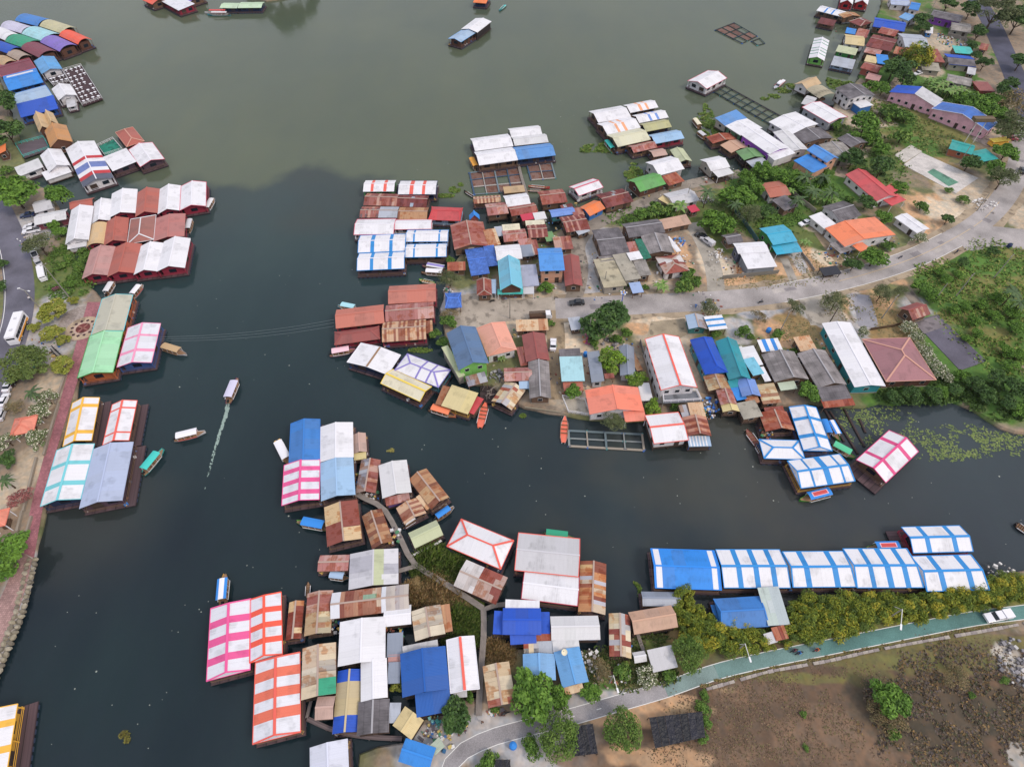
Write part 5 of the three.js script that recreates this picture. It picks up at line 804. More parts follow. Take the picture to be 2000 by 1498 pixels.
W(131.84,-179.89,-1.035,3.72,5.45,'S',2.59,0.42,0,'redt','white');
H('fh',164.9,-338.79,-0.683,13.09,8.29,'G',3.2,0.85,0,'white;azure@.28-.34,.56-.62','wood','white raft roof with two blue stripes in the far corner');
H('fh',178.29,-354.74,1.169,14.75,-6.19,'G',3.52,1.7,0,'white','red','white gabled raft house with red front, first of the pair');
H('fh',186.31,-354.57,1.132,15.37,-6.27,'G',3.52,1.7,0,'white;r=rose','red','white gabled raft house with red front, second of the pair');
H('sh',171.51,-332.6,-1.335,5.02,9.67,'G',2.3,0.85,0,'R:b','wood','rust tan hut beside the far blue striped raft');
H('sh',173.96,-323.42,-1.034,6.92,9.45,'G',2.59,1.02,1.6,'R:d','wood','dark maroon hipped hut below the red fronted pair');
H('lh',186.37,-319.68,-0.436,14.41,12.42,'G',2.88,1.19,0,'royal','wood','long royal blue roof among the far shore houses');
H('lh',199.35,-327.88,-1.007,5.65,8.45,'G',3.17,1.19,0,'skyp','white','sky blue roof at the end of the long royal blue one');
H('lh',208.38,-342.19,-0.505,4.58,10.76,'G',3.17,1.02,0,'azure','white','small azure roof next to the far lawn');
H('lh',218.38,-328.33,-0.607,13.93,9.94,'G',3.6,1.02,0,'asbd','purplew','dark slate roof over a purple wall by the far garden','win=1');
H('lh',183.36,-312.15,-0.623,8.04,9.69,'G',2.59,0.85,0,'R:c','wood','maroon rusted roof in front of the long royal blue one');
H('lh',174.6,-298.66,-0.582,11.08,15.58,'G',2.74,1.1,0,'R:d','wood','large maroon rusted roof in the far shore cluster');
H('lh',189.66,-299.71,-0.169,10.82,15.41,'G',3.17,1.19,0,'lgreyb','white','pale grey gable beside the scrap yard');
H('lh',185.67,-289.03,-0.520,7.97,10.86,'S',2.59,0.51,0,'R:r','wood','rusted lean-to in front of the pale grey gable');
H('lh',193.7,-284.99,-0.164,5.15,13.07,'S',2.59,0.42,0,'R:c','wood','square maroon roof between the bamboo and scrap yard');
H('lh',209.38,-291.2,-0.219,8,7.26,'S',2.45,0.34,0,'turq','wood','turquoise strip roof below the scrap yard');
H('lh',202.65,-280.22,-0.239,11.29,11.01,'G',2.74,0.85,0,'royal;sc=asbd','concrw','long roof, one slope royal blue and one slate grey');
H('sh',162.44,-301.4,-0.319,8.62,11.35,'G',2.88,1.19,0,'wheatp','white','cream gabled house with a pale blue side at the far shore');
H('sh',155.5,-291.06,-0.506,8.8,6.97,'S',2.45,0.34,0,'olivel','green','pale olive veranda roof below the cream gabled house');
H('fh',151.07,-281.51,-0.480,9.41,10.71,'F',2.4,0.26,0,'lgreyb','paleblue','low grey terrace raft with pale blue rail');
H('fh',143.6,-293.37,-1.986,23.6,6.88,'G',3.2,1.1,0,'white;greent@.12-.15,.26-.29,.5-.53,.64-.67,.78-.81','greenw','white raft roof with thin green stripes in the far corner');
H('lh',160.05,-273.01,-0.683,7.48,7.82,'G',2.74,1.02,0,'R:c','brick','brick coloured gable below the blue canvas');
H('lh',157.77,-264.26,-0.575,5.63,6.48,'G',2.45,0.85,0,'dusty','wood','pale pink gable below the brick coloured one');
H('ps',168.1,-281.07,-0.277,5.08,9.13,'S',2.55,0.42,0,'azure','wood','bright blue canvas roof beside the dark bamboo','n=shade_shelter,cat=shelter');
H('lh',193.41,-261.2,-0.508,9.64,8.11,'G',2.59,0.77,0,'asbl','concrw','long weathered grey roof in the banana plantation');
H('lh',202.65,-257.18,-0.113,6.37,8.61,'F',1.73,0.17,0,'maroonr','brick','roofless low brick walls beside the far road','n=ruined_building,cat=ruin');
H('fh',-190.07,-354.06,-0.705,10.27,8.11,'G',3.2,1.36,0,'vermil','wood','orange red raft roof at the top edge of the photo');
H('fh',-175.72,-349.41,-0.754,18.78,9.35,'S',3.2,0.77,0,'lavw','crimson','pale lilac raft roof with a red wall at the top edge');
H('fh',-172.27,-359.67,-0.729,12.95,8.71,'G',3.2,1.02,0,'violet','wood','violet raft roof cut by the top edge of the photo');
H('fh',-147.99,-347.84,-0.040,9.14,6.83,'G',2.72,0.59,0,'mintp','navy','pale mint raft roof, shorter of the joined pair');
H('fh',-137.23,-348.54,0.029,12.32,7.71,'G',2.72,0.68,0,'mintp','navy','pale mint raft roof, longer of the joined pair');
H('fh',-24.1,-308.08,1.025,12.76,7.51,'G',3.36,0.85,0,'paleblue;t=skyp','brown','floating barge, pale blue half of its roof towards the camera','n=house_barge,cat=barge');
W(-17.59,-319.27,1.112,14.86,8.97,'G',3.84,0.85,0,'white','dark');
H('fh',-16.15,-355.35,-0.211,7.18,9.05,'G',2.88,0.68,0,'orange','navy','small barge with orange trim at the top edge of the photo','n=house_barge,cat=barge');
H('lh',-16.9,-139.09,0.068,5.5,3.5,'S',2.45,0.42,0,'R:r','wood','low rust striped lean-to behind the tourist boats');
H('sh',-6.42,-152.7,0.248,3.97,7.96,'S',2.74,0.42,0,'R:t','wood','pale dusty strip roof beside the wide maroon rusted roof');
H('sh',21.88,-166.27,0.206,3.73,4.13,'S',2.59,0.34,0,'R:a','wood','small rust roof between periwinkle and pinstriped roofs');
H('sh',9.17,-164.43,0.225,4.05,3.44,'S',2.45,0.34,0,'whiteg','wood','small off white roof wedged below the rust brown one');
H('sh',18.61,-169.02,0.337,4.2,3.1,'S',2.45,0.34,0,'R:d','wood','small dark rusted roof above the periwinkle one');
H('lh',22.7,-156.82,0.503,4.42,2.43,'S',2.3,0.34,0,'lgreyb','wood','grey sagging awning beside the pinstriped roof near the lane');
H('lh',4.17,-150.83,0.190,4.35,2.65,'S',2.45,0.34,0,'R:p','wood','pinkish low roof between the shacks and the bright white roof');
H('lh',11.93,-153.8,0.242,3.02,4.25,'S',2.3,0.34,0,'sage','wood','small green roof beside the maroon pinstriped one');
H('lh',66.45,-164.71,0.265,4.02,3.19,'S',2.3,0.34,0,'R:a','wood','small rusted shed behind the coconut palm','n=shed,cat=shed');
H('lh',60.71,-168.44,0.389,3.31,3.19,'S',2.45,0.26,0,'crimson2','wood','small crimson roof at the end of the pale grey house','n=shed,cat=shed');
H('sh',165.28,-313,-0.442,4.55,6.27,'S',2.3,0.26,0,'azure','wood','small bright blue roof over the water in the far shore cluster');
H('sh',169.67,-310.01,-0.506,5.23,9.11,'S',2.45,0.42,0,'R:c','wood','brown rusted roof beside the small bright blue one on the far shore');
H('sh',167.18,-289.76,-0.551,7.05,6.69,'G',2.59,0.77,0,'R:p','wood','faded pink rusted roof above the brick coloured gable');
H('lh',179.5,-290.24,-0.516,4.17,7.8,'S',2.45,0.34,0,'R:r','wood','narrow rust roof beside the pale grey gable of the scrap yard');
H('lh',220.49,-317.1,-0.455,8.71,11.43,'G',2.74,0.68,0,'asbl','concrw','pale grey long roof behind the scrap yard wall');
H('lh',203.45,-349.35,-0.231,9.49,9.41,'G',2.74,0.77,0,'steelblue','white','steel blue roof above the far lawn at the top edge');
H('lh',204.46,-314.89,-0.422,3.28,7.73,'S',2.16,0.26,0,'white','azure','small white kiosk roof at the foot of the tall mast','n=kiosk,cat=kiosk');
H('lh',163.23,-281.48,-0.511,5.13,6.59,'S',2.45,0.26,0,'wheatp','wood','small cream roof between faded pink and brick coloured ones');
H('lh',187.03,-274.64,-0.282,7.58,7.56,'S',2.3,0.34,0,'concr','concrw','long low grey roof behind the far dirt yard');
H('lh',203.6,-270.51,-0.510,3.36,6.72,'S',2.16,0.26,0,'lgrey','wood','small pale roof among the dark trees by the far road');
H('lh',221.45,-295.33,-0.566,3.43,7.33,'S',2.16,0.26,0,'R:a','wood','small rusty roof beside the trees past the scrap yard');
H('fh',158.73,-327.06,-0.546,7.7,7.21,'S',2.4,0.34,0,'R:d','wood','low dark raft roof in front of the far blue striped raft');

// ---------------------------------------------------------------- trees and plants
function leafCloud(seed, o) { // many small leaf faces spread through clumps of a crown of radius 1
  const rg = rngOf(seed), pos = [], colr = [], nor = [];
  const G = () => { const u = rg() * 2 - 1, a = rg() * Math.PI * 2, s = Math.sqrt(1 - u * u); return new THREE.Vector3(s * Math.cos(a), u, s * Math.sin(a)); };
  const cl = []; for (let i = 0; i < o.clumps; i++) { const d = G(); if (d.y < -.35) d.y *= -.6; const rad = .45 + .5 * Math.pow(rg(), .6); cl.push({ c: new THREE.Vector3(d.x * rad, d.y * rad * o.flat, d.z * rad), r: o.cr * (.7 + .6 * rg()), k: rg() }); }
  const c0 = o.cols.map((c) => new THREE.Color().setRGB(...c)), tmp = new THREE.Color();
  for (let i = 0; i < o.n; i++) {
    const b = cl[Math.floor(rg() * cl.length)], d = G(), rad = b.r * (.55 + .5 * Math.pow(rg(), .5)), p = b.c.clone().add(new THREE.Vector3(d.x * rad, Math.abs(d.y) * rad * .8 - (o.droop ?? 0) * rad * rg(), d.z * rad));
    const nn = d.clone().multiplyScalar(.7).add(new THREE.Vector3(0, .75, 0)).add(G().multiplyScalar(.55)).normalize(), t = new THREE.Vector3().crossVectors(nn, G()).normalize(), bt = new THREE.Vector3().crossVectors(nn, t), s = o.leaf * (.6 + .8 * rg()), e = s * (o.asp ?? .6);
    const A = p.clone().addScaledVector(t, -s), B = p.clone().addScaledVector(bt, -e), Cc = p.clone().addScaledVector(t, s).addScaledVector(nn, -s * .3), D = p.clone().addScaledVector(bt, e);
    const isF = o.flower && rg() < o.flower; tmp.copy(isF ? c0[c0.length - 1] : c0[Math.min((o.flower ? c0.length - 2 : c0.length - 1), Math.floor((b.k * .65 + rg() * .35) * (o.flower ? c0.length - 1 : c0.length)))]).multiplyScalar(.8 + .4 * rg());
    for (const v of [A, B, Cc, A, Cc, D]) { pos.push(v.x, v.y, v.z); colr.push(tmp.r, tmp.g, tmp.b); nor.push(nn.x, nn.y, nn.z); }
  }
  const g = new THREE.BufferGeometry(); g.setAttribute('position', new THREE.Float32BufferAttribute(pos, 3)); g.setAttribute('color', new THREE.Float32BufferAttribute(colr, 3)); g.setAttribute('normal', new THREE.Float32BufferAttribute(nor, 3)); return g;
}
const LEAF = new THREE.MeshStandardMaterial({ vertexColors: true, roughness: .75, side: THREE.DoubleSide }), BARK = M('#6b5847', 'wood');
const TT = {
  round: { n: 2300, clumps: 26, cr: .34, leaf: .1, flat: .8, cols: [[.066, .15, .014], [.095, .2, .02], [.135, .26, .028], [.05, .11, .012]], h: .8, cat: 'tree', name: 'broadleaf_tree' },
  round2: { n: 3400, clumps: 40, cr: .27, leaf: .06, flat: .5, cols: [[.07, .11, .02], [.095, .14, .026], [.13, .17, .035]], h: .55, cat: 'tree', name: 'rain_tree' },
  round3: { n: 2300, clumps: 18, cr: .35, leaf: .1, flat: .8, cols: [[.15, .27, .018], [.2, .33, .022], [.1, .18, .02], [.2, .26, .05]], h: .8, cat: 'tree', name: 'mango_tree' },
  dark: { n: 2300, clumps: 22, cr: .34, leaf: .1, flat: .8, cols: [[.04, .09, .018], [.055, .12, .022], [.08, .155, .03], [.032, .066, .016]], h: .85, cat: 'tree', name: 'dark_tree' },
  feather: { n: 3200, clumps: 30, cr: .32, leaf: .062, asp: .3, flat: .85, cols: [[.12, .15, .06], [.10, .125, .045], [.16, .18, .075], [.075, .095, .035]], h: .9, cat: 'tree', name: 'feathery_tree' },
  fine: { n: 3600, clumps: 30, cr: .33, leaf: .06, asp: .4, flat: .85, cols: [[.075, .14, .018], [.1, .18, .022], [.14, .22, .035], [.055, .1, .014]], h: .8, cat: 'tree', name: 'fine_leafed_tree' },
  yellow: { n: 2600, clumps: 22, cr: .32, leaf: .1, flat: .75, cols: [[.26, .27, .03], [.2, .24, .03], [.32, .31, .06], [.15, .18, .03]], h: .75, cat: 'tree', name: 'yellow_green_tree' },
  dry: { n: 1900, clumps: 22, cr: .33, leaf: .06, asp: .35, flat: .7, cols: [[.23, .17, .09], [.16, .14, .06], [.3, .21, .1], [.12, .12, .05]], h: .55, cat: 'bush', name: 'dry_bush' },
  red: { n: 1200, clumps: 20, cr: .32, leaf: .065, flat: .7, cols: [[.3, .09, .09], [.22, .08, .07], [.36, .14, .13]], h: .6, cat: 'bush', name: 'red_bush' },
  frangi: { n: 1900, clumps: 24, cr: .3, leaf: .07, flat: .7, flower: .28, cols: [[.1, .14, .05], [.13, .17, .06], [.16, .18, .08], [.72, .68, .55]], h: .7, cat: 'tree', name: 'flowering_tree' },
  shrub: { n: 1200, clumps: 14, cr: .38, leaf: .11, flat: .7, cols: [[.085, .18, .02], [.12, .23, .03], [.06, .125, .018], [.16, .25, .04]], h: .5, cat: 'shrub', name: 'shrub' },
  magbush: { n: 500, clumps: 10, cr: .4, leaf: .1, flat: .7, flower: .4, cols: [[.1, .13, .04], [.08, .1, .03], [.38, .05, .2]], h: .45, cat: 'shrub', name: 'flowering_shrub' },
  thicket: { n: 2600, clumps: 17, cr: .36, leaf: .1, asp: .3, droop: 1.3, flat: .75, cols: [[.07, .11, .014], [.11, .165, .016], [.2, .24, .018], [.3, .3, .022], [.46, .38, .03]], h: .62, cat: 'shrub', name: 'weeping_shrub' },
};
const protos = {};
function crownOf(type, k) { const id = type + k; return protos[id] ??= leafCloud(type.length * 131 + type.charCodeAt(0) * 17 + k * 7, TT[type]); }
const TRUNK = new THREE.CylinderGeometry(.55, 1, 1, 7); TRUNK.translate(0, .5, 0);
function limbGeo(h, rg) { const g = []; for (let i = 0; i < 5; i++) { const a = i * 1.26 + rg(), r = .35 + .3 * rg(); g.push(bar([0, h * .55, 0], [Math.cos(a) * r, h * (1 + .25 * rg()), Math.sin(a) * r], .035)); } return mergeGeometries(g); }
const LIMB = limbGeo(.8, rngOf(5));
// fronds
function frondGeo(len, w, n, droop, cut) { const pos = [], idx = []; for (let i = 0; i <= n; i++) { const t = i / n, y = droop[0] * t - droop[1] * t * t, x = len * t * (1 - .12 * t), ww = w * Math.sin(Math.PI * Math.min(1, .12 + t * .86)) * (cut && i % 2 ? .55 : 1); pos.push(x, y - ww * .35, -ww, x, y, 0, x, y - ww * .35, ww); if (i) { const k = 3 * i; idx.push(k - 3, k - 2, k, k - 2, k + 1, k, k - 2, k - 1, k + 1, k - 1, k + 2, k + 1); } } const g = new THREE.BufferGeometry(); g.setAttribute('position', new THREE.Float32BufferAttribute(pos, 3)); g.setIndex(idx); g.computeVertexNormals(); return g; }
const FROND = frondGeo(1, .16, 7, [.35, .75], true), BLEAF = frondGeo(1, .17, 5, [.75, 1.0], false);
const dbl = (k, r = .7) => { const m = new THREE.MeshStandardMaterial({ color: new THREE.Color().setRGB(...k), roughness: r, side: THREE.DoubleSide }); return m; };
const PALMM = [dbl([.06, .11, .035]), dbl([.085, .14, .045]), dbl([.05, .085, .03])], BANM = [dbl([.11, .22, .035], .5), dbl([.16, .28, .05], .5), dbl([.2, .27, .08], .5)];
function bladeCloud(seed, cols, n) { const rg = rngOf(seed), pos = [], cc = []; const K = cols.map((c) => new THREE.Color().setRGB(...c)); for (let i = 0; i < n; i++) { const a = rg() * 6.28, r = Math.sqrt(rg()), x = Math.cos(a) * r, z = Math.sin(a) * r, hgt = (.3 + .35 * rg()) * (1.2 - .6 * r), b = rg() * 6.28, lean = .25 * (rg() + .3), wd = .03 + .03 * rg(), dx = Math.cos(b), dz = Math.sin(b); const k = K[Math.floor(rg() * K.length)], f = .75 + .5 * rg(); const P = [[x - dz * wd, 0, z + dx * wd], [x + dz * wd, 0, z - dx * wd], [x + dx * lean * .5 + dz * wd * .7, hgt * .7, z + dz * lean * .5 - dx * wd * .7], [x + dx * lean * 1.3, hgt, z + dz * lean * 1.3]]; for (const q of [0, 1, 2, 0, 2, 3]) { pos.push(...P[q]); cc.push(k.r * f, k.g * f, k.b * f); } } const g = new THREE.BufferGeometry(); g.setAttribute('position', new THREE.Float32BufferAttribute(pos, 3)); g.setAttribute('color', new THREE.Float32BufferAttribute(cc, 3)); g.computeVertexNormals(); return g; }
const REED = [bladeCloud(3, [[.09, .15, .02], [.12, .18, .025], [.06, .1, .015], [.16, .19, .05]], 1300), bladeCloud(4, [[.32, .2, .09], [.24, .15, .06], [.38, .26, .13], [.18, .15, .05]], 1100)];
function T(type, label, group, list) {
  list.forEach(([x, z, rad], i) => {
    const rot = R(0, 6.28), y = 1.15;
    if (type === 'reed' || type === 'reed2') { const t = thing('grass_clump', label, 'grass clump', x, .6, z, rot, group); const m = mesh('blades', REED[type === 'reed' ? 0 : 1], LEAF, t); m.scale.set(rad * 1.05, rad * .9, rad * 1.05); return; }
    if (type === 'palm') {
      const hh = Math.max(3, rad * 1.7), t = thing('palm_tree', label, 'palm', x, y, z, rot, group); const tr = mesh('trunk', TRUNK, BARK, t); tr.scale.set(.2, hh, .2);
      for (let k = 0; k < 13; k++) { const f = mesh('frond', FROND, PALMM[k % 3], t), s = rad * R(.95, 1.2); f.position.y = hh; f.rotation.y = k * 2.4; f.rotation.z = R(-.25, .45) * (k % 3 ? 1 : 1.6); f.rotation.order = 'YXZ'; f.scale.set(s, s, s); } return;
    }
    if (type === 'banana') {
      const t = thing('banana_plant', label, 'banana plant', x, y, z, rot, group);
      for (let q = 0; q < 3; q++) { const a = q * 2.1 + .4, px = Math.cos(a) * rad * .35, pz = Math.sin(a) * rad * .35, hh = rad * R(.7, 1.1); const st2 = mesh('stem', TRUNK, M('#8a8f52'), t); st2.scale.set(.16, hh, .16); st2.position.set(px, 0, pz); for (let k = 0; k < 6; k++) { const f = mesh('leaf', BLEAF, BANM[(k + q) % 3], t), s = rad * R(.7, .95); f.position.set(px, hh, pz); f.rotation.order = 'YXZ'; f.rotation.y = k * 1.07 + q; f.rotation.z = R(.0, .5); f.scale.set(s, s, s); } } return;
    }
    if (type === 'bamboo') {
      const t = thing('bamboo_clump', label, 'bamboo', x, y, z, rot, group); const stalks = []; for (let k = 0; k < 14; k++) { const a = k * 2.4; stalks.push(bar([Math.cos(a) * .6, 0, Math.sin(a) * .6], [Math.cos(a) * rad * .7, rad * 1.1, Math.sin(a) * rad * .7], .12)); } mesh('stems', mergeGeometries(stalks), M('#9aa048'), t);
      const m = mesh('crown', crownOf('thicket', 3), LEAF, t); m.scale.set(rad, rad * 1.1, rad); m.position.y = rad * .8; return;
    }
    const o = TT[type], t = thing(o.name, label, o.cat, x, y, z, rot, group), k = (i + Math.floor(x * 7 + 1000)) % 4, ch = rad * o.h;
    const tr = mesh('trunk', TRUNK, BARK, t); tr.scale.set(Math.max(.05, rad * .06), ch * .9, Math.max(.05, rad * .06));
    if (o.cat === 'tree') { const l = mesh('limbs', LIMB, BARK, t); l.scale.setScalar(rad * .9); l.scale.y = ch * 1.1; }
    const c = mesh('crown', crownOf(type, k), LEAF, t); c.position.y = ch; const f = R(.82, 1.2); c.scale.set(rad * 1.02 * f, rad * R(.8, 1.08), rad * 1.02 / f); c.rotation.y = R(0, 6);
  });
}
T('round','broad bright green tree beside the dark asphalt road at the photo edge','',[[-167.17,-172.27,6.64]]);
T('round','bright green tree at the shore by the flag roof','',[[-154.98,-174.89,3.94]]);
T('dark','dark dense tree at the photo edge behind the blue restaurant','',[[-205.56,-237.43,5.16]]);
T('dark','dark dense tree at the photo edge behind the tan hall','',[[-191.11,-212.66,5.23]]);
T('feather','olive feathery tree leaning over the roadside by white trucks','',[[-146.91,-147.38,4.61]]);
T('round','small tree between the shop roof and tall white gable','',[[-146.63,-156.38,2.18]]);
T('round','slender green tree beside the white roadside shop roof','',[[-150.2,-160.73,1.87]]);
T('shrub','round green shrub at the photo edge beside the terrace','',[[-183.3,-192.95,2.25]]);
T('dark','dark tree at the photo edge across the dark road','',[[-157.22,-141.75,1.59]]);
T('dark','second dark tree at the photo edge across the dark road','',[[-151.35,-131.11,1.85]]);
T('yellow','yellow green tree at the top of the round plaza','',[[-130,-119.99,3.41]]);
T('yellow','yellow green tree on the road side of the round plaza','',[[-127.11,-111.79,2.58]]);
T('yellow','small yellow green tree below the round plaza','',[[-123.54,-110.06,1.71]]);
T('yellow','yellow green tree beside the yellow bus','',[[-133.86,-114.8,1.59]]);
T('yellow','yellow green shrub at the upper rim of the plaza','',[[-128.08,-125.77,1.51]]);
T('round2','very broad olive green tree beside the parked motorbikes','',[[-127.68,-99.23,5.9]]);
T('yellow','yellow green tree at the edge of the pink promenade','',[[-118.56,-100.33,2.61]]);
T('palm','palm beside the parked cars on the promenade','',[[-119.69,-89.42,2.65]]);
T('frangi','green tree speckled with white flowers on the promenade','',[[-117.06,-89.12,2.75]]);
T('frangi','pale flowering tree above the salmon pavilion','',[[-116.36,-84.65,2.83]]);
T('dry','brownish bush above the salmon pavilion','',[[-125.06,-87.25,2.2]]);
T('frangi','pale flowering tree on the road side of the salmon pavilion','',[[-120.48,-76.61,2.73]]);
T('frangi','pale flowering tree on the water side of the salmon pavilion','',[[-114.08,-77.13,2.86]]);
T('dark','dark green shrub below the salmon pavilion','',[[-117.58,-71.55,2.18]]);
T('palm','palm cut by the photo edge near the red shrub','',[[-113.94,-65.17,2.13]]);
T('red','reddish pink leafed shrub above the lower pavilion','',[[-109.95,-61.94,2.55]]);
T('round','large bright green tree at the water edge on the promenade','',[[-104.26,-49.04,3.72]]);
T('round','bright green tree at the photo edge below the large bright one','',[[-104.65,-44.55,2.45]]);
T('shrub','low shrub in the green bank between road and red raft','shrubs on the green bank by the road',[[-138.66,-145.02,1.45],[-134.28,-141.4,1.43],[-139.02,-141.4,1.43],[-136.1,-148.83,1.3],[-132.11,-133.28,1.39]]);
T('magbush','magenta flowering bush on the green bank','',[[-136.17,-131.25,1.07]]);
T('feather','grey green tree at the tip of the concrete yard by the boats','',[[-18.56,-133.04,2.95]]);
T('shrub','bright bush beside the blue tarpaulin roof','',[[-19.14,-144.29,1.44]]);
T('dry','reddish olive bush below the blue canvas stall','',[[-17.83,-120.26,2.36]]);
T('shrub','bright green bush at the shore below the reddish one','',[[-17.34,-116.85,2.33]]);
T('shrub','dark green bush at the shore by the slate blue house','',[[-21.32,-112.18,1.72]]);
T('shrub','green bush touching the slate blue house','',[[-18.83,-109.25,1.84]]);
T('banana','banana clump between the slate blue and pinkish roofs','',[[-2.75,-103.57,1.38]]);
T('round','round green tree at the corner of the two tone azure house','',[[9.99,-130.5,2.15]]);
T('shrub','green bush at the end of the pale rusted roadside roof','',[[10.86,-116.9,1.31]]);
T('dark','large dark green tree standing beside the main road','',[[26.59,-113.42,5.84]]);
T('dark','dark green tree beside the small grey roadside stall','',[[21.24,-113.66,3.19]]);
T('shrub','round bush below the large dark roadside tree','',[[22.53,-109.69,1.7]]);
T('shrub','round bush between the big tree and the lead grey gable','',[[28.85,-110.83,1.71]]);
T('shrub','third round bush below the large dark roadside tree','',[[31.93,-112.82,1.58]]);
T('round3','bright yellow green mango tree among lead grey roofs','',[[26.44,-101.3,3.45]]);
T('round3','round olive green tree at the corner of the coral house','',[[31.99,-95.22,2.42]]);
T('round','dark round tree in front of the terracotta porch on the lane','',[[15.66,-91.74,2.12]]);
T('feather','drooping feathery tree over the fish pens by the coral house','',[[24.93,-81.75,2.67]]);
T('round3','bright round tree between coral house and stilt houses','',[[35.13,-86.61,2.07]]);
T('shrub','green bush behind the banded stilt house','',[[40.95,-87.98,1.43]]);
T('round','round bright green tree behind the blue striped raft','',[[75.31,-91.09,2.64]]);
T('shrub','small bush at the end of the periwinkle gable','',[[64.01,-91.89,0.92]]);
T('shrub','light green bush between two long grey gables','',[[76.88,-106.54,1.12]]);
T('shrub','green bush behind the royal blue house','',[[56.63,-112.3,1.43]]);
T('feather','grey green roadside tree above the blue banded shade roof','',[[56.48,-121.13,2.53]]);
T('feather','tall grey green tree at the roadside by the driveway','',[[81.25,-122.3,2.39]]);
T('dry','dry brown bush on the roundish gravel plot','',[[70.36,-118.71,2.2]]);
T('shrub','green bush beside the parked gravel by the roadside','',[[64.22,-113.42,2.01]]);
T('shrub','small green bush beside the gravel plot','',[[66.38,-111.84,1.14]]);
T('feather','pale leafless looking tree by the wide concrete driveway','',[[92.47,-122.7,3.3]]);
T('shrub','green bush behind the striped azure shade roof','',[[73.91,-112.18,1.72]]);
T('shrub','green bush along the side of the long white hall','bushes along the long white hall',[[88.33,-95.9,1.48],[89.06,-100.39,1.09]]);
T('frangi','white flowering bush between the white hall and gravel','',[[97.29,-113.04,1.87]]);
T('frangi','dense white flowering shrub in the hedge along the mauve house','white flowering hedge beside the grey court',[[110.7,-114.41,2.17],[110.95,-110.07,2.28],[111.08,-106.25,2.38],[111.33,-102.09,2.35],[112.34,-98.9,2.04],[113.44,-96.65,1.75]]);
T('feather','grey brown tree at the roadside before the maroon roof','',[[107.26,-126.56,3.04]]);
T('feather','olive thin tree beside the side road to the grey court','',[[114.43,-128.52,2.14]]);
T('round','bright green tree at the mouth of the side road','',[[121.03,-130.1,2.61]]);
T('round','dark green tree behind the bright one at the side road','',[[122.84,-126.72,1.97]]);
T('round','round orchard tree in the green garden past the grey court','orchard trees in the garden',[[127,-121.38,1.78],[130.56,-123.16,1.64],[135.86,-123.88,1.8],[141.43,-126.55,1.66],[130.41,-116.91,1.75],[137.11,-119.33,1.77],[142.21,-119.9,2.07],[129.13,-112.8,1.44],[140.43,-114.2,2.17],[125.59,-110.6,1.28],[133.27,-105.97,1.96],[135.9,-104.14,1.95],[131.93,-100.22,1.92]]);
T('dark','dark tree overhanging the lily covered inlet','dark trees along the lily inlet',[[125.77,-95.88,2.56],[118.91,-93.71,2.27],[128.79,-92.95,2.67],[113,-92.15,2.12],[106.71,-90.76,2.24],[101.15,-90.02,2.37],[96.81,-89.87,2.1],[120.2,-90.35,2.37],[124.4,-87.47,2.34]]);
T('round','bright green tree among the dark ones at the lily inlet','bright trees along the lily inlet',[[117.06,-96.33,2.02],[109.9,-91.98,1.72],[126.11,-86.06,2.2]]);
T('palm','palm at the photo edge in the green garden','palms in the green garden',[[143.41,-124.99,3.05],[143.17,-120.89,3]]);
T('dark','small dark tree at the corner of the main road bend','',[[151.12,-147.67,1.79]]);
T('dark','dark tree in the grassy verge below the main road','',[[139.26,-142.31,1.76]]);
T('round','bush in the overgrown verge below the main road','bushes in the overgrown verge',[[130.6,-134.26,1.71],[135.33,-136.83,1.41],[130.26,-137.99,1.42]]);
T('round','large green tree in front of the orange house by the road','',[[111.06,-142.24,3.7]]);
T('dark','dark round tree at the roadside before the orange house','',[[104.37,-140.08,2.55]]);
T('frangi','white flowering tree below the lone white roof','',[[130.46,-153.75,2.49]]);
T('shrub','green bush beside the gravel drive of the orange house','',[[119.8,-150.99,1.97]]);
T('dark','small dark tree on bare orange earth by the road','',[[144.02,-163.48,2.23]]);
T('shrub','tangled bush on bare earth beside the lone white roof','',[[139.04,-171.22,2.28]]);
T('banana','banana clump beside the bright cyan roofs','',[[93.14,-151.49,2.14]]);
T('round','green tree behind the orange house','',[[122.7,-164.08,2.58]]);
T('shrub','round dark green tree beside the hipped rust and pale blue house','',[[53.47,-136.52,2.66]]);
T('shrub','bushy green shrub in front of the hipped house by the road','',[[50.93,-131.31,3.08]]);
T('shrub','greyish green shrub beside the road entrance','',[[55.27,-133.57,2.17]]);
T('banana','banana clump at the roadside between workshops and house','',[[44.19,-130.71,2.77]]);
T('shrub','small round bush beside the blue and white awning','',[[39.74,-131.78,1.23]]);
T('shrub','bush on the corner below the cream concrete roof','bushes on the lane corner',[[32.74,-132.15,1.38],[35.3,-133.05,1.39]]);
T('round','dark green tree beside the track behind the workshops','',[[65.18,-160.29,4.28]]);
T('round','tree draped over the track behind the workshops','',[[69.76,-159.08,3.4]]);
T('shrub','green hedge shrub along the village lane behind the workshops','hedge along the village lane',[[48.14,-168.44,3.48],[52.47,-168.14,2.61],[43.68,-166.72,2.59],[39.98,-164.26,2.06]]);
T('banana','banana clump in front of the pale grey house','',[[55.66,-168.33,3.5]]);
T('palm','coconut palm beside the pale grey house','',[[65.5,-172.51,3.6]]);
T('round','big glossy tree beside the terracotta roofed house','',[[76.04,-172.95,4.82]]);
T('round','tree between the big glossy one and the terracotta roof','',[[83.41,-180.4,3.64]]);
T('palm','palm in front of the big glossy tree','',[[74,-167.38,3]]);
T('feather','brownish green tree in the wooded garden','',[[78.14,-163.58,3.8]]);
T('dark','dark tree at the foot of the dark garden roof','',[[84.1,-166.05,3.13]]);
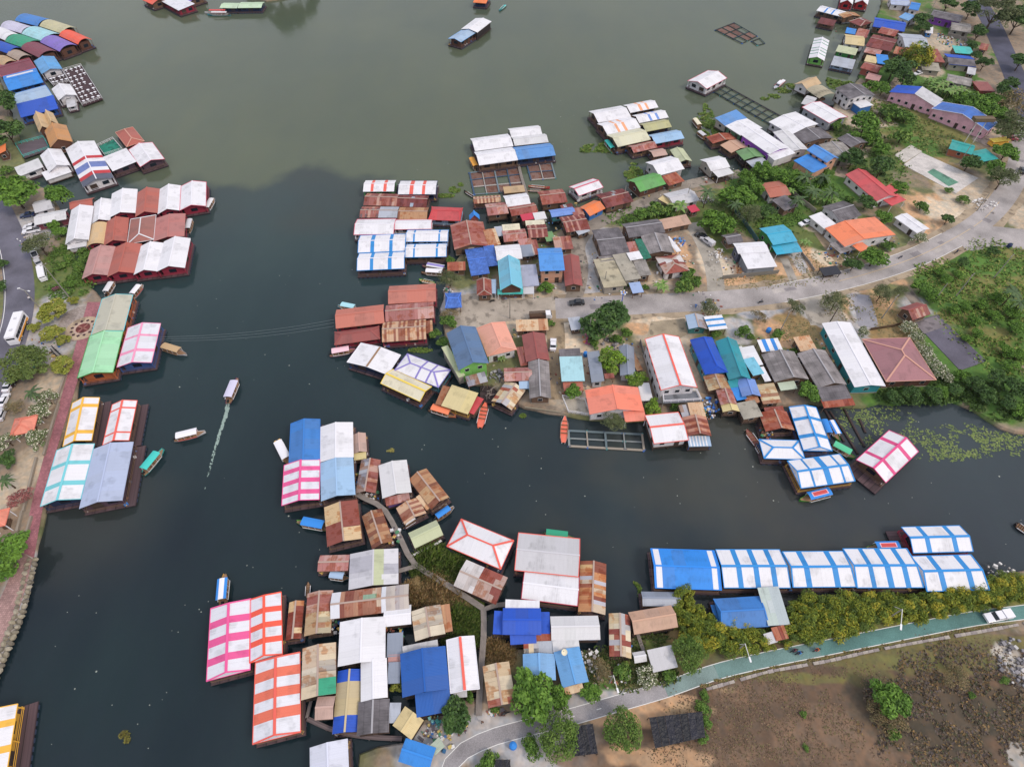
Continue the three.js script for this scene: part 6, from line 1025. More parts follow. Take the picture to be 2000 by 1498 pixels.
T('round','leafy tree in the wooded belt behind the purple walled house','leafy trees in the wooded belt',[[89.77,-190.97,3.57],[94.5,-188,3.35],[98.6,-185.01,3.69],[83.16,-187.12,2.77],[101.07,-179.54,3.08],[108.08,-182.6,3.11]]);
T('palm','palm in the wooded belt above the orange house','palms in the wooded belt',[[101.28,-181.8,3.52],[107.44,-181.8,3.52],[101.71,-174.3,3.25],[95.28,-169.61,3.02],[107.75,-173.89,3.06]]);
T('banana','banana plant in the wooded belt above the orange house','banana plants in the wooded belt',[[95.76,-178.88,2.7],[104.97,-174.41,2.67],[109.72,-172.94,2.65]]);
T('dark','very dark tree beside the red tiled house','',[[123.65,-196.44,4.21]]);
T('dark','very dark dense tree at the corner of the concrete court','',[[131.61,-190.29,4.32]]);
T('dark','dark tree at the front of the red tiled house','',[[120.05,-171.64,3]]);
T('round','green tree behind the very dark pair','',[[138.38,-205.22,3.12]]);
T('round','dark glossy tree beside the dirt lane','',[[136.54,-219.76,5.12]]);
T('round','bright small tree beside the dirt lane','',[[130.52,-214.44,2.8]]);
T('shrub','bush at the corner of the tall grey wall','',[[127.84,-224.48,3.07]]);
T('round','round green tree at the edge of the concrete court','',[[134.8,-180.59,2.72]]);
T('round','green tree by the slate roof near the dirt lane','',[[136.65,-213.28,3.6]]);
T('shrub','tall weed shrub in the field before the pink school','weed shrubs in the school field',[[153.45,-231.97,4.18],[157.68,-229.51,3.74],[152.58,-237.03,3.17],[149.42,-214.49,3.99]]);
T('shrub','small shrub in the garden by the red tiled house','shrubs by the red tiled house',[[116.58,-176.09,1.6],[114.11,-191.31,2.23]]);
T('shrub','green bush at the near corner of the concrete court','',[[153.1,-181.67,1.45]]);
T('shrub','green bush between the court and the main road','',[[155.05,-175.38,1.77]]);
T('dark','dark tree in front of the ragged turquoise roof','',[[165.68,-194.99,3.8]]);
T('round','green tree between the turquoise roof and the road','trees by the turquoise roof',[[181.57,-200.84,4.26],[172.42,-189.76,3.74]]);
T('feather','olive tree overhanging the main road by the court','',[[170.97,-183.13,4.61]]);
T('dry','dry brown tree beside the far road','',[[203.41,-233.81,7.44]]);
T('feather','grey brown tree leaning over the far road','',[[189.64,-213.39,6.08]]);
T('banana','banana plant in the plantation behind the pink school','banana plantation behind the school',[[180.14,-253.45,3.77],[182.85,-249.86,3.74],[187.57,-250.75,3.75],[190.9,-248.29,3.28],[185.58,-257.66,3.13],[180,-259.99,3.15]]);
T('round','bright leafy plant patch behind the second pink school block','leafy patch behind the school',[[186.19,-236.23,4.92],[189.07,-231.8,5.08],[193.27,-229.12,4.18],[185.37,-242.18,3.89],[196.94,-240.06,3.87]]);
T('dark','dark tree by the far road bend','dark trees by the far road',[[205.21,-248.28,3.96],[212.94,-256.23,3.36]]);
T('bamboo','arching yellow green bamboo in the far shore cluster','',[[181.42,-278.97,6.19]]);
T('dark','big dark tree at the foot of the bamboo','',[[166.23,-266.48,6.28]]);
T('dark','dark tree beside the bright blue canvas','',[[167.62,-258.28,4.52]]);
T('round','round tree beside the two storey white house','',[[157.03,-252.43,3.1]]);
T('round','dark round tree behind the two storey white house','',[[152.24,-254.31,3.34]]);
T('dark','dark tree beside the tall mast','dark trees at the tall mast',[[202.98,-322.94,4.45],[200.94,-314.38,3.59]]);
T('dark','dark tree at the top edge by the slate roof','',[[224.97,-342.29,4.64]]);
T('dark','dark tree beside the far road at the top edge','',[[232.18,-333.07,4.55]]);
T('feather','large dry looking tree over the far road at the top edge','',[[234.13,-317.67,9.32]]);
T('dark','large dark tree in the top corner of the photo','',[[245.31,-314.99,7.31]]);
T('dark','dark tree between the scrap yard and the far road','dark trees past the scrap yard',[[223.25,-306.2,4.29],[215.76,-295.36,2.94],[211.53,-275.95,3.52],[211.93,-283.54,2.86]]);
T('dark','dark tree past the far road at the photo edge','',[[226.91,-275.61,4.72]]);
T('shrub','shrub at the scrap yard','',[[192.68,-296.35,3.66]]);
T('dark','tree on the far bank above the top edge reflected in water','far bank trees',[[-147.35,-382.87,9.08],[-131.29,-376.99,10.56],[-122.2,-384.42,9.11]]);
T('dark','dark grey green tree at the road bend beside the cobalt wing','',[[-10.41,-18.6,2.86]]);
T('round','big bright green tree in front of the light blue roof','',[[4.13,-21.89,3.87]]);
T('round','bright green tree beside the big bright one at the path','',[[8.55,-21.86,1.88]]);
T('round','round bright tree at the end of the dish roof house','',[[14.41,-22.89,1.7]]);
T('shrub','small tree at the foot of the boardwalk','',[[-7.69,-22.05,1.04]]);
T('shrub','yellow green bush at the foot of the tan sheet roof','',[[-3.15,-19.91,0.74]]);
T('yellow','yellow leafed papaya plant between shed roofs','',[[-21.16,-23.84,1.24]]);
T('fine','large fine leafed tree in the field below the path','',[[8.15,-15.41,3.54]]);
T('fine','fine leafed tree between the two black net shelters','',[[19.46,-16.59,3.38]]);
T('shrub','grey green shrub beside the small blue tank','',[[3.13,-14.14,1.62]]);
T('shrub','olive shrub at the bottom edge of the photo','',[[-4.4,-11.87,1.77]]);
T('fine','big round olive bush beside the white lean-to roof','',[[33.17,-29.16,3.24]]);
T('shrub','dark green bush beside the long cream and rust gable','',[[20.7,-26.3,1.64]]);
T('frangi','white flowering bush beside the tiny white hut','',[[24.96,-25.29,1.92]]);
T('shrub','olive bush beside the white lean-to roof','',[[28.98,-25.79,1.44]]);
T('dry','dry brown shrub between the dish roof house and the gable','',[[16.25,-26.38,2.12]]);
T('shrub','green shrub along the edge of the black net shelter','shrubs beside the black net shelter',[[34.47,-20.12,1.21],[34.64,-18.1,1.01],[33.41,-15.71,1.18],[35.2,-22.22,0.94]]);
T('round','dark green shrub in the brown field','',[[67.88,-21.2,3]]);
T('dry','brownish green shrub beside the dark one in the brown field','',[[67.62,-17.57,2.39]]);
T('dry','reddish brown shrub in the brown field','',[[65.65,-20.02,2.05]]);
T('shrub','small green shrub at the foot of the brown field shrubs','',[[67.52,-16.34,1.18]]);
T('dry','golden dry shrub in the brown field','',[[82.11,-25.3,2.4]]);
T('shrub','small green weed in the brown field','weeds in the brown field',[[52.67,-19.34,0.65],[51.56,-14.2,0.54],[91.98,-24.81,0.76],[84.57,-22.25,0.66]]);
T('thicket','yellow green weeping shrub in the bank thicket along the green path','thicket of yellow green shrubs along the green path',[[34.52,-40.14,2.29],[34.86,-36.59,2.55],[37.58,-35.11,2.63],[39.56,-32.71,2.7],[42.29,-31.76,2.79],[45.19,-31.34,2.48],[37.55,-32.3,2.29],[34.45,-34.21,2.22],[47.45,-32.31,2.19],[49.27,-31.28,1.49],[52.9,-31.77,1.29],[55.12,-33.24,2.31],[56.58,-36.59,2.55],[58.92,-34.6,2.83],[60.29,-38.61,2.37],[63.07,-36.54,2.86],[62.97,-34.63,2.63],[67.14,-39.13,2.28],[67.27,-35.73,3.05],[71.56,-38.62,2.27],[71.57,-36.34,2.86],[75.42,-38.1,2.37],[76.44,-36.98,2.56],[79.5,-38.1,2.37],[80.24,-37.26,2.05],[84.3,-38.61,2.37],[84.64,-38.02,2.06],[88.56,-39.11,2.59],[92.47,-39.78,2.6],[96.82,-41.15,2.41],[100.25,-42.73,2.32],[102.86,-42.73,2.32],[92.38,-38.94,1.55],[97.33,-39.79,1.87],[102.46,-40.72,1.88],[59.76,-33.57,2.01],[66.13,-34.55,1.82],[56.57,-32.67,1.6],[44.21,-35.2,2.03],[34.42,-31.38,2.18]]);
T('reed','tall green grass clump by the boardwalk','grass clumps by the boardwalk',[[-17.15,-48.05,3.79],[-12.78,-46.48,3.22],[-19.21,-46.6,2.36],[-10.29,-49.4,2.18]]);
T('reed2','dry tan grass clump inside the boardwalk bend','dry grass clumps by the boardwalk',[[-15.61,-41.76,3.15],[-18.56,-39.75,2.59],[-11.4,-40.78,2.61],[-16.32,-43.91,2.65],[-20.86,-41.87,2.1],[-9.25,-38.81,1.86]]);
T('reed','dark green reed clump beside the straight boardwalk','reed clumps by the straight boardwalk',[[-10.63,-36.67,2.86],[-8.05,-35.24,2.53],[-8.91,-32.37,2.49],[-11.93,-32.89,2],[-7.65,-37.75,2.05]]);
T('reed2','reddish dry grass clump between boardwalk and royal blue house','dry grass by the royal blue house',[[-3.43,-30.08,2.46],[-0.97,-29.19,2.16],[-2.9,-27.4,1.94]]);

// low green cover: weeds, floating plants, lily pads
function cover(name, label, list, cols, n, size, y, hgt = .3) { // list of ellipses
  const rg = rngOf(name.length * 57 + list.length * 13 + n), pos = [], cc = []; const K = cols.map((c) => new THREE.Color().setRGB(...c)), tot = list.reduce((s, e) => s + e[2] * e[3], 0);
  for (const [x, z, rx, rz] of list) { const q = Math.max(20, Math.floor(n * rx * rz / tot)); for (let i = 0; i < q; i++) { const a = rg() * 6.28, r = Math.sqrt(rg()) * (1 + .25 * (rg() - .5)), px = x + Math.cos(a) * r * rx, pz = z + Math.sin(a) * r * rz; if (fbm(px / 2.2 + 300, pz / 2.2 + 300, 512, 2) < .38) continue; const b = rg() * 6.28, s = size * (.5 + rg()), h = hgt * rg(), c = K[Math.floor(rg() * K.length)], f = .75 + .5 * rg(), ca = Math.cos(b), sa = Math.sin(b); const P = [[px - ca * s, y, pz - sa * s], [px - sa * s * .5, y + h, pz + ca * s * .5], [px + ca * s, y + h * .8, pz + sa * s], [px + sa * s * .5, y + h * .3, pz - ca * s * .5]]; for (const k of [0, 1, 2, 0, 2, 3]) { pos.push(...P[k]); cc.push(c.r * f, c.g * f, c.b * f); } } }
  const g = new THREE.BufferGeometry(); g.setAttribute('position', new THREE.Float32BufferAttribute(pos, 3)); g.setAttribute('color', new THREE.Float32BufferAttribute(cc, 3)); g.computeVertexNormals();
  return tag(mesh(name, g, LEAF, scene), label, 'plants', null, 'stuff');
}
const HY = [[.1, .19, .025], [.14, .22, .035], [.07, .13, .02], [.17, .2, .04]];
cover('water_hyacinth', 'green floating weed bed beside the turquoise boat and cream raft', [[33.58,-212.57,5.93,2.96],[38.6,-213.31,5.15,4.1],[28.53,-211.1,3.15,1.47]], HY, 4500, .5, .05, .5);
cover('water_hyacinth', 'green floating weed at the inner bank by the leaf green roof', [[45.88,-196.35,2.27,5.44],[43.74,-191.37,1.86,2.64],[42.76,-194.01,1.5,2.68]], HY, 2100, .5, .05, .5);
cover('water_hyacinth', 'green floating weed bed beside the tan cabin boats', [[81.55,-239.06,1.69,7.8],[78.96,-227.54,4.52,5.71],[81.22,-222.8,3.66,3.99],[78.75,-231.57,2.91,8.33]], HY, 4500, .5, .05, .5);
cover('water_hyacinth', 'weed line trailing behind the white motor cruiser', [[118.13,-259.59,3.57,2.44],[112.15,-254.03,3.08,1.9],[122.59,-263.38,2.7,2.49],[108.36,-252.21,1.75,1.41]], HY, 1800, .45, .05, .4);
cover('water_hyacinth', 'green floating weed bed in the far inlet below the thatch hut', [[143.39,-264.34,4.06,5.08],[147.22,-266.27,3.62,3.08],[141.89,-267.24,1.82,4.11]], HY, 2700, .5, .05, .5);
cover('water_hyacinth', 'floating weed strip at the end of the coral striped rafts', [[-23.84,-181.21,3.61,0.93],[-20.46,-184.95,1.83,1.9],[-18.44,-188.13,0.92,0.97]], HY, 1500, .45, .05, .4);
cover('water_hyacinth', 'weed tuft drifting alone in the dark water at the lower photo edge', [[-69.59,-16.24,0.92,0.69],[-68.72,-15.45,0.64,0.51]], [[.2, .19, .03], [.15, .13, .03], [.1, .09, .03]], 260, .22, .04, .3);
cover('water_hyacinth', 'yellow weed tuft drifting beside the white floating house', [[-29.63,-75.19,0.86,1.02],[-28.98,-75.91,0.5,0.58]], [[.3, .27, .07], [.22, .2, .06]], 160, .25, .04, .25);
cover('water_hyacinth', 'bright weed tuft drifting before the rusty floating hut', [[2.72,-86.21,0.78,0.63]], HY, 360, .22, .04, .3);
cover('water_hyacinth', 'weeds by the corner of the bright blue raft roof', [[25.69,-42.26,0.95,1.49],[25.08,-43.32,0.53,0.54]], HY, 900, .28, .04, .4);
cover('water_hyacinth', 'weeds around the bank under the red raft group', [[-13.47,-109.1,3.12,1.9],[-25.44,-108.34,3.39,0.95],[-15.05,-111.98,1.72,1.94]], HY, 1200, .3, .04, .3);
cover('water_lilies', 'lily pads floating between the magenta striped raft and the dark trees', [[102.8,-75.91,8.67,2.86],[111.64,-78.85,8.78,4.95],[118.71,-77.96,7.5,3.65],[98.35,-80.05,6.3,5.54],[124.35,-79.15,5.02,1.69],[86.97,-83.4,5.12,6.59],[93.3,-86.53,7.78,2.72],[104.62,-74.47,7.38,1.57]], [[.17, .22, .06], [.21, .25, .08], [.12, .17, .05], [.14, .2, .05]], 2600, .3, .035, .05);
cover('weeds', 'bright green weeds on the bank by the road and red raft', [[-136.12,-144.58,7.21,13.47],[-132.27,-132.84,6.15,6.47],[-131.83,-142.16,4.76,10.55],[-142.85,-152.1,4.93,8.52]], [[.08, .16, .02], [.12, .21, .03], [.06, .12, .018]], 7000, .32, 1.2, .6);
cover('weeds', 'tall weeds in the field before the pink school', [[157.33,-231.52,14.49,15.04],[162.82,-215.84,11.91,9.87],[154.4,-239.87,8.46,9.17]], [[.15, .21, .04], [.11, .17, .03], [.22, .21, .06]], 4000, .4, 1.2, .6);
cover('weeds', 'weeds of the overgrown verge below the main road', [[138.42,-132.84,15.38,12.56],[153.73,-144.58,9.61,11.03],[132.83,-137.42,9.38,7.69],[147.23,-126.23,7.51,9.75],[134.53,-115.86,13.02,13.42],[132.93,-104.4,8.31,8.24]], [[.12, .22, .03], [.17, .27, .04], [.09, .16, .02], [.23, .24, .06]], 8000, .4, 1.2, .6);
cover('weeds', 'garden weeds in the wooded belt', [[96.84,-180.18,19.73,19.22],[77.83,-168.35,10.38,11.76],[43.05,-166.93,13.77,5.71],[89.14,-165.52,8.57,8.74],[133.59,-206.67,13.55,22.97]], [[.09, .18, .025], [.13, .23, .03], [.065, .13, .018]], 7000, .42, 1.2, .7);
cover('weeds', 'dense leafy cover in the patch behind the school', [[196.73,-244.18,10.69,24.41],[190.22,-253.1,17.49,12.09],[195.62,-229.48,6.18,13.64]], [[.08, .17, .03], [.11, .2, .035], [.06, .12, .02]], 6000, .45, 1.2, .9);
cover('weeds', 'green undergrowth along the lily inlet bank', [[103.78,-91.22,10.51,2.86],[116.86,-93.88,9.3,4.47],[123.63,-88.94,7.81,5.45],[100.24,-92.21,5.28,2.51]], [[.05, .1, .02], [.07, .13, .022], [.1, .17, .03]], 5000, .38, 1.2, .8);
cover('weeds', 'undergrowth of the thicket along the green path', [[44.42,-34.82,8.08,2],[63.25,-36.78,10.2,3.14],[78.18,-38.38,9.26,2.62],[89.13,-39.8,9.33,2.03],[98.26,-41.46,7.32,2.1],[34.72,-36.98,3.47,4.45],[56.3,-34.04,5.03,1.21],[38.81,-32.13,3.98,1.35]], [[.14, .19, .02], [.1, .14, .018], [.24, .23, .03], [.07, .1, .016]], 9000, .3, 1.2, .6);
cover('weeds', 'weeds between the cream gable and the round bush', [[21.35,-27.53,4.85,4.52],[27.72,-31.19,3.96,2.27],[27.86,-25.75,3.84,1.78],[15.52,-27.53,2.91,3.61]], [[.09, .14, .025], [.06, .1, .02], [.16, .15, .06]], 3000, .25, 1.2, .6);
cover('dry_grass', 'dry brown grass tufts over the field below the green path', [[64.69,-18.98,27.72,8.72],[46.21,-18.98,18.48,6.76],[86.03,-24.88,13.38,8.73],[35.78,-13.46,12.52,3.12]], [[.16, .1, .06], [.2, .125, .075], [.125, .078, .048], [.15, .12, .05]], 14000, .16, 1.2, .16);
cover('dry_grass', 'tangled dry weeds on the rough end of the brown field', [[84.12,-24.88,12.43,6.76],[87.79,-18.98,6.47,8.25],[74.64,-20.62,5.6,7.24],[75.47,-14.23,10.78,3.38],[66.54,-18.98,4.62,5.25]], [[.1, .07, .055], [.16, .12, .08], [.24, .15, .06], [.09, .09, .045], [.13, .1, .09]], 7000, .26, 1.2, .4);
cover('dry_grass', 'verge of dry grass between the green path and the kerb', [[36.15,-24.01,1.9,0.26],[39.79,-24.96,1.91,0.27],[43.4,-25.66,1.92,0.27],[47.07,-26.46,1.93,0.28],[50.74,-27.17,1.94,0.28],[54.41,-27.8,1.94,0.28],[58.12,-28.43,1.95,0.29],[61.84,-29.07,1.96,0.29],[65.63,-29.8,1.96,0.29],[69.41,-30.45,1.97,0.3],[73.22,-31.1,1.98,0.3],[77.06,-31.76,1.99,0.31],[80.92,-32.42,1.99,0.31],[84.81,-33.08,2,0.31],[88.73,-33.75,2.01,0.32],[92.63,-34.33,2.01,0.32],[96.46,-34.72,2.02,0.33]], [[.25, .19, .07], [.15, .16, .05], [.3, .21, .1]], 2600, .18, 1.21, .25);
cover('dry_grass', 'dry tufts over bare lots along the main road', [[75.96,-135.11,13.95,3.32],[95.3,-142.16,7.94,7.59],[107.84,-117.87,5.83,6.55],[80.41,-113.88,5.74,6.16],[105.17,-126.23,6.01,4.6],[95.42,-124.09,5.96,6.73]], [[.33, .24, .12], [.24, .2, .09], [.16, .17, .06]], 3000, .25, 1.21, .3);

// ---------------------------------------------------------------- boats
function hullGeo() { // unit hull: length 1 along x (bow +x), beam 1, height 1
  const N = 14, pos = [], idx = []; const ring = [[-1, 1], [-.82, .25], [0, 0], [.82, .25], [1, 1]];
  for (let i = 0; i <= N; i++) { const t = i / N, x = t - .5, b = .5 * Math.pow(Math.sin(Math.PI * clamp(.13 + t * .835, 0, .985)), .62) * (t > .75 ? 1 - .25 * (t - .75) * 4 : 1), sheer = .35 * Math.pow(Math.abs(t - .4) / .6, 2.4) * (t > .4 ? 1.2 : .5); for (const [z, y] of ring) pos.push(x, y * (.62 + sheer) + sheer * .4, z * b); if (i) for (let k = 0; k < 4; k++) { const a = (i - 1) * 5 + k, c = i * 5 + k; idx.push(a, a + 1, c, a + 1, c + 1, c); } }
  const g0 = new THREE.BufferGeometry(); g0.setAttribute('position', new THREE.Float32BufferAttribute(pos, 3)); g0.setIndex(idx); g0.computeVertexNormals(); return g0;
}
function deckGeo() { const N = 14, pos = [], idx = []; for (let i = 0; i <= N; i++) { const t = i / N, b = .47 * Math.pow(Math.sin(Math.PI * clamp(.13 + t * .835, 0, .985)), .62) * (t > .75 ? 1 - .25 * (t - .75) * 4 : 1), sheer = .35 * Math.pow(Math.abs(t - .4) / .6, 2.4) * (t > .4 ? 1.2 : .5); pos.push(t - .5, .5 + sheer * .9, -b, t - .5, .5 + sheer * .9, b); if (i) { const k = 2 * i; idx.push(k - 2, k - 1, k, k - 1, k + 1, k); } } const g = new THREE.BufferGeometry(); g.setAttribute('position', new THREE.Float32BufferAttribute(pos, 3)); g.setIndex(idx); g.computeVertexNormals(); return g; }
const HULL = hullGeo(), DECK = deckGeo(); const hm = {}; const dmat = (k) => hm[k] ??= new THREE.MeshStandardMaterial({ color: col(k), roughness: .5, side: THREE.DoubleSide });
function boat(style, x, z, yaw, L, B, hull, can, label) {
  const t = thing(style === 'y' ? 'motor_cruiser' : style === 'h' ? 'cabin_boat' : style === 'o' ? 'wooden_boat' : 'canopied_boat', label, 'boat', x, -.12, z, yaw);
  const H0 = .95, h = mesh('hull', HULL, dmat(hull), t); h.scale.set(L, H0, B);
  const d = mesh('deck', DECK, dmat(style === 'o' ? can : style === 'y' ? 'white' : 'brownl'), t); d.scale.set(L * .97, H0, B * .97);
  const rails = []; for (const s of [-1, 1]) rails.push(bar([-L * .36, .78, s * B * .46], [L * .25, .76, s * B * .49], .1)); mesh('gunwale', mergeGeometries(rails), M(hull === 'whiteg' ? (label.includes('red') ? 'redb' : 'brownl') : 'whiteg'), t);
  if (style === 'o') { for (let i = -1; i <= 2; i++) mesh('thwart', box(.25, .07, B * .85, i * L * .15, .72, 0), M('brownl', 'wood'), t); return; }
  if (style === 'y') { mesh('cabin', box(L * .32, .7, B * .7, -L * .02, .95, 0), M('white'), t); mesh('windscreen', box(L * .1, .45, B * .62, L * .17, .85, 0), PANE, t); mesh('roof', box(L * .26, .09, B * .78, -L * .05, 1.36, 0), M('white'), t); mesh('foredeck', box(L * .25, .12, B * .6, L * .3, .68, 0), M('lgreyb'), t); return; }
  const cl = style === 'h' ? .62 : .66, cx = style === 'h' ? 0 : -L * .04, ch = style === 'h' ? 1.9 : 1.95, cw = B * (style === 'h' ? .85 : .92);
  if (style === 'h') mesh('cabin', box(L * cl * .92, 1.1, cw * .88, cx, 1.2, 0), M('brownl', 'wood'), t);
  else for (const s of [-1, 1]) for (const q of [-.46, -.15, .15, .46]) { const p = mesh('canopy_post', POSTG, M('whiteg'), t); p.scale.set(.5, ch - .6, .5); p.position.set(cx + q * L * cl, .6 + (ch - .6) / 2, s * cw * .45); }
  const ar = []; const n = 4; const arc = (u) => ch + .22 * (1 - u * u); const P = []; for (let i = 0; i <= n; i++) { const u = -1 + 2 * i / n; P.push([u * cw / 2, arc(u)]); }
  for (let i = 0; i < n; i++) { const a = P[i], b = P[i + 1], hl = L * cl / 2; const q = [new THREE.Vector3(cx - hl, a[1], a[0]), new THREE.Vector3(cx + hl, a[1], a[0]), new THREE.Vector3(cx + hl, b[1], b[0]), new THREE.Vector3(cx - hl, b[1], b[0])]; const k = style === 's' && (i === 1 || i === 2) ? (can === 'whiteg' ? 'lav' : 'white') : can; mesh('canopy', prism(q, new THREE.Vector3(0, -.07, 0), [[0, 0], [4, 0], [4, 1], [0, 1]]), k === can ? M(can) : M(k), t); }
  if (style === 's2') { mesh('canopy_panel', box(L * cl * .62, .04, cw * .42, cx, ch + .26, 0), M('redb'), t); mesh('canopy_border', box(L * cl * .7, .03, cw * .55, cx, ch + .235, 0), M('pinkl'), t); }
  for (let i = -2; i <= 1; i++) mesh('bench', box(.35, .1, B * .75, cx + i * L * .14, .85, 0), M('brownl', 'wood'), t);
  const eg = [box(.7, .45, .4, -L * .44, .95, 0), bar([-L * .46, .95, 0], [-L * .6, .3, .1], .07)]; mesh('engine', mergeGeometries(eg), M('black'), t);
  if (hull === 'gold') mesh('stern_panel', box(L * .16, .06, B * .7, -L * .43, .8, 0), M('gold'), t);
}
boat('c',-72.74,-93.93,1.543,8.25,2.3,'plum','lilacw','purple passenger boat with pale canopy under way in mid channel');
boat('c',-79.27,-79.9,0.310,7.36,2.1,'whiteg','white','white canopied boat with red side line drifting below the purple one');
boat('c',-85.41,-72.48,1.252,7.39,2.2,'turq','turqb','turquoise canopied boat lying off the coral striped raft');
boat('c',-93.08,-107.73,-0.343,8.38,2.2,'whiteg','tan','tan canopied boat with white bow at the pink striped raft');
boat('c',-120.98,-132.52,1.580,6.3,1.9,'lgrey','whiteg','pale grey canopied boat below the dusty pink raft roof');
boat('c',-112.38,-131.4,1.413,5.88,1.9,'whiteg','white','white canopied boat beside the sand coloured roof');
boat('c',-107.42,-163.2,1.754,7.86,1.9,'whiteg','lgrey','small white canopied boat beside the broad pinkish brick roof');
boat('c',-104.28,-174.79,1.558,8.01,1.9,'lgrey','whiteg','small boat moored at the end of the back row by open water');
boat('c',-46.59,-107.16,0.241,7.05,2.1,'pinkb','pinkl','pink canopied boat moored below the maroon hipped raft');
boat('c',-48.06,-124.4,2.871,6.36,1.9,'icecyan','icecyan','pale cyan boat half behind the terracotta raft roof');
boat('c',-54.9,-74.9,-0.969,8.69,2.2,'gold','white','white canopied boat with yellow end beside the pink striped raft');
boat('c',-44.06,-56.41,2.948,7.55,2.2,'limeb','azure','lime green boat with azure canopy below the four raft block');
boat('s',-59.33,-42.14,1.791,6.67,2.2,'goldb','azure','gold boat with azure and white canopy at the hot pink raft');
boat('c',-17.66,-86.92,-0.347,7.48,2.1,'orangeb','orangeb','orange boat with orange canopy under the straw roofed raft');
boat('o',-7.33,-86.18,1.399,7.69,2.2,'orangeb','orangec','plain orange open boat beside the straw roofed raft');
boat('o',12.97,-81.85,1.468,7.96,1.9,'whiteg','orangec','white rimmed boat with orange deck at the corner of fish pens');
boat('c',-15.17,-59.05,0.685,5.3,1.5,'whiteg','azure','narrow boat with azure canopy beside the pinstriped floating house');
boat('o',-15.52,-60.54,0.760,2.37,1.1,'concr','tan','tiny tan rowing boat beside the narrow azure canopied one');
boat('h',-22.62,-57.02,0.661,3.97,1.6,'azure','whiteg','boat with white and red cover before the rust and cream hut');
boat('c',-36.15,-44.69,-0.120,4.5,1.6,'tealw','paleblue','blue and green boat in front of the small pink rusted roof');
boat('o',-42.02,-42.05,1.721,3.29,1.0,'dark','brownl','thin dark wooden boat by the patched rust roof');
boat('c',10.01,-53.66,-0.132,7.14,2.0,'seagreen','seagreen','sea green boat showing behind the large pale grey raft roof');
boat('c',79.49,-75.5,-0.681,6.18,2.0,'limeb','mintd','green canopied boat with yellow bow beside the magenta striped raft');
boat('c',77.61,-81.67,-1.569,6.08,1.7,'azure','azure','boat with plain blue canopy at the side of the blue striped raft');
boat('s',79.52,-81.36,-1.453,6.11,1.8,'limeb','azure','boat with blue and white canopy beside the plain blue one');
boat('s2',69.5,-63.41,-2.892,8.38,2.2,'limeb','azure','green boat with blue canopy and red panel at the broad striped raft');
boat('s2',80.09,-51.09,-3.112,7.68,2.1,'limeb','azure','green boat with blue canopy behind the row of striped rafts');
boat('c',37.44,-212.88,1.876,8.92,2.0,'turqb','turqb','turquoise boat in the weed beside the cream raft roof');
boat('c',-14.4,-200.55,1.898,8.75,2.1,'whiteg','yelloworange','yellow orange canopied boat beside the white raft roofs of the fish pens');
boat('o',9.67,-185.94,-0.165,7.74,1.3,'redb','brownl','long red and white boat moored behind the rust brown roof');
boat('o',8.7,-183.58,-0.048,6.53,1.2,'dark','brownl','second long dark boat moored behind the rust brown roof');
boat('s',-24.01,-141.91,2.881,8.4,2.0,'plum','whiteg','white and purple canopied tourist boat by the thin blue striped raft');
boat('c',-24.28,-139.52,3.049,7.66,2.0,'brown','white','white canopied tourist boat with yellow end by the thin blue striped raft');
boat('o',-26,-135.91,2.861,4.99,1.5,'limeb','tan','small yellow green open boat below the tourist boats');
boat('y',117.83,-264.56,-2.262,11.25,2.2,'whiteg','white','white motor cruiser moored at the weed line');
boat('h',74.54,-229.69,1.756,8.23,2.2,'brown','creamp','tan cabin boat at the edge of the weed bed');
boat('h',74.68,-220.59,2.011,5.97,2.2,'brown','lgrey','small cabin boat with grey roof below the tan cabin one');
boat('o',-5.01,-351.22,-1.959,9.11,1.6,'tealw','turq','tiny teal motor boat near the top edge with white wake');
boat('o',-15.06,-181.41,2.350,5.64,1.0,'dark','dark','dark wooden canoe at the corner of the fish pens');
boat('o',58.94,-79.1,1.920,5.38,1.9,'redwood','redwood','reddish wooden boat beside the red brown gabled raft');
boat('c',59.67,-75.85,1.780,2.66,1.5,'navy','navy','dark blue small boat at the blue outlined hipped raft');
boat('o',112.26,-55.63,2.209,2.84,1.8,'dark','dark','dark boat cut by the photo edge in the inlet');
boat('c',-154.64,-344.26,-3.142,12.86,1.7,'whiteg','redb','white boat with red trim at the mint roofed rafts');
boat('c',-152.86,-341.54,-3.142,11.99,1.6,'tealw','whiteg','teal and white boat in front of the red trimmed one');
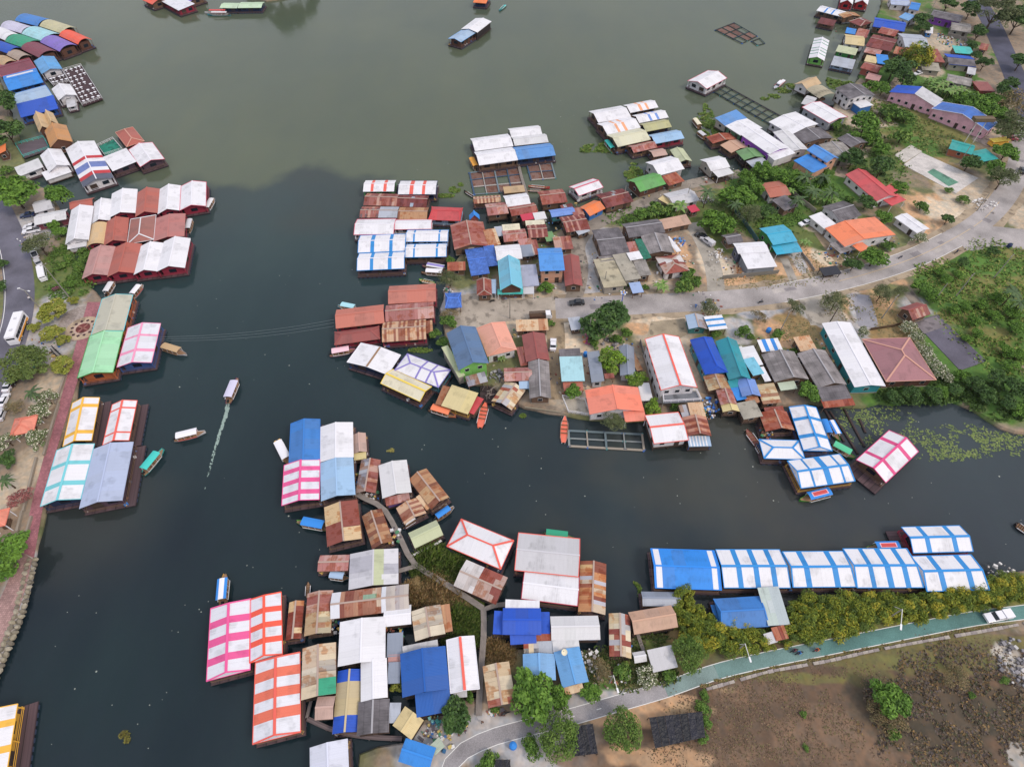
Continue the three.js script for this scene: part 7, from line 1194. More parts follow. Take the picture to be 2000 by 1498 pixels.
{ // foam behind the boat under way
  const P = resample([[-73.07,-89.82],[-72.61,-87.4],[-72.44,-84.71],[-72.39,-81.62],[-72.22,-78.62],[-72.09,-75.4],[-71.76,-72.4],[-71.4,-68.26],[-71.06,-64.27]], .5), rg = rngOf(8), gs = [];
  P.forEach((p, i) => { const f = 1 - i / P.length; for (let k = 0; k < 5; k++) { if (rg() > f * 1.1) continue; const g = new THREE.CircleGeometry((.07 + .16 * rg()) * (.4 + f), 7); g.rotateX(-Math.PI / 2); g.scale(1, 1, 2.2); g.translate(p.x + (rg() - .5) * (.3 + .5 * f), .018 + .0006 * rg() * k, p.z + (rg() - .5) * .8); gs.push(g); } });
  tag(mesh('boat_wake', mergeGeometries(gs), M('#8fa49c'), scene), 'pale foam trail behind the purple passenger boat', 'foam', null, 'stuff');
  // specks of drifting litter
  const fl = []; for (let k = 0; k < 260; k++) { const [a, b] = [[-40, -55], [-70, -120], [20, -75], [-60, -30], [60, -85], [-10, -200], [40, -230], [110, -75]][k % 8], g = new THREE.CircleGeometry(.06 + .16 * rg() * rg(), 5); g.rotateX(-Math.PI / 2); g.translate(a + (rg() - .5) * 60, .012 + .0001 * k / 4, b + (rg() - .5) * 50); fl.push(g); }
  tag(mesh('floating_litter', mergeGeometries(fl), M('#a5aaa0'), scene), 'tiny specks of litter and leaves drifting on the river', 'litter', null, 'stuff');
}

// ---------------------------------------------------------------- vehicles
function extr(pts, d, bev = .06) { const s = new THREE.Shape(pts.map(([a, b]) => new THREE.Vector2(a, b))), g = new THREE.ExtrudeGeometry(s, { depth: d - 2 * bev, bevelEnabled: true, bevelSize: bev, bevelThickness: bev, bevelSegments: 2 }); g.translate(0, 0, -(d - 2 * bev) / 2); return g; }
const TYRE = new THREE.CylinderGeometry(.33, .33, .22, 14); TYRE.rotateX(Math.PI / 2); const RIM = new THREE.CylinderGeometry(.19, .19, .24, 10); RIM.rotateX(Math.PI / 2);
function wheels(t, xs, hw, r = 1) { for (const a of xs) for (const s of [-1, 1]) { const w = mesh('wheel', TYRE, M('black'), t); w.position.set(a, .33 * r, s * hw); w.scale.setScalar(r); mesh('rim', RIM, M('#a8aab0'), w); } }
function vehicle(type, x, z, yaw, Lp, c, label) {
  const nm = { car: ['parked_car', 'car'], pickup: ['pickup_truck', 'pickup'], pickc: ['pickup_truck', 'pickup'], truck: ['stake_truck', 'truck'], van: ['minibus', 'minibus'], bus: ['coach', 'bus'] }[type];
  const t = thing(nm[0], label, nm[1], x, 1.24, z, yaw), paint = M(c, 'car');
  if (type === 'car') { const L = 4.4;
    mesh('body', extr([[-2.15, .32], [2.15, .32], [2.18, .68], [1.9, .82], [1.05, .9], [-1.6, .95], [-2.12, .85]], 1.72), paint, t); mesh('cabin_glass', extr([[-1.55, .9], [1.0, .88], [.35, 1.38], [-1.05, 1.4]], 1.5), PANE, t); mesh('roof', extr([[-1.1, 1.36], [.42, 1.34], [.3, 1.43], [-.95, 1.45]], 1.44, .04), paint, t); wheels(t, [-1.35, 1.35], .78);
    for (const s of [-1, 1]) { mesh('headlight', box(.08, .14, .34, 2.2, .64, s * .6), M('#e8ecf0', 'glass'), t); mesh('tail_light', box(.08, .14, .3, -2.17, .72, s * .64), M('#a81c20', 'glass'), t); }
  } else if (type === 'pickup' || type === 'pickc') {
    mesh('body', extr([[-2.6, .42], [2.55, .42], [2.6, .9], [1.3, 1.05], [-2.6, 1.0]], 1.78), paint, t); mesh('cabin_glass', extr([[-.75, 1.0], [1.3, 1.0], [.75, 1.6], [-.62, 1.62]], 1.56), PANE, t); mesh('roof', extr([[-.68, 1.6], [.8, 1.58], [.68, 1.68], [-.6, 1.69]], 1.52, .04), paint, t); wheels(t, [-1.55, 1.6], .82, 1.1);
    if (type === 'pickc') mesh('canopy', extr([[-2.6, 1.02], [-.85, 1.02], [-.8, 1.78], [-2.55, 1.72]], 1.72), M(c === 'white' ? 'white' : 'lgrey'), t); else mesh('load_bed', box(1.75, .06, 1.5, -1.7, 1.06, 0), M('#4b4d52'), t);
    for (const s of [-1, 1]) { mesh('headlight', box(.08, .18, .34, 2.62, .8, s * .64), M('#e8ecf0', 'glass'), t); mesh('tail_light', box(.06, .3, .14, -2.64, .86, s * .78), M('#a81c20', 'glass'), t); }
  } else if (type === 'truck') {
    mesh('cab', extr([[1.5, .6], [3.1, .6], [3.15, 1.3], [2.75, 2.1], [1.5, 2.15]], 1.9), paint, t); mesh('windscreen', box(.1, .6, 1.6, 3.0, 1.7, 0), PANE, t); mesh('load_bed', box(4.6, .2, 2, -.9, .95, 0), M('wood', 'wood'), t);
    for (const s of [-1, 1]) for (const y of [1.25, 1.6, 1.95]) mesh('stake_board', box(4.5, .2, .06, -.9, y, s * .98), M('brown', 'wood'), t); for (const y of [1.25, 1.6, 1.95]) mesh('stake_board', box(.06, .2, 1.9, -3.18, y, 0), M('brown', 'wood'), t); wheels(t, [-2.2, 2.2], .9, 1.25);
  } else {
    const bus = type === 'bus', L = bus ? 10.4 : 6, Hh = bus ? 3.3 : 2.3, w = bus ? 2.5 : 1.9, h2 = L / 2;
    mesh('body', extr([[-h2, .45], [h2, .45], [h2 + .02, 1.2], [h2 - .2, Hh - .25], [-h2 + .1, Hh - .2]], w), paint, t); mesh('roof', box(L - .5, .16, w - .12, -.1, Hh - .12, 0), M('white'), t); mesh('windscreen', box(.1, Hh * .36, w * .86, h2 - .08, Hh * .62, 0), PANE, t);
    for (const s of [-1, 1]) for (let i = 0; i < (bus ? 6 : 3); i++) mesh('side_window', box((L - 1.2) / (bus ? 6 : 3) - .15, Hh * .27, .06, -h2 + .7 + (i + .5) * (L - 1.4) / (bus ? 6 : 3), Hh * .63, s * (w / 2 + .01)), PANE, t);
    if (bus) { for (const s of [-1, 1]) { mesh('side_stripe', box(L * .9, .7, .05, 0, .95, s * (w / 2 + .01)), M('yelloworange'), t); mesh('lower_stripe', box(L * .5, .3, .06, -.5, .62, s * (w / 2 + .01)), M('black'), t); } mesh('roof_hatch', box(.8, .12, .8, 2.4, Hh, 0), M('lgrey'), t); mesh('roof_hatch', box(.8, .12, .8, -2.2, Hh, 0), M('lgrey'), t); }
    wheels(t, bus ? [-3, 3.4] : [-1.8, 1.9], w / 2 - .1, bus ? 1.5 : 1.1); for (const s of [-1, 1]) mesh('headlight', box(.08, .2, .36, h2 + .03, .85, s * w * .35), M('#e8ecf0', 'glass'), t);
  }
}
vehicle('pickc',96.25,-36.39,-2.979,5.49,'white','white pickup with white canopy driving on the green path');
vehicle('car',11.3,-108.92,1.497,4.55,'white','white car parked on the village lane');
vehicle('car',18.96,-125.39,-3.040,4.23,'black','black car parked by the small roadside garden');
vehicle('truck',8.18,-119.53,0.078,5.29,'white','truck with white cab and brown stake bed on the yard');
vehicle('car',-163.1,-167.52,-2.817,3.56,'navyc','dark blue car parked behind the white roadside shop');
vehicle('car',-158.97,-161.26,-2.938,4.05,'white','white car parked on the forecourt, nearer the shop');
vehicle('pickup',-157.37,-159.09,-2.790,3.91,'white','white pickup parked on the forecourt, nearer the road');
vehicle('pickup',-150.82,-147.58,2.262,5.83,'white','white pickup parked under the olive feathery tree');
vehicle('car',-147.37,-143.27,2.333,4.35,'lgrey','silver car between the white pickup and minibus');
vehicle('van',-142.93,-137.49,-1.007,9.37,'white','white minibus parked at the green bank');
vehicle('bus',-138.05,-114.09,-1.319,9.54,'white','white roofed bus with yellow sides on the dark road');
vehicle('car',-130.42,-96.31,1.642,2.06,'black','black car at the head of the parked row on the promenade');
vehicle('car',-130.65,-94.61,1.653,2.37,'white','white car parked behind the black one on the promenade');
vehicle('car',-129.47,-89.81,1.706,2.29,'white','white car parked second behind the black one on the promenade');
vehicle('car',-127.73,-85.5,1.800,2.57,'lgrey','silver car cut by the photo edge on the promenade');
vehicle('pickc',62.88,-153.55,2.168,4.71,'lgrey','pickup with pale canopy on the track behind the workshops');
vehicle('car',61.55,-156.29,2.473,2.56,'black','dark car in front of the canopied pickup on the track');
vehicle('pickup',193.49,-216.66,-0.234,3.26,'crimson','crimson pickup in front of the second pink school block');
vehicle('car',181.22,-271.89,-2.683,4.52,'white','white car beside the bamboo in the far yard');
vehicle('car',97.28,-163.18,-2.707,1.97,'white','white car beside the white carport roof');
vehicle('car',186.4,-194.47,1.110,4.84,'black','dark car on the main road at the photo edge');

// ---------------------------------------------------------------- people and motorbikes
function bodyGeo(bones, h, res = 44) { // one continuous skin from tapered limbs
  const S = h * 1.12, mc = new MarchingCubes(res, M('white'), false, false, 60000), half = S / 2; mc.isolation = 0;
  const n = mc.size, A = new THREE.Vector3();
  for (let k = 0; k < n; k++) for (let j = 0; j < n; j++) for (let i = 0; i < n; i++) {
    const x = (i / n * 2 - 1) * half, y = (j / n * 2 - 1) * half + h / 2, z = (k / n * 2 - 1) * half; let v = 0;
    for (const [a, b, ra, rb] of bones) { const dx = b[0] - a[0], dy = b[1] - a[1], dz = b[2] - a[2], t = clamp(((x - a[0]) * dx + (y - a[1]) * dy + (z - a[2]) * dz) / (dx * dx + dy * dy + dz * dz + 1e-9)), d = Math.hypot(x - a[0] - dx * t, y - a[1] - dy * t, z - a[2] - dz * t) - (ra + (rb - ra) * t); v += Math.exp(-d * 45); }
    mc.field[i + j * n + k * n * n] = Math.log(v + 1e-12) / 45;
  }
  mc.update(); const c = mc.count, g = new THREE.BufferGeometry(), p = mc.positionArray.slice(0, c * 3); for (let i = 0; i < c; i++) { p[3 * i] *= half; p[3 * i + 1] = p[3 * i + 1] * half + h / 2; p[3 * i + 2] *= half; }
  g.setAttribute('position', new THREE.BufferAttribute(p, 3)); g.setAttribute('normal', new THREE.BufferAttribute(mc.normalArray.slice(0, c * 3), 3)); return g;
}
function colourBody(g, shirt, trous, skin, waist, knee) { const p = g.attributes.position, cs = col(shirt), ct = col(trous), sk = col('#a9765a'), hr = col('#1c1512'), cc = new Float32Array(p.count * 3); for (let i = 0; i < p.count; i++) { const c = skin(p.getX(i), p.getY(i), p.getZ(i)), q = c === 's' ? sk : c === 'h' ? hr : c === 't' ? ct : cs; cc.set([q.r, q.g, q.b], 3 * i); } const o = g.clone(); o.setAttribute('color', new THREE.BufferAttribute(cc, 3)); return o; }
const WB = []; for (const s of [-1, 1]) WB.push([[0, .92, s * .09], [s * .1 + .03, .5, s * .1], .085, .06], [[s * .1 + .03, .5, s * .1], [s * .16, .07, s * .1], .058, .042], [[s * .16, .05, s * .1], [s * .16 + .16, .04, s * .11], .045, .035], [[0, 1.4, s * .18], [-s * .07, 1.13, s * .23], .055, .042], [[-s * .07, 1.13, s * .23], [-s * .02 + .1, .9, s * .22], .04, .032], [[.1, .9, s * .22], [.13, .82, s * .21], .036, .026]);
WB.push([[0, .95, -.07], [0, .95, .07], .11, .11], [[0, 1.0, 0], [0, 1.36, 0], .13, .15], [[0, 1.4, -.13], [0, 1.4, .13], .07, .07], [[0, 1.45, 0], [.01, 1.56, 0], .055, .05], [[.02, 1.6, 0], [.015, 1.66, 0], .085, .09], [[.11, 1.6, 0], [.09, 1.63, 0], .02, .015]);
const WALK = bodyGeo(WB, 1.75, 50);
const RB = []; for (const s of [-1, 1]) RB.push([[-.12, .78, s * .09], [.3, .7, s * .16], .085, .065], [[.3, .7, s * .16], [.22, .3, s * .17], .058, .042], [[.2, .28, s * .17], [.36, .26, s * .17], .045, .035], [[0, 1.25, s * .18], [.2, 1.02, s * .26], .055, .042], [[.2, 1.02, s * .26], [.45, 1.0, s * .26], .04, .032]);
RB.push([[-.12, .8, -.07], [-.12, .8, .07], .12, .12], [[-.1, .85, 0], [0, 1.22, 0], .13, .15], [[0, 1.25, -.13], [0, 1.25, .13], .07, .07], [[.01, 1.3, 0], [.03, 1.4, 0], .055, .05], [[.05, 1.45, 0], [.05, 1.51, 0], .1, .105]);
const RIDE = bodyGeo(RB, 1.6, 48);
function walker(x, z, yaw, shirt, label) { const t = thing('person', label, 'person', x, 1.23, z, yaw); mesh('figure', colourBody(WALK, shirt, shirt === 'black' ? '#2b2b30' : '#35405a', (a, y, c) => y > 1.63 || (y > 1.55 && a < -.02) ? 'h' : y > 1.46 || (y < 1.0 && Math.abs(c) > .185) || y < .06 ? 's' : y < .97 ? 't' : 'c'), SKIN, t); }
const BT = new THREE.TorusGeometry(.27, .06, 6, 14), BF = mergeGeometries([bar([-.6, .62, 0], [.25, .66, 0], .16, .24), bar([-.05, .4, 0], [.25, .45, 0], .3, .22), bar([.3, .85, 0], [.62, .3, 0], .08), bar([-.1, .4, 0], [-.62, .3, 0], .08, .16), box(.3, .3, .2, .42, .72, 0)]), BS = box(.7, .1, .26, -.22, .74, 0), BH = mergeGeometries([bar([.34, .98, -.32], [.34, .98, .32], .05), box(.12, .14, .16, .44, .9, 0)]);
function bike(list, c, label, rider, shirt) {
  list.forEach(([x, z, yaw]) => {
    const t = thing('motorbike', label, 'motorbike', x, 1.25, z, yaw, list.length > 1 ? 'motorbikes parked on the promenade' : null); mesh('frame', BF, M(c, 'car'), t); mesh('seat', BS, M('black'), t); mesh('handlebar', BH, M('#3a3c40'), t);
    for (const a of [-.62, .62]) { const w = mesh('wheel', BT, M('black'), t); w.position.set(a, .32, 0); }
    if (rider) { const p = thing('person', 'person riding the ' + label.replace(' with rider', ''), 'person', x, 1.25, z, yaw); mesh('figure', colourBody(RIDE, shirt, '#39414f', (a, y, q) => y > 1.44 ? 'h' : y > 1.33 || (a > .42 && y > .9) || (y < .3 && a > .1) ? 's' : y < .86 ? 't' : 'c'), SKIN, p); }
  });
}
bike([[72.86,-125.81,0.317]],'black','motorbike with rider on the main road before the hipped house',1,'grey');
bike([[140.77,-148.44,0.588]],'navyc','motorbike with rider on the main road near the bend',1,'navyc');
bike([[54.14,-30.07,-2.863]],'black','dark motorbike with rider leading on the green path',1,'maroon');
bike([[54.98,-29.61,-2.864]],'navyc','blue motorbike with rider beside the dark one on the green path',1,'azure');
bike([[58.57,-30.16,-2.864]],'red','red motorbike with rider following on the green path',1,'orange');
bike([[35.71,-171.39,-2.489]],'black','black motorbike parked beside the orange gable on the lane',0,'x');
bike([[36.65,-170.52,-2.491]],'white','white motorbike parked beside the orange gable on the lane',0,'x');
bike([[-5.77,-126.24,-2.749]],'black','dark motorbike parked before the aqua gabled house',0,'x');
bike([[27.59,-134.21,-2.702]],'black','dark motorbike parked at the lane corner',0,'x');
bike([[122.03,-145.95,-2.663]],'navyc','dark three wheeler like motorbike at the gravel drive',0,'x');
bike([[-1.15,-19.41,-2.779]],'black','dark motorbike under the tree at the green path',0,'x');
bike([[-125.65,-107.86,2.395],[-124.73,-107.11,2.395],[-123.91,-106.55,2.394],[-123,-105.81,2.394],[-122.09,-105.07,2.394],[-125.39,-106.74,2.397],[-124.39,-105.81,2.397],[-123.48,-105.07,2.396],[-122.57,-104.34,2.396],[-121.67,-103.61,2.396]],'black','motorbike parked in the row on the promenade',0,'x');
walker(-8.01,-17.41,-0.566,'yellow','person in a yellow shirt standing at the roadside by the dark tree');
walker(-9.39,-15.99,0.951,'black','person in black standing at the roadside below the dark tree');
walker(-5.3,-17.97,1.205,'black','person in dark clothes at the foot of the boardwalk');
walker(-8.24,-16.62,-1.246,'navyc','person in navy beside the yellow shirted one');
walker(-125.98,-97.16,-0.452,'white','person in white walking near the parked black car');
walker(-141.65,-126.9,-0.835,'white','person in white crossing the dark road');

// ---------------------------------------------------------------- poles, lamps
function pole(x, z, h, label, kind) {
  const lamp = kind.startsWith('lamp'), t = thing(lamp ? 'street_lamp' : kind === 'ornate' ? 'lamp_post' : kind === 'mast' ? 'mast' : 'utility_pole', label, lamp || kind === 'ornate' ? 'street lamp' : kind === 'mast' ? 'mast' : 'pole', x, 1.2, z);
  const dark = label.includes('dark wooden'); const g = new THREE.CylinderGeometry(.1, .17, h, 8); g.translate(0, h / 2, 0);
  mesh('shaft', g, kind === 'ornate' ? M('royal') : M(dark ? '#5b4a40' : '#c5c2bd', 'conc'), t);
  if (kind === 'pole' && h > 8.5) { mesh('crossarm', box(1.7, .12, .12, 0, h - .4, 0, .6), M('#8c857c'), t); for (const s of [-.7, 0, .7]) { const q = new THREE.CylinderGeometry(.05, .07, .2, 6); q.translate(s * Math.cos(.6), h - .22, -s * Math.sin(.6)); mesh('insulator', q, M('#d8d6d2'), t); } }
  if (kind === 'mast') { const q = new THREE.CylinderGeometry(.7, .9, .5, 10); q.translate(0, h, 0); mesh('top_drum', q, M('#e08a68'), t); }
  if (kind === 'lamp') for (const s of [-1, 1]) { mesh('arm', bar([0, h - .1, 0], [s * 1.5, h + .2, s * .5], .09), M('#c5c2bd'), t); mesh('lamp_head', box(.7, .14, .3, s * 1.7, h + .22, s * .55, -.3 * s), M('#e6e6ea'), t); }
  if (kind.startsWith('lampr')) { const [, ex, ez] = kind.split(':').map(Number), dx = ex - x, dz = ez - z; mesh('arm', bar([0, h - .05, 0], [dx * .8, h + .02, dz * .8], .12), M('#d2d0cc'), t); mesh('lamp_head', bar([dx * .72, h + .06, dz * .72], [dx, h + .08, dz], .14, .32), M('#ececf0'), t); mesh('side_arm', bar([0, h - .3, 0], [-dz * .3, h - .3, dx * .3], .08), M('#9a9a96'), t); }
  if (kind === 'ornate') { const gold = M('#d9a640'); const cup = new THREE.CylinderGeometry(.75, .22, .9, 10); cup.translate(0, h + .3, 0); mesh('crown_cup', cup, M('periw'), t); for (let i = 0; i < 5; i++) { const a = i * 1.256; const q = new THREE.SphereGeometry(.25, 8, 6); q.translate(Math.cos(a) * .85, h + .85, Math.sin(a) * .85); mesh('lamp_globe', q, M('#ece6da'), t); } const f = new THREE.ConeGeometry(.3, .9, 8); f.translate(0, h + 1.15, 0); mesh('finial', f, gold, t); }
}
pole(146.86,-136.72,9,'pale concrete pole in the overgrown verge, nearest the photo edge','pole');
pole(131.27,-128.4,9,'pale concrete pole in the middle of the overgrown verge','pole');
pole(123.55,-126.01,7.5,'pale concrete pole at the mouth of the side road','pole');
pole(106,-119.5,9,'pale concrete pole on the bare lot before the maroon roof','pole');
pole(74.64,-113.29,9.5,'pale concrete pole beside the striped azure shade roof','pole');
pole(21.24,-111.93,8,'pale concrete pole below the large dark roadside tree','pole');
pole(-0.59,-119.5,8,'thin grey pole standing on the concrete yard','pole');
pole(-130.76,-127.96,13,'tall pale mast leaning over the green bank by the plaza','pole');
pole(205.9,-323.14,16,'tall thin mast with orange top in the far shore cluster','mast');
pole(165.92,-199.66,8,'pale pole in front of the ragged turquoise roof','pole');
pole(169.18,-264.83,8,'thin pole at the corner of the pink school','pole');
pole(158.34,-170.65,7,'thin pole in the verge by the main road corner','pole');
pole(27.68,-132.84,6,'thin pole before the cream concrete roof','pole');
pole(88.96,-115.86,8,'dark wooden pole at the head of the white hall','pole');
pole(38.63,-176.24,6,'white pole beside the rust roof on the lane','pole');
pole(60.14,-175.65,7,'white pole at the head of the lane by the inlet','pole');
pole(-136.28,-122.61,8,'street lamp with double head beside the dark road','lamp');
pole(42.96,-29.89,6,'street lamp reaching over the green path at the thicket end','lampr:43.19:-26.68');
pole(18.13,-24.53,6,'street lamp reaching over the grey path by the white flowering bush','lampr:18.68:-21.68');
pole(74.5,-36.09,6,'street lamp reaching over the green path below the thicket middle','lampr:72.57:-32.26');
pole(31.8,-124.51,4.5,'ornate blue lamp post with gold top on the main road','ornate');
{ // brown billboard on two posts by the pink school, and two overhead cables over the channel
  const [a, b] = [[174.99,-214.71],[178.37,-214.34]]; const t = thing('billboard', 'brown board on two white posts behind the ragged turquoise roof', 'billboard', (a[0] + b[0]) / 2, 1.2, (a[1] + b[1]) / 2, 0);
  const hw = Math.hypot(a[0] - b[0], a[1] - b[1]) / 2; for (const s of [-1, 1]) { const g = new THREE.CylinderGeometry(.16, .16, 9, 8); g.translate(s * hw, 4.5, 0); mesh('post', g, M('#dcd8d2'), t); } mesh('board', box(hw * 4.4, 1.2, 2.6, 0, 9.4, 0), M('#8c7a62', 'wood'), t);
  const [c, d] = [[184.74,-212.85],[188.09,-212.48]]; const y = thing('market_stall', 'yellow cart parked on the gravel by the school', 'cart', (c[0] + d[0]) / 2, 1.2, (c[1] + d[1]) / 2, .2); mesh('body', box(7, 1.2, 2.4, 0, 1.1, 0), M('gold'), y); mesh('roof', box(7.4, .12, 2.8, 0, 2.3, 0), M('yellow'), y); wheels(y, [-2.2, 2.2], 1.1, 1.2); for (const p of [-3.3, 3.3]) for (const q of [-1.1, 1.1]) mesh('post', box(.1, .6, .1, p, 1.98, q), M('whiteg'), y);
  [[[[-96,-109.66],[-49.8,-116.29]], 'upper'], [[[-95.72,-108.9],[-49.57,-115.1]], 'middle'], [[[-95.44,-108.15],[-49.32,-113.72]], 'lower']].forEach(([w, k], i) => { const p = [0, .25, .5, .75, 1].map((s) => new THREE.Vector3(w[0][0] + (w[1][0] - w[0][0]) * s, 4 - 6 * s * (1 - s), w[0][1] + (w[1][1] - w[0][1]) * s)); tag(mesh('cable', new THREE.TubeGeometry(new THREE.CatmullRomCurve3(p), 24, .03, 4), M('#7f8b90'), scene), `${k} of three thin cables crossing the channel to the red raft group`, 'cable'); });
}

// ---------------------------------------------------------------- fish pens, boardwalk, decks
function pen(q, nx, ny, net, label) {
  const t = thing('fish_pen', label, 'fish pen', 0, 0, 0), at = (u, v) => { const l = (a, b, s) => [a[0] + (b[0] - a[0]) * s, a[1] + (b[1] - a[1]) * s]; return l(l(q[0], q[1], u), l(q[3], q[2], u), v); };
  const cols = label.includes('blue and white') || label.includes('smaller') ? ['#4c6f9a', '#d0cdd0', '#8fa8bc'] : label.includes('pale pipes') ? ['#a9b6c0', '#c4bcb4', '#7f98a8'] : ['#26424c', '#3a5c66', '#4a4a50'];
  for (let i = 0; i <= nx; i++) { const a = at(i / nx, 0), b = at(i / nx, 1); mesh('beam', bar([a[0], .36, a[1]], [b[0], .36, b[1]], .16, i % 2 ? .35 : .55), M(cols[i % 3], 'wood'), t); }
  for (let j = 0; j <= ny; j++) { const a = at(0, j / ny), b = at(1, j / ny); mesh('beam', bar([a[0], .2, a[1]], [b[0], .2, b[1]], .16, j % 2 ? .4 : .6), M(cols[(j + 2) % 3], 'wood'), t); }
  const dg = new THREE.CylinderGeometry(.3, .3, .9, 8); dg.rotateZ(Math.PI / 2);
  for (let i = 0; i <= nx; i++) for (let j = 0; j <= ny; j++) { const a = at(i / nx, j / ny), d = mesh('float_drum', dg, M(['#2f5fa8', '#3a8a8c', '#33405c'][(i + j) % 3]), t); d.position.set(a[0], .02, a[1]); d.rotation.y = i; }
  if (net !== 'none') for (let i = 0; i < nx; i++) for (let j = 0; j < ny; j++) { const p = [at((i + .06) / nx, (j + .06) / ny), at((i + .94) / nx, (j + .06) / ny), at((i + .94) / nx, (j + .94) / ny), at((i + .06) / nx, (j + .94) / ny)].map(([x, z]) => new THREE.Vector3(x, .09, z)); if ((i * 5 + j * 3) % 7 === 6) continue; mesh('net_cover', prism(p, new THREE.Vector3(0, -.03, 0), p.map((v) => [v.x, v.z])), M(['#7a5a50', '#84645a', '#6e5048'][(i + j) % 3], 'rust'), t); }
}
pen([[-15.61,-195.36],[2.48,-199.77],[4.37,-184.02],[-13.38,-181.83]],4,3,'brownnet','large fish pen raft of blue and white beams behind a catwalk');
pen([[5.54,-200.8],[14.75,-201.84],[15.84,-192.04],[6.87,-190.73]],2,2,'brownnet','smaller fish pen raft on the outer side of the catwalk');
pen([[102.27,-323.03],[113.61,-331.95],[121.18,-315.65],[111.82,-307.32]],3,3,'brownnet','fish pen raft floating alone in open water');
pen([[117.14,-309.67],[121.82,-313.24],[122.76,-307.32],[118.67,-304.99]],1,1,'none','small single fish pen beside the lone raft');
pen([[87.6,-257.76],[93.75,-263.42],[111.24,-235.73],[104.64,-229.98]],2,8,'none','long fish pen raft running from the white gabled raft to the shore');
pen([[13.95,-81.58],[32.06,-80.52],[31.92,-75.93],[13.93,-77.1]],4,2,'none','fish pen raft of pale pipes before the coral house');
function walkway(name, label, pts, w, y, mat, seg = 3) {
  const t = thing(name, label, 'walkway', 0, 0, 0), P = resample(pts, seg);
  for (let i = 1; i < P.length; i++) { const a = P[i - 1], b = P[i], d = b.clone().sub(a).multiplyScalar(.005); mesh('walkway_slab', bar([a.x - d.x * 6, y + (i % 2) * .012, a.z - d.z * 6], [b.x - d.x, y + (i % 2) * .012, b.z - d.z], .14, w), mat, t); if (i % 2) for (const s of [-1, 1]) { const n = new THREE.Vector3(-(b.z - a.z), 0, b.x - a.x).normalize().multiplyScalar(s * w * .42), p = mesh('stilt', POSTG, M('#6b6460'), t); p.scale.set(1.1, y + 1, 1.1); p.position.set(a.x + n.x, (y - 1) / 2, a.z + n.z); } }
}
const BW = M('#b3a9a6', 'conc');
walkway('boardwalk', 'long pale boardwalk winding from the raft houses to the path', [[-35.55,-63.56],[-32.89,-62.14],[-30.17,-60.88],[-27.72,-58.76],[-26,-55.96],[-24.06,-52.76],[-21.87,-48.87],[-20.62,-47.32],[-18.1,-45.57],[-13.66,-43],[-9.33,-40.29],[-5.84,-38.05]], 1.15, 1.55, BW);
walkway('boardwalk', 'straight pale boardwalk running down to the road bend', [[-5.74,-38.15],[-5.51,-33.93],[-5.73,-28.34],[-5.97,-23.93],[-5.99,-19.08]], 1.15, 1.53, BW);
walkway('boardwalk', 'short branch of boardwalk towards the white topped royal blue house', [[-5.53,-37.85],[-3.59,-38.56],[-1.23,-38.86]], .9, 1.5, BW, 1.6);
walkway('boardwalk', 'short branch of boardwalk towards the pale grey patched raft', [[-20.13,-46.66],[-21.79,-46.22],[-23.65,-45.67]], .9, 1.5, BW, 1.6);
walkway('boardwalk', 'narrow boardwalk from the fawn house to the tiny white hut', [[24.55,-33.16],[24.92,-31.46],[25.35,-29.61]], .7, 1.5, BW, 1.4);
walkway('catwalk', 'grey catwalk beside the large fish pen raft', [[2.29,-201.35],[3.71,-190.59],[4.9,-183.56],[6.06,-177.42]], 1.0, .55, BW, 2);
walkway('jetty', 'low plank walkway along the bottom stilt houses', [[-36.99,-18.7],[-34.48,-17.73],[-31.54,-16.77],[-28.24,-16.14],[-24.08,-15.74],[-19.52,-15.59]], .8, .9, M('#8d7f88', 'wood'), 2);
walkway('jetty', 'short plank walkway beside the small pinkish hut', [[-37.11,-18.86],[-37.04,-20.26],[-36.91,-21.85]], .6, .9, M('#a39aa0', 'wood'), 1.5);
walkway('jetty', 'white railed gangway beside the olive hut', [[-21.07,-49.04],[-19.03,-50.4],[-16.92,-51.31],[-15.24,-52.47]], .5, 1.3, M('#d4d0cc'), 1.5);
for (const [k, pts] of [['longest of the dark logs moored by the blue striped raft', [[80.84,-87.5],[82.3,-81.27],[83.4,-74.92]]], ['shorter dark log beside the longest one', [[79.7,-87.98],[80.44,-83.26],[81.3,-78.42]]], ['straight dark log beside the lily pads', [[84.76,-88.3],[85.18,-82.95],[85.76,-76.95]]], ['thin dark log among the lily pads', [[87.51,-85.13],[87.5,-80.97]]]]) {
  const P = pts.map(([x, z]) => new THREE.Vector3(x, .12, z)); tag(mesh('mooring_log', new THREE.TubeGeometry(new THREE.CatmullRomCurve3(P), 12, .32, 7), M('#5d4c4e', 'wood'), scene), k, 'log');
}
function terrace(name, label, q, y, mat, edge) { const t = thing(name, label, 'terrace', 0, 0, 0); const p = q.map(([x, z]) => new THREE.Vector3(x, y, z)); mesh('floor', prism(p, new THREE.Vector3(0, -.5, 0), p.map((v) => [v.x, v.z])), mat, t); const g = []; for (let i = 0; i < 4; i++) { const a = p[i], b = p[(i + 1) % 4]; for (const h of [.5, .95]) g.push(bar([a.x, y + h + i * .002, a.z], [b.x, y + h + i * .002, b.z], .09)); for (let k = 0; k < 5; k++) g.push(box(.1, 1, .1, a.x + (b.x - a.x) * k / 5, y + .5, a.z + (b.z - a.z) * k / 5)); } mesh('railing', mergeGeometries(g), M(edge), t); return t; }
const DQ = [[-202.56,-276.18],[-197.03,-281.33],[-174.06,-250.35],[-179.72,-244.15]], DQ2 = [[-208.86,-271.15],[-203.25,-276.18],[-194.92,-265.26],[-200.06,-261.43]];
terrace('dining_deck', 'dark purple brown dining deck set with rows of white tables', DQ, 1.0, M('#5e4450', 'wood'), 'whiteg');
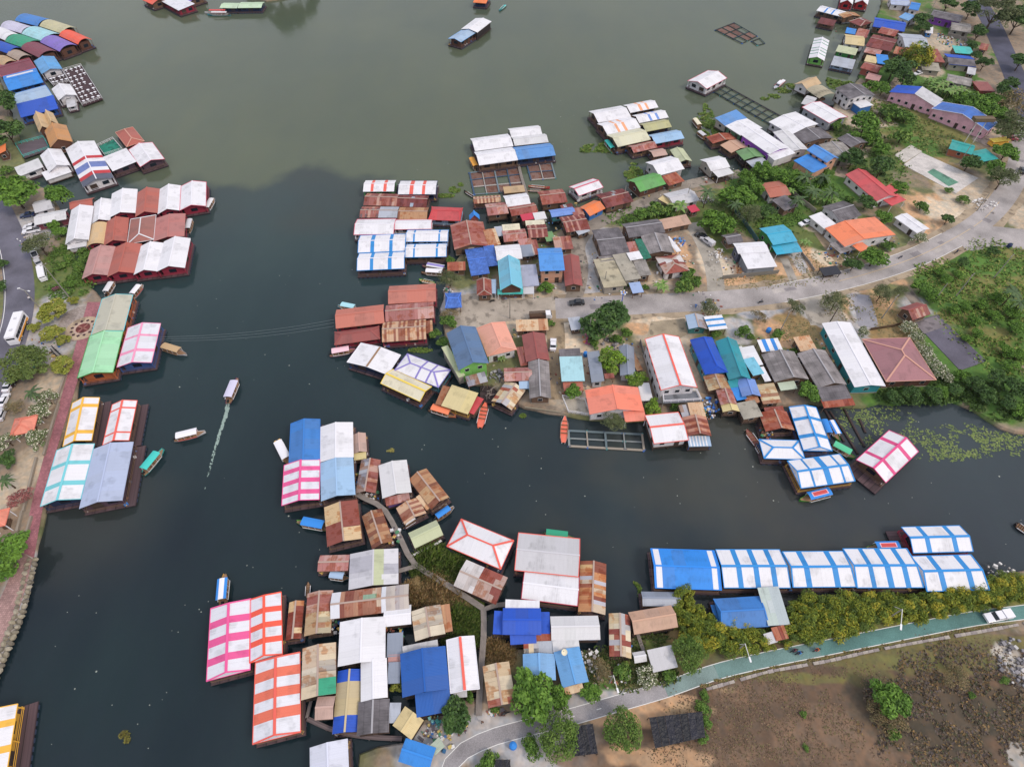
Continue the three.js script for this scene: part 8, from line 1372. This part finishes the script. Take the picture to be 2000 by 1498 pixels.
terrace('dining_deck', 'smaller dark dining deck between sky blue and white gables', DQ2, 1.0, M('#4f3d46', 'wood'), 'whiteg');
{
  const tg = [new THREE.CylinderGeometry(.62, .62, .07, 10), new THREE.CylinderGeometry(.08, .3, .72, 8), box(.4, .42, .4, 0, .21, 0)]; tg[0].translate(0, .76, 0); tg[1].translate(0, .36, 0);
  const lay = (q, nx, ny, y, label, group) => { const at = (u, v) => { const l = (a, b, s) => [a[0] + (b[0] - a[0]) * s, a[1] + (b[1] - a[1]) * s]; return l(l(q[0], q[1], u), l(q[3], q[2], u), v); }; for (let i = 0; i < nx; i++) for (let j = 0; j < ny; j++) { if (rnd() < .12) continue; const p = at((i + .5) / nx, (j + .5) / ny), t = thing('dining_table', label, 'table', p[0] + R(-.3, .3), y, p[1] + R(-.3, .3), R(0, 3), group); mesh('table_top', tg[0], M('white'), t); mesh('pedestal', tg[1], M('whiteg'), t); } };
  lay(DQ, 4, 9, 1.0, 'white cloth table on the open dark dining deck', 'tables on the open dining deck'); lay(DQ2, 4, 3, 1.0, 'white cloth table on the smaller dark dining deck', 'tables on the smaller dining deck');
}
terrace('pool_terrace', 'bright green floored terrace between flag roof and brick red roof', [[-159.11,-212.1],[-155.41,-217.33],[-148.62,-209.54],[-153.76,-205.59]], 1.0, M('#0f9a86', 'conc'), 'whiteg');
terrace('pier_terrace', 'grey plank terrace with turquoise rail before the caramel roof', [[-190.97,-212.84],[-182.71,-218.09],[-176.71,-210.27],[-183.55,-204.17]], 1.2, M('#7a6f80', 'wood'), 'turqb');
terrace('roof_terrace', 'grey front terrace of the long white hall facing the water', [[37.74,-89.94],[46.34,-90.59],[46.92,-87.7],[37.54,-87.06]], 4.55, M('#8f95a4', 'conc'), 'white');
terrace('paved_terrace', 'pale paved garden terrace beside the coral house', [[12.86,-91.14],[18.56,-90.16],[19.48,-85.36],[14.15,-86.31]], 1.32, M('#d6cfc4', 'conc'), 'whiteg');

// walls, net shelters, clutter
function wallLine(label, pts, h, mat) { const t = thing('garden_wall', label, 'wall', 0, 0, 0); for (let i = 1; i < pts.length; i++) mesh('wall_length', bar([pts[i - 1][0], 1.2 + h / 2, pts[i - 1][1]], [pts[i][0], 1.2 + h / 2, pts[i][1]], h, .2), mat, t); return t; }
wallLine('low grey openwork wall in front of the grey walled white house', [[63.82,-136.26],[71.89,-137.42],[81.66,-138.83]], 1.4, M('#a9a6a2', 'conc'));
wallLine('pale garden wall running down beside the terracotta roofed house', [[97.92,-180.8],[99.94,-175.65],[102.75,-169.5]], 1.6, M('#c8bfb2', 'conc'));
wallLine('teal sided garden wall beside the small dark roof', [[75.57,-169.78],[77.32,-162.75],[78.88,-153.65]], 1.8, M('#4f8088', 'conc'));
wallLine('pale wall from the cyan roof down to the road', [[91.45,-148.29],[92.41,-144.09],[92.95,-139.77]], 1.0, M('#b9b2ae', 'conc'));
wallLine('long low wall beside the drainage ditch of the white hall', [[35.43,-110.39],[36.02,-102.59],[37.2,-92.21]], 1.2, M('#a8a4a4', 'conc'));
wallLine('low pale wall at the edge of the scrap yard', [[213.45,-313.31],[219.4,-307.38],[216.99,-298.75]], 1.6, M('#b8b0ac', 'conc'));
wallLine('low brown fence wall above the hedge and gravel', [[100.88,-114.87],[107.93,-116.26],[110.88,-117.47]], .9, M('#7a6048', 'conc'));
wallLine('pale retaining wall of the lane end at the water', [[3.24,-87.97],[7.75,-87.17],[12.23,-86.38]], .3, M('#d0c4ac', 'conc'));
function netShelter(q, label) { const t = thing('shade_net', label, 'net shelter', 0, 0, 0), n = 7; const at = (u, v) => { const l = (a, b, s) => [a[0] + (b[0] - a[0]) * s, a[1] + (b[1] - a[1]) * s]; return l(l(q[0], q[1], u), l(q[3], q[2], u), v); }; for (let i = 0; i < n; i++) { const p = [at(i / n, 0), at((i + .98) / n, 0), at((i + .98) / n, 1), at(i / n, 1)].map(([x, z]) => new THREE.Vector3(x, 3.1 + (i % 3) * .07, z)); mesh('net_panel', prism(p, new THREE.Vector3(0, -.05, 0), p.map((v) => [v.x, v.z])), M(['#1d1d2c', '#191a26', '#222234'][i % 3], 'tarp'), t); } for (const [u, v] of [[0, 0], [.5, 0], [1, 0], [0, 1], [.5, 1], [1, 1]]) { const a = at(u, v), p = mesh('post', POSTG, M('#6b5a4a'), t); p.scale.y = 2; p.position.set(a[0], 2.15, a[1]); } }
{ const t = thing('shade_net', 'sagging green shade net between the grey workshop gables', 'net shelter', 0, 0, 0), q = [[38.72,-151.11],[41.05,-151.62],[42.73,-142.18],[40.13,-141.47]].map(([x, z], i) => new THREE.Vector3(x, 4.6 - (i % 2) * .25, z)); mesh('net_panel', prism(q, new THREE.Vector3(0, -.05, 0), q.map((v) => [v.x, v.z])), M('#12876c', 'tarp'), t); for (const v of q) { const p = mesh('post', POSTG, M('#6b5a4a'), t); p.scale.y = 3.3; p.position.set(v.x, 2.85, v.z); } }
netShelter([[24.37,-18.54],[34.03,-19.5],[33.77,-15.55],[24.76,-13.86]], 'large black shade net shelter in the brown field');
netShelter([[9.74,-17.11],[14.29,-17.58],[14.79,-13.11],[10.53,-12.66]], 'narrow black shade net shelter between two fine leafed trees');
netShelter([[-2.8,-12.22],[-0.35,-12.22],[-0.17,-10.6],[-2.95,-10.6]], 'small black shade net at the bottom edge of the photo');
function pile(x, z, s, pal, label) {
  const P = { wood: ['#8a7a72', '#6e6260', '#a0948c', '#5c5050'], grey: ['#a09ca0', '#8a868c', '#c0bcbc', '#6e6a70'], mix: ['#3a78c0', '#c8c4c4', '#a05a48', '#d8b050', '#5a5058', '#dedce0', '#4a8a60'], white: ['#dcd8d6', '#c8c2be', '#eae6e6', '#a8a09c'], teal: ['#3f9a90', '#e0dede', '#7ac0c0', '#c8b060', '#2f6a9a'], blue: ['#2f6ac8', '#4a90d8', '#d8d8de', '#8a888e'], pink: ['#d0589a', '#e08ab0', '#d89048', '#3f9a6a'], orange: ['#e89a48', '#d8c4a0', '#c87a40', '#e0d8d0'] }[pal], rg = rngOf(Math.floor(x * 13 + z * 7 + 9999)), onWater = /float|raft|catwalk/.test(label);
  const t = thing(pal === 'wood' ? 'driftwood_heap' : 'clutter_heap', label, pal === 'wood' ? 'driftwood' : 'clutter', x, onWater ? .6 : 1.2, z, 0); const n = Math.round(14 + s * 4), by = P.map(() => []);
  if (onWater) mesh('raft', box(s * 1.1, .3, s * 1.1, 0, -.3, 0), M('#54464c', 'wood'), t);
  for (let i = 0; i < n; i++) { const a = rg() * 6.28, r = Math.sqrt(rg()) * s / 2, k = Math.floor(rg() * P.length), b = .18 + .5 * rg(); const X = Math.cos(a) * r, Z = Math.sin(a) * r, Y = b * .4 + .35 * (1 - 2 * r / s) * rg(); let g; if (pal === 'wood') { g = bar([X, Y, Z], [X + (rg() - .5) * 3, Y + .7 * rg(), Z + (rg() - .5) * 3], .12); } else { const ty = rg(); g = ty < .5 ? new THREE.BoxGeometry(b, b * .8, b * 1.2) : ty < .8 ? new THREE.CylinderGeometry(b * .45, b * .4, b, 8) : new THREE.DodecahedronGeometry(b * .5); if (!g.index) { g = mergeVertices(g); } g.rotateY(rg() * 3); g.rotateX((rg() - .5) * .6); g.translate(X, Y, Z); } by[k].push(g); }
  by.forEach((l, k) => { if (l.length) { const m = mesh(pal === 'wood' ? 'branches' : 'goods', mergeGeometries(l), M(P[k]), t); m.userData.kind = 'stuff'; } });
}
pile(-5.29,-92.89,5.5,'wood','heap of driftwood and branches between raft and rusted hut');
pile(-3.64,-98,4.5,'grey','pile of pale scrap beside the slate blue house');
pile(-35.53,-67.48,4,'mix','heap of pots and baskets on the float by the light blue roof');
pile(-34.75,-64.83,4,'white','heap of pale bags on the float by the dark hut');
pile(-31.98,-63.53,3.5,'mix','clutter on the float below the dark hut');
pile(-25.75,-53.67,4,'mix','bags and buckets beside the boardwalk bend');
pile(-34.27,-34.76,4,'mix','laundry and buckets behind the large white roof');
pile(-23.11,-34.18,5,'mix','blue tub and clutter beside the small white roof');
pile(-12.73,-16.54,7,'teal','covered stall clutter of teal and white goods by the road bend');
pile(50.67,-88.79,5,'blue','blue tarpaulin and clutter beside the royal blue house');
pile(49.55,-85.92,3.5,'mix','colourful clutter at the water by the stilt houses');
pile(21.31,-111.36,4,'pink','pink goods stall on the sand beside the lane');
pile(27.51,-109.45,5,'grey','grey scrap heap under the large dark roadside tree');
pile(65.29,-146.8,7,'white','heap of white rubble on the sandy track');
pile(69.88,-139.07,5,'orange','orange sacks and rubble beside the grey walled house');
pile(112.76,-153.14,7,'mix','clutter in front of the orange house porch');
pile(212.31,-305.7,13,'mix','scrap yard heap of coloured junk behind a low wall');
pile(211.84,-312.79,8,'mix','smaller scrap heap beside the far dirt yard');
pile(67.41,-176.85,5,'grey','grey clutter behind the coconut palm');
pile(53.64,-153.92,5,'blue','blue and silver clutter beside the grey workshop gable');
pile(162.61,-173.87,9,'white','pale rubble heap at the corner of the concrete court');
pile(101.88,-44.67,6,'white','white rubbish heap on the thicket by the inlet');
pile(96.86,-29.29,7,'grey','grey rubble heap at the edge of the brown field');
pile(94.94,-26.59,6,'grey','second grey rubble heap in the brown field edge');
pile(-19.07,-130.83,3,'mix','bin cluster of green and blue at the brown house');
pile(46.79,-34.47,3,'mix','potted plants and clutter by the blue raft house');
pile(21.69,-30.68,3,'mix','clutter beside the cream and rust gable');
pile(14.6,-28.39,5,'white','white laundry in the bushes behind the grey two part roof');
pile(-2.27,-128.62,3,'mix','parked goods before the aqua gabled house');
pile(33.41,-136.04,4,'mix','roadside goods before the concrete roofs');
pile(0.88,-175.35,3,'mix','clutter beside the catwalk hut');
pile(11.62,-179.27,4,'blue','blue sheet and clutter beside the rust brown roof');
pile(70.81,-98,4,'blue','blue tubs before the weathered grey gable');
pile(62.77,-80.69,4,'mix','clutter on the raft before the red brown gable');
pile(36.11,-78.75,3,'white','small white landing below the coral ridged stilt roof');
function tank(x, z, c, label) { const t = thing('water_tank', label, 'tank', x, 1.2, z); const g = new THREE.LatheGeometry([[0, 0], [.6, 0], [.66, .1], [.66, 1.1], [.55, 1.35], [.22, 1.45], [.2, 1.52], [0, 1.53]].map(([a, b]) => new THREE.Vector2(a, b)), 16); mesh('barrel', g, M(c), t); const l = new THREE.CylinderGeometry(.24, .24, .08, 12); l.translate(0, 1.55, 0); mesh('lid', l, M(c), t); const r = new THREE.TorusGeometry(.67, .03, 5, 18); r.rotateX(Math.PI / 2); r.translate(0, .6, 0); mesh('hoop', r, M(c), t); }
tank(0.18,-14.39,'azure','blue water tank beside the grey shrub at the road');
tank(158.96,-151.35,'navyc','blue water tank at the main road bend');
tank(19.95,-105.35,'azure','blue water tank beside the narrow lead grey roof');
tank(37.7,-90.28,'navyc','blue water tank at the foot of the long white hall');
tank(71.99,-114.3,'azure','blue basket like tank on the gravel by the roadside');
tank(-25.41,-33.87,'azure','blue tub between white roofs in the stilt houses');
{ // satellite dish on the light blue roof
  const p = [[9.63,-29]][0], t = thing('satellite_dish', 'pale satellite dish on the light blue roof', 'satellite dish', p[0], 5.0, p[1], .5); const g = new THREE.SphereGeometry(.75, 14, 8, 0, 6.3, 0, .9); g.rotateX(Math.PI); g.translate(0, 1.0, 0); g.rotateX(.4); mesh('dish', g, dmat('creamp'), t); mesh('mount', bar([0, -.4, 0], [0, .4, 0], .12), M('greys'), t);
}
{ // small household goods scattered through the village yards
  const rg = rngOf(404), K = ['#3a74bc', '#d9d6d6', '#9a5a4a', '#c9a860', '#55505a', '#e4e2e4', '#4a8a66', '#8a8288', '#b8a898', '#6a4a40'], by = K.map(() => []);
  for (const [x, z, rx, rz] of [[1.39,-106.24,9.76,9.29],[15.02,-100.8,8.19,8.91],[31.85,-104.4,5.54,7.38],[55.39,-104.4,8.31,11.24],[72.01,-104.4,12.46,9.51],[8.28,-154.7,9.94,13.1],[3.08,-132.84,10.77,5.42],[26.57,-137.42,6.25,11.71],[49.26,-152.1,8.21,10.43],[37.51,-137.42,9.38,4.7],[56.65,-124.09,4.47,6.49],[115.91,-154.7,9.94,5.59],[103.34,-147.05,6.46,5.26],[71.47,-142.16,6.35,4.95],[79.31,-189.65,11.07,6.66],[15.57,-168.35,10.38,8.57],[52.01,-180.18,10.76,9.32],[183.86,-290.44,16.71,23.61],[173.54,-307.38,14.87,25.12],[-13.64,-16.18,3.09,1.26],[16.33,-25.75,5.76,2.65],[-2.78,-19.63,1.86,0.41],[-154.98,-160.02,6.74,9.07],[-129.7,-106.24,6.97,8.31],[-23.76,-31.19,2.97,5.66],[62.42,-93.88,5.31,5.21],[85.85,-104.4,4.15,7.72],[52.41,-142.16,4.76,4.89]]) for (let i = 0; i < 46; i++) { const a = rg() * 6.28, r = Math.sqrt(rg()), b = .14 + .42 * rg() * rg() + .1, k = Math.floor(rg() * K.length), g = rg() < .7 ? new THREE.BoxGeometry(b, b * .7, b * (1 + rg())) : new THREE.CylinderGeometry(b * .5, b * .42, b, 7); g.rotateY(rg() * 3); g.translate(x + Math.cos(a) * r * rx, 1.22 + b * .35, z + Math.sin(a) * r * rz); by[k].push(g); }
  const root = new THREE.Group(); root.name = 'yard_clutter'; scene.add(root); tag(root, 'small boxes, pots and buckets scattered through the village yards', 'clutter', null, 'stuff'); by.forEach((l, k) => mesh('goods', mergeGeometries(l), M(K[k]), root));
}
renderer.render(scene, camera);
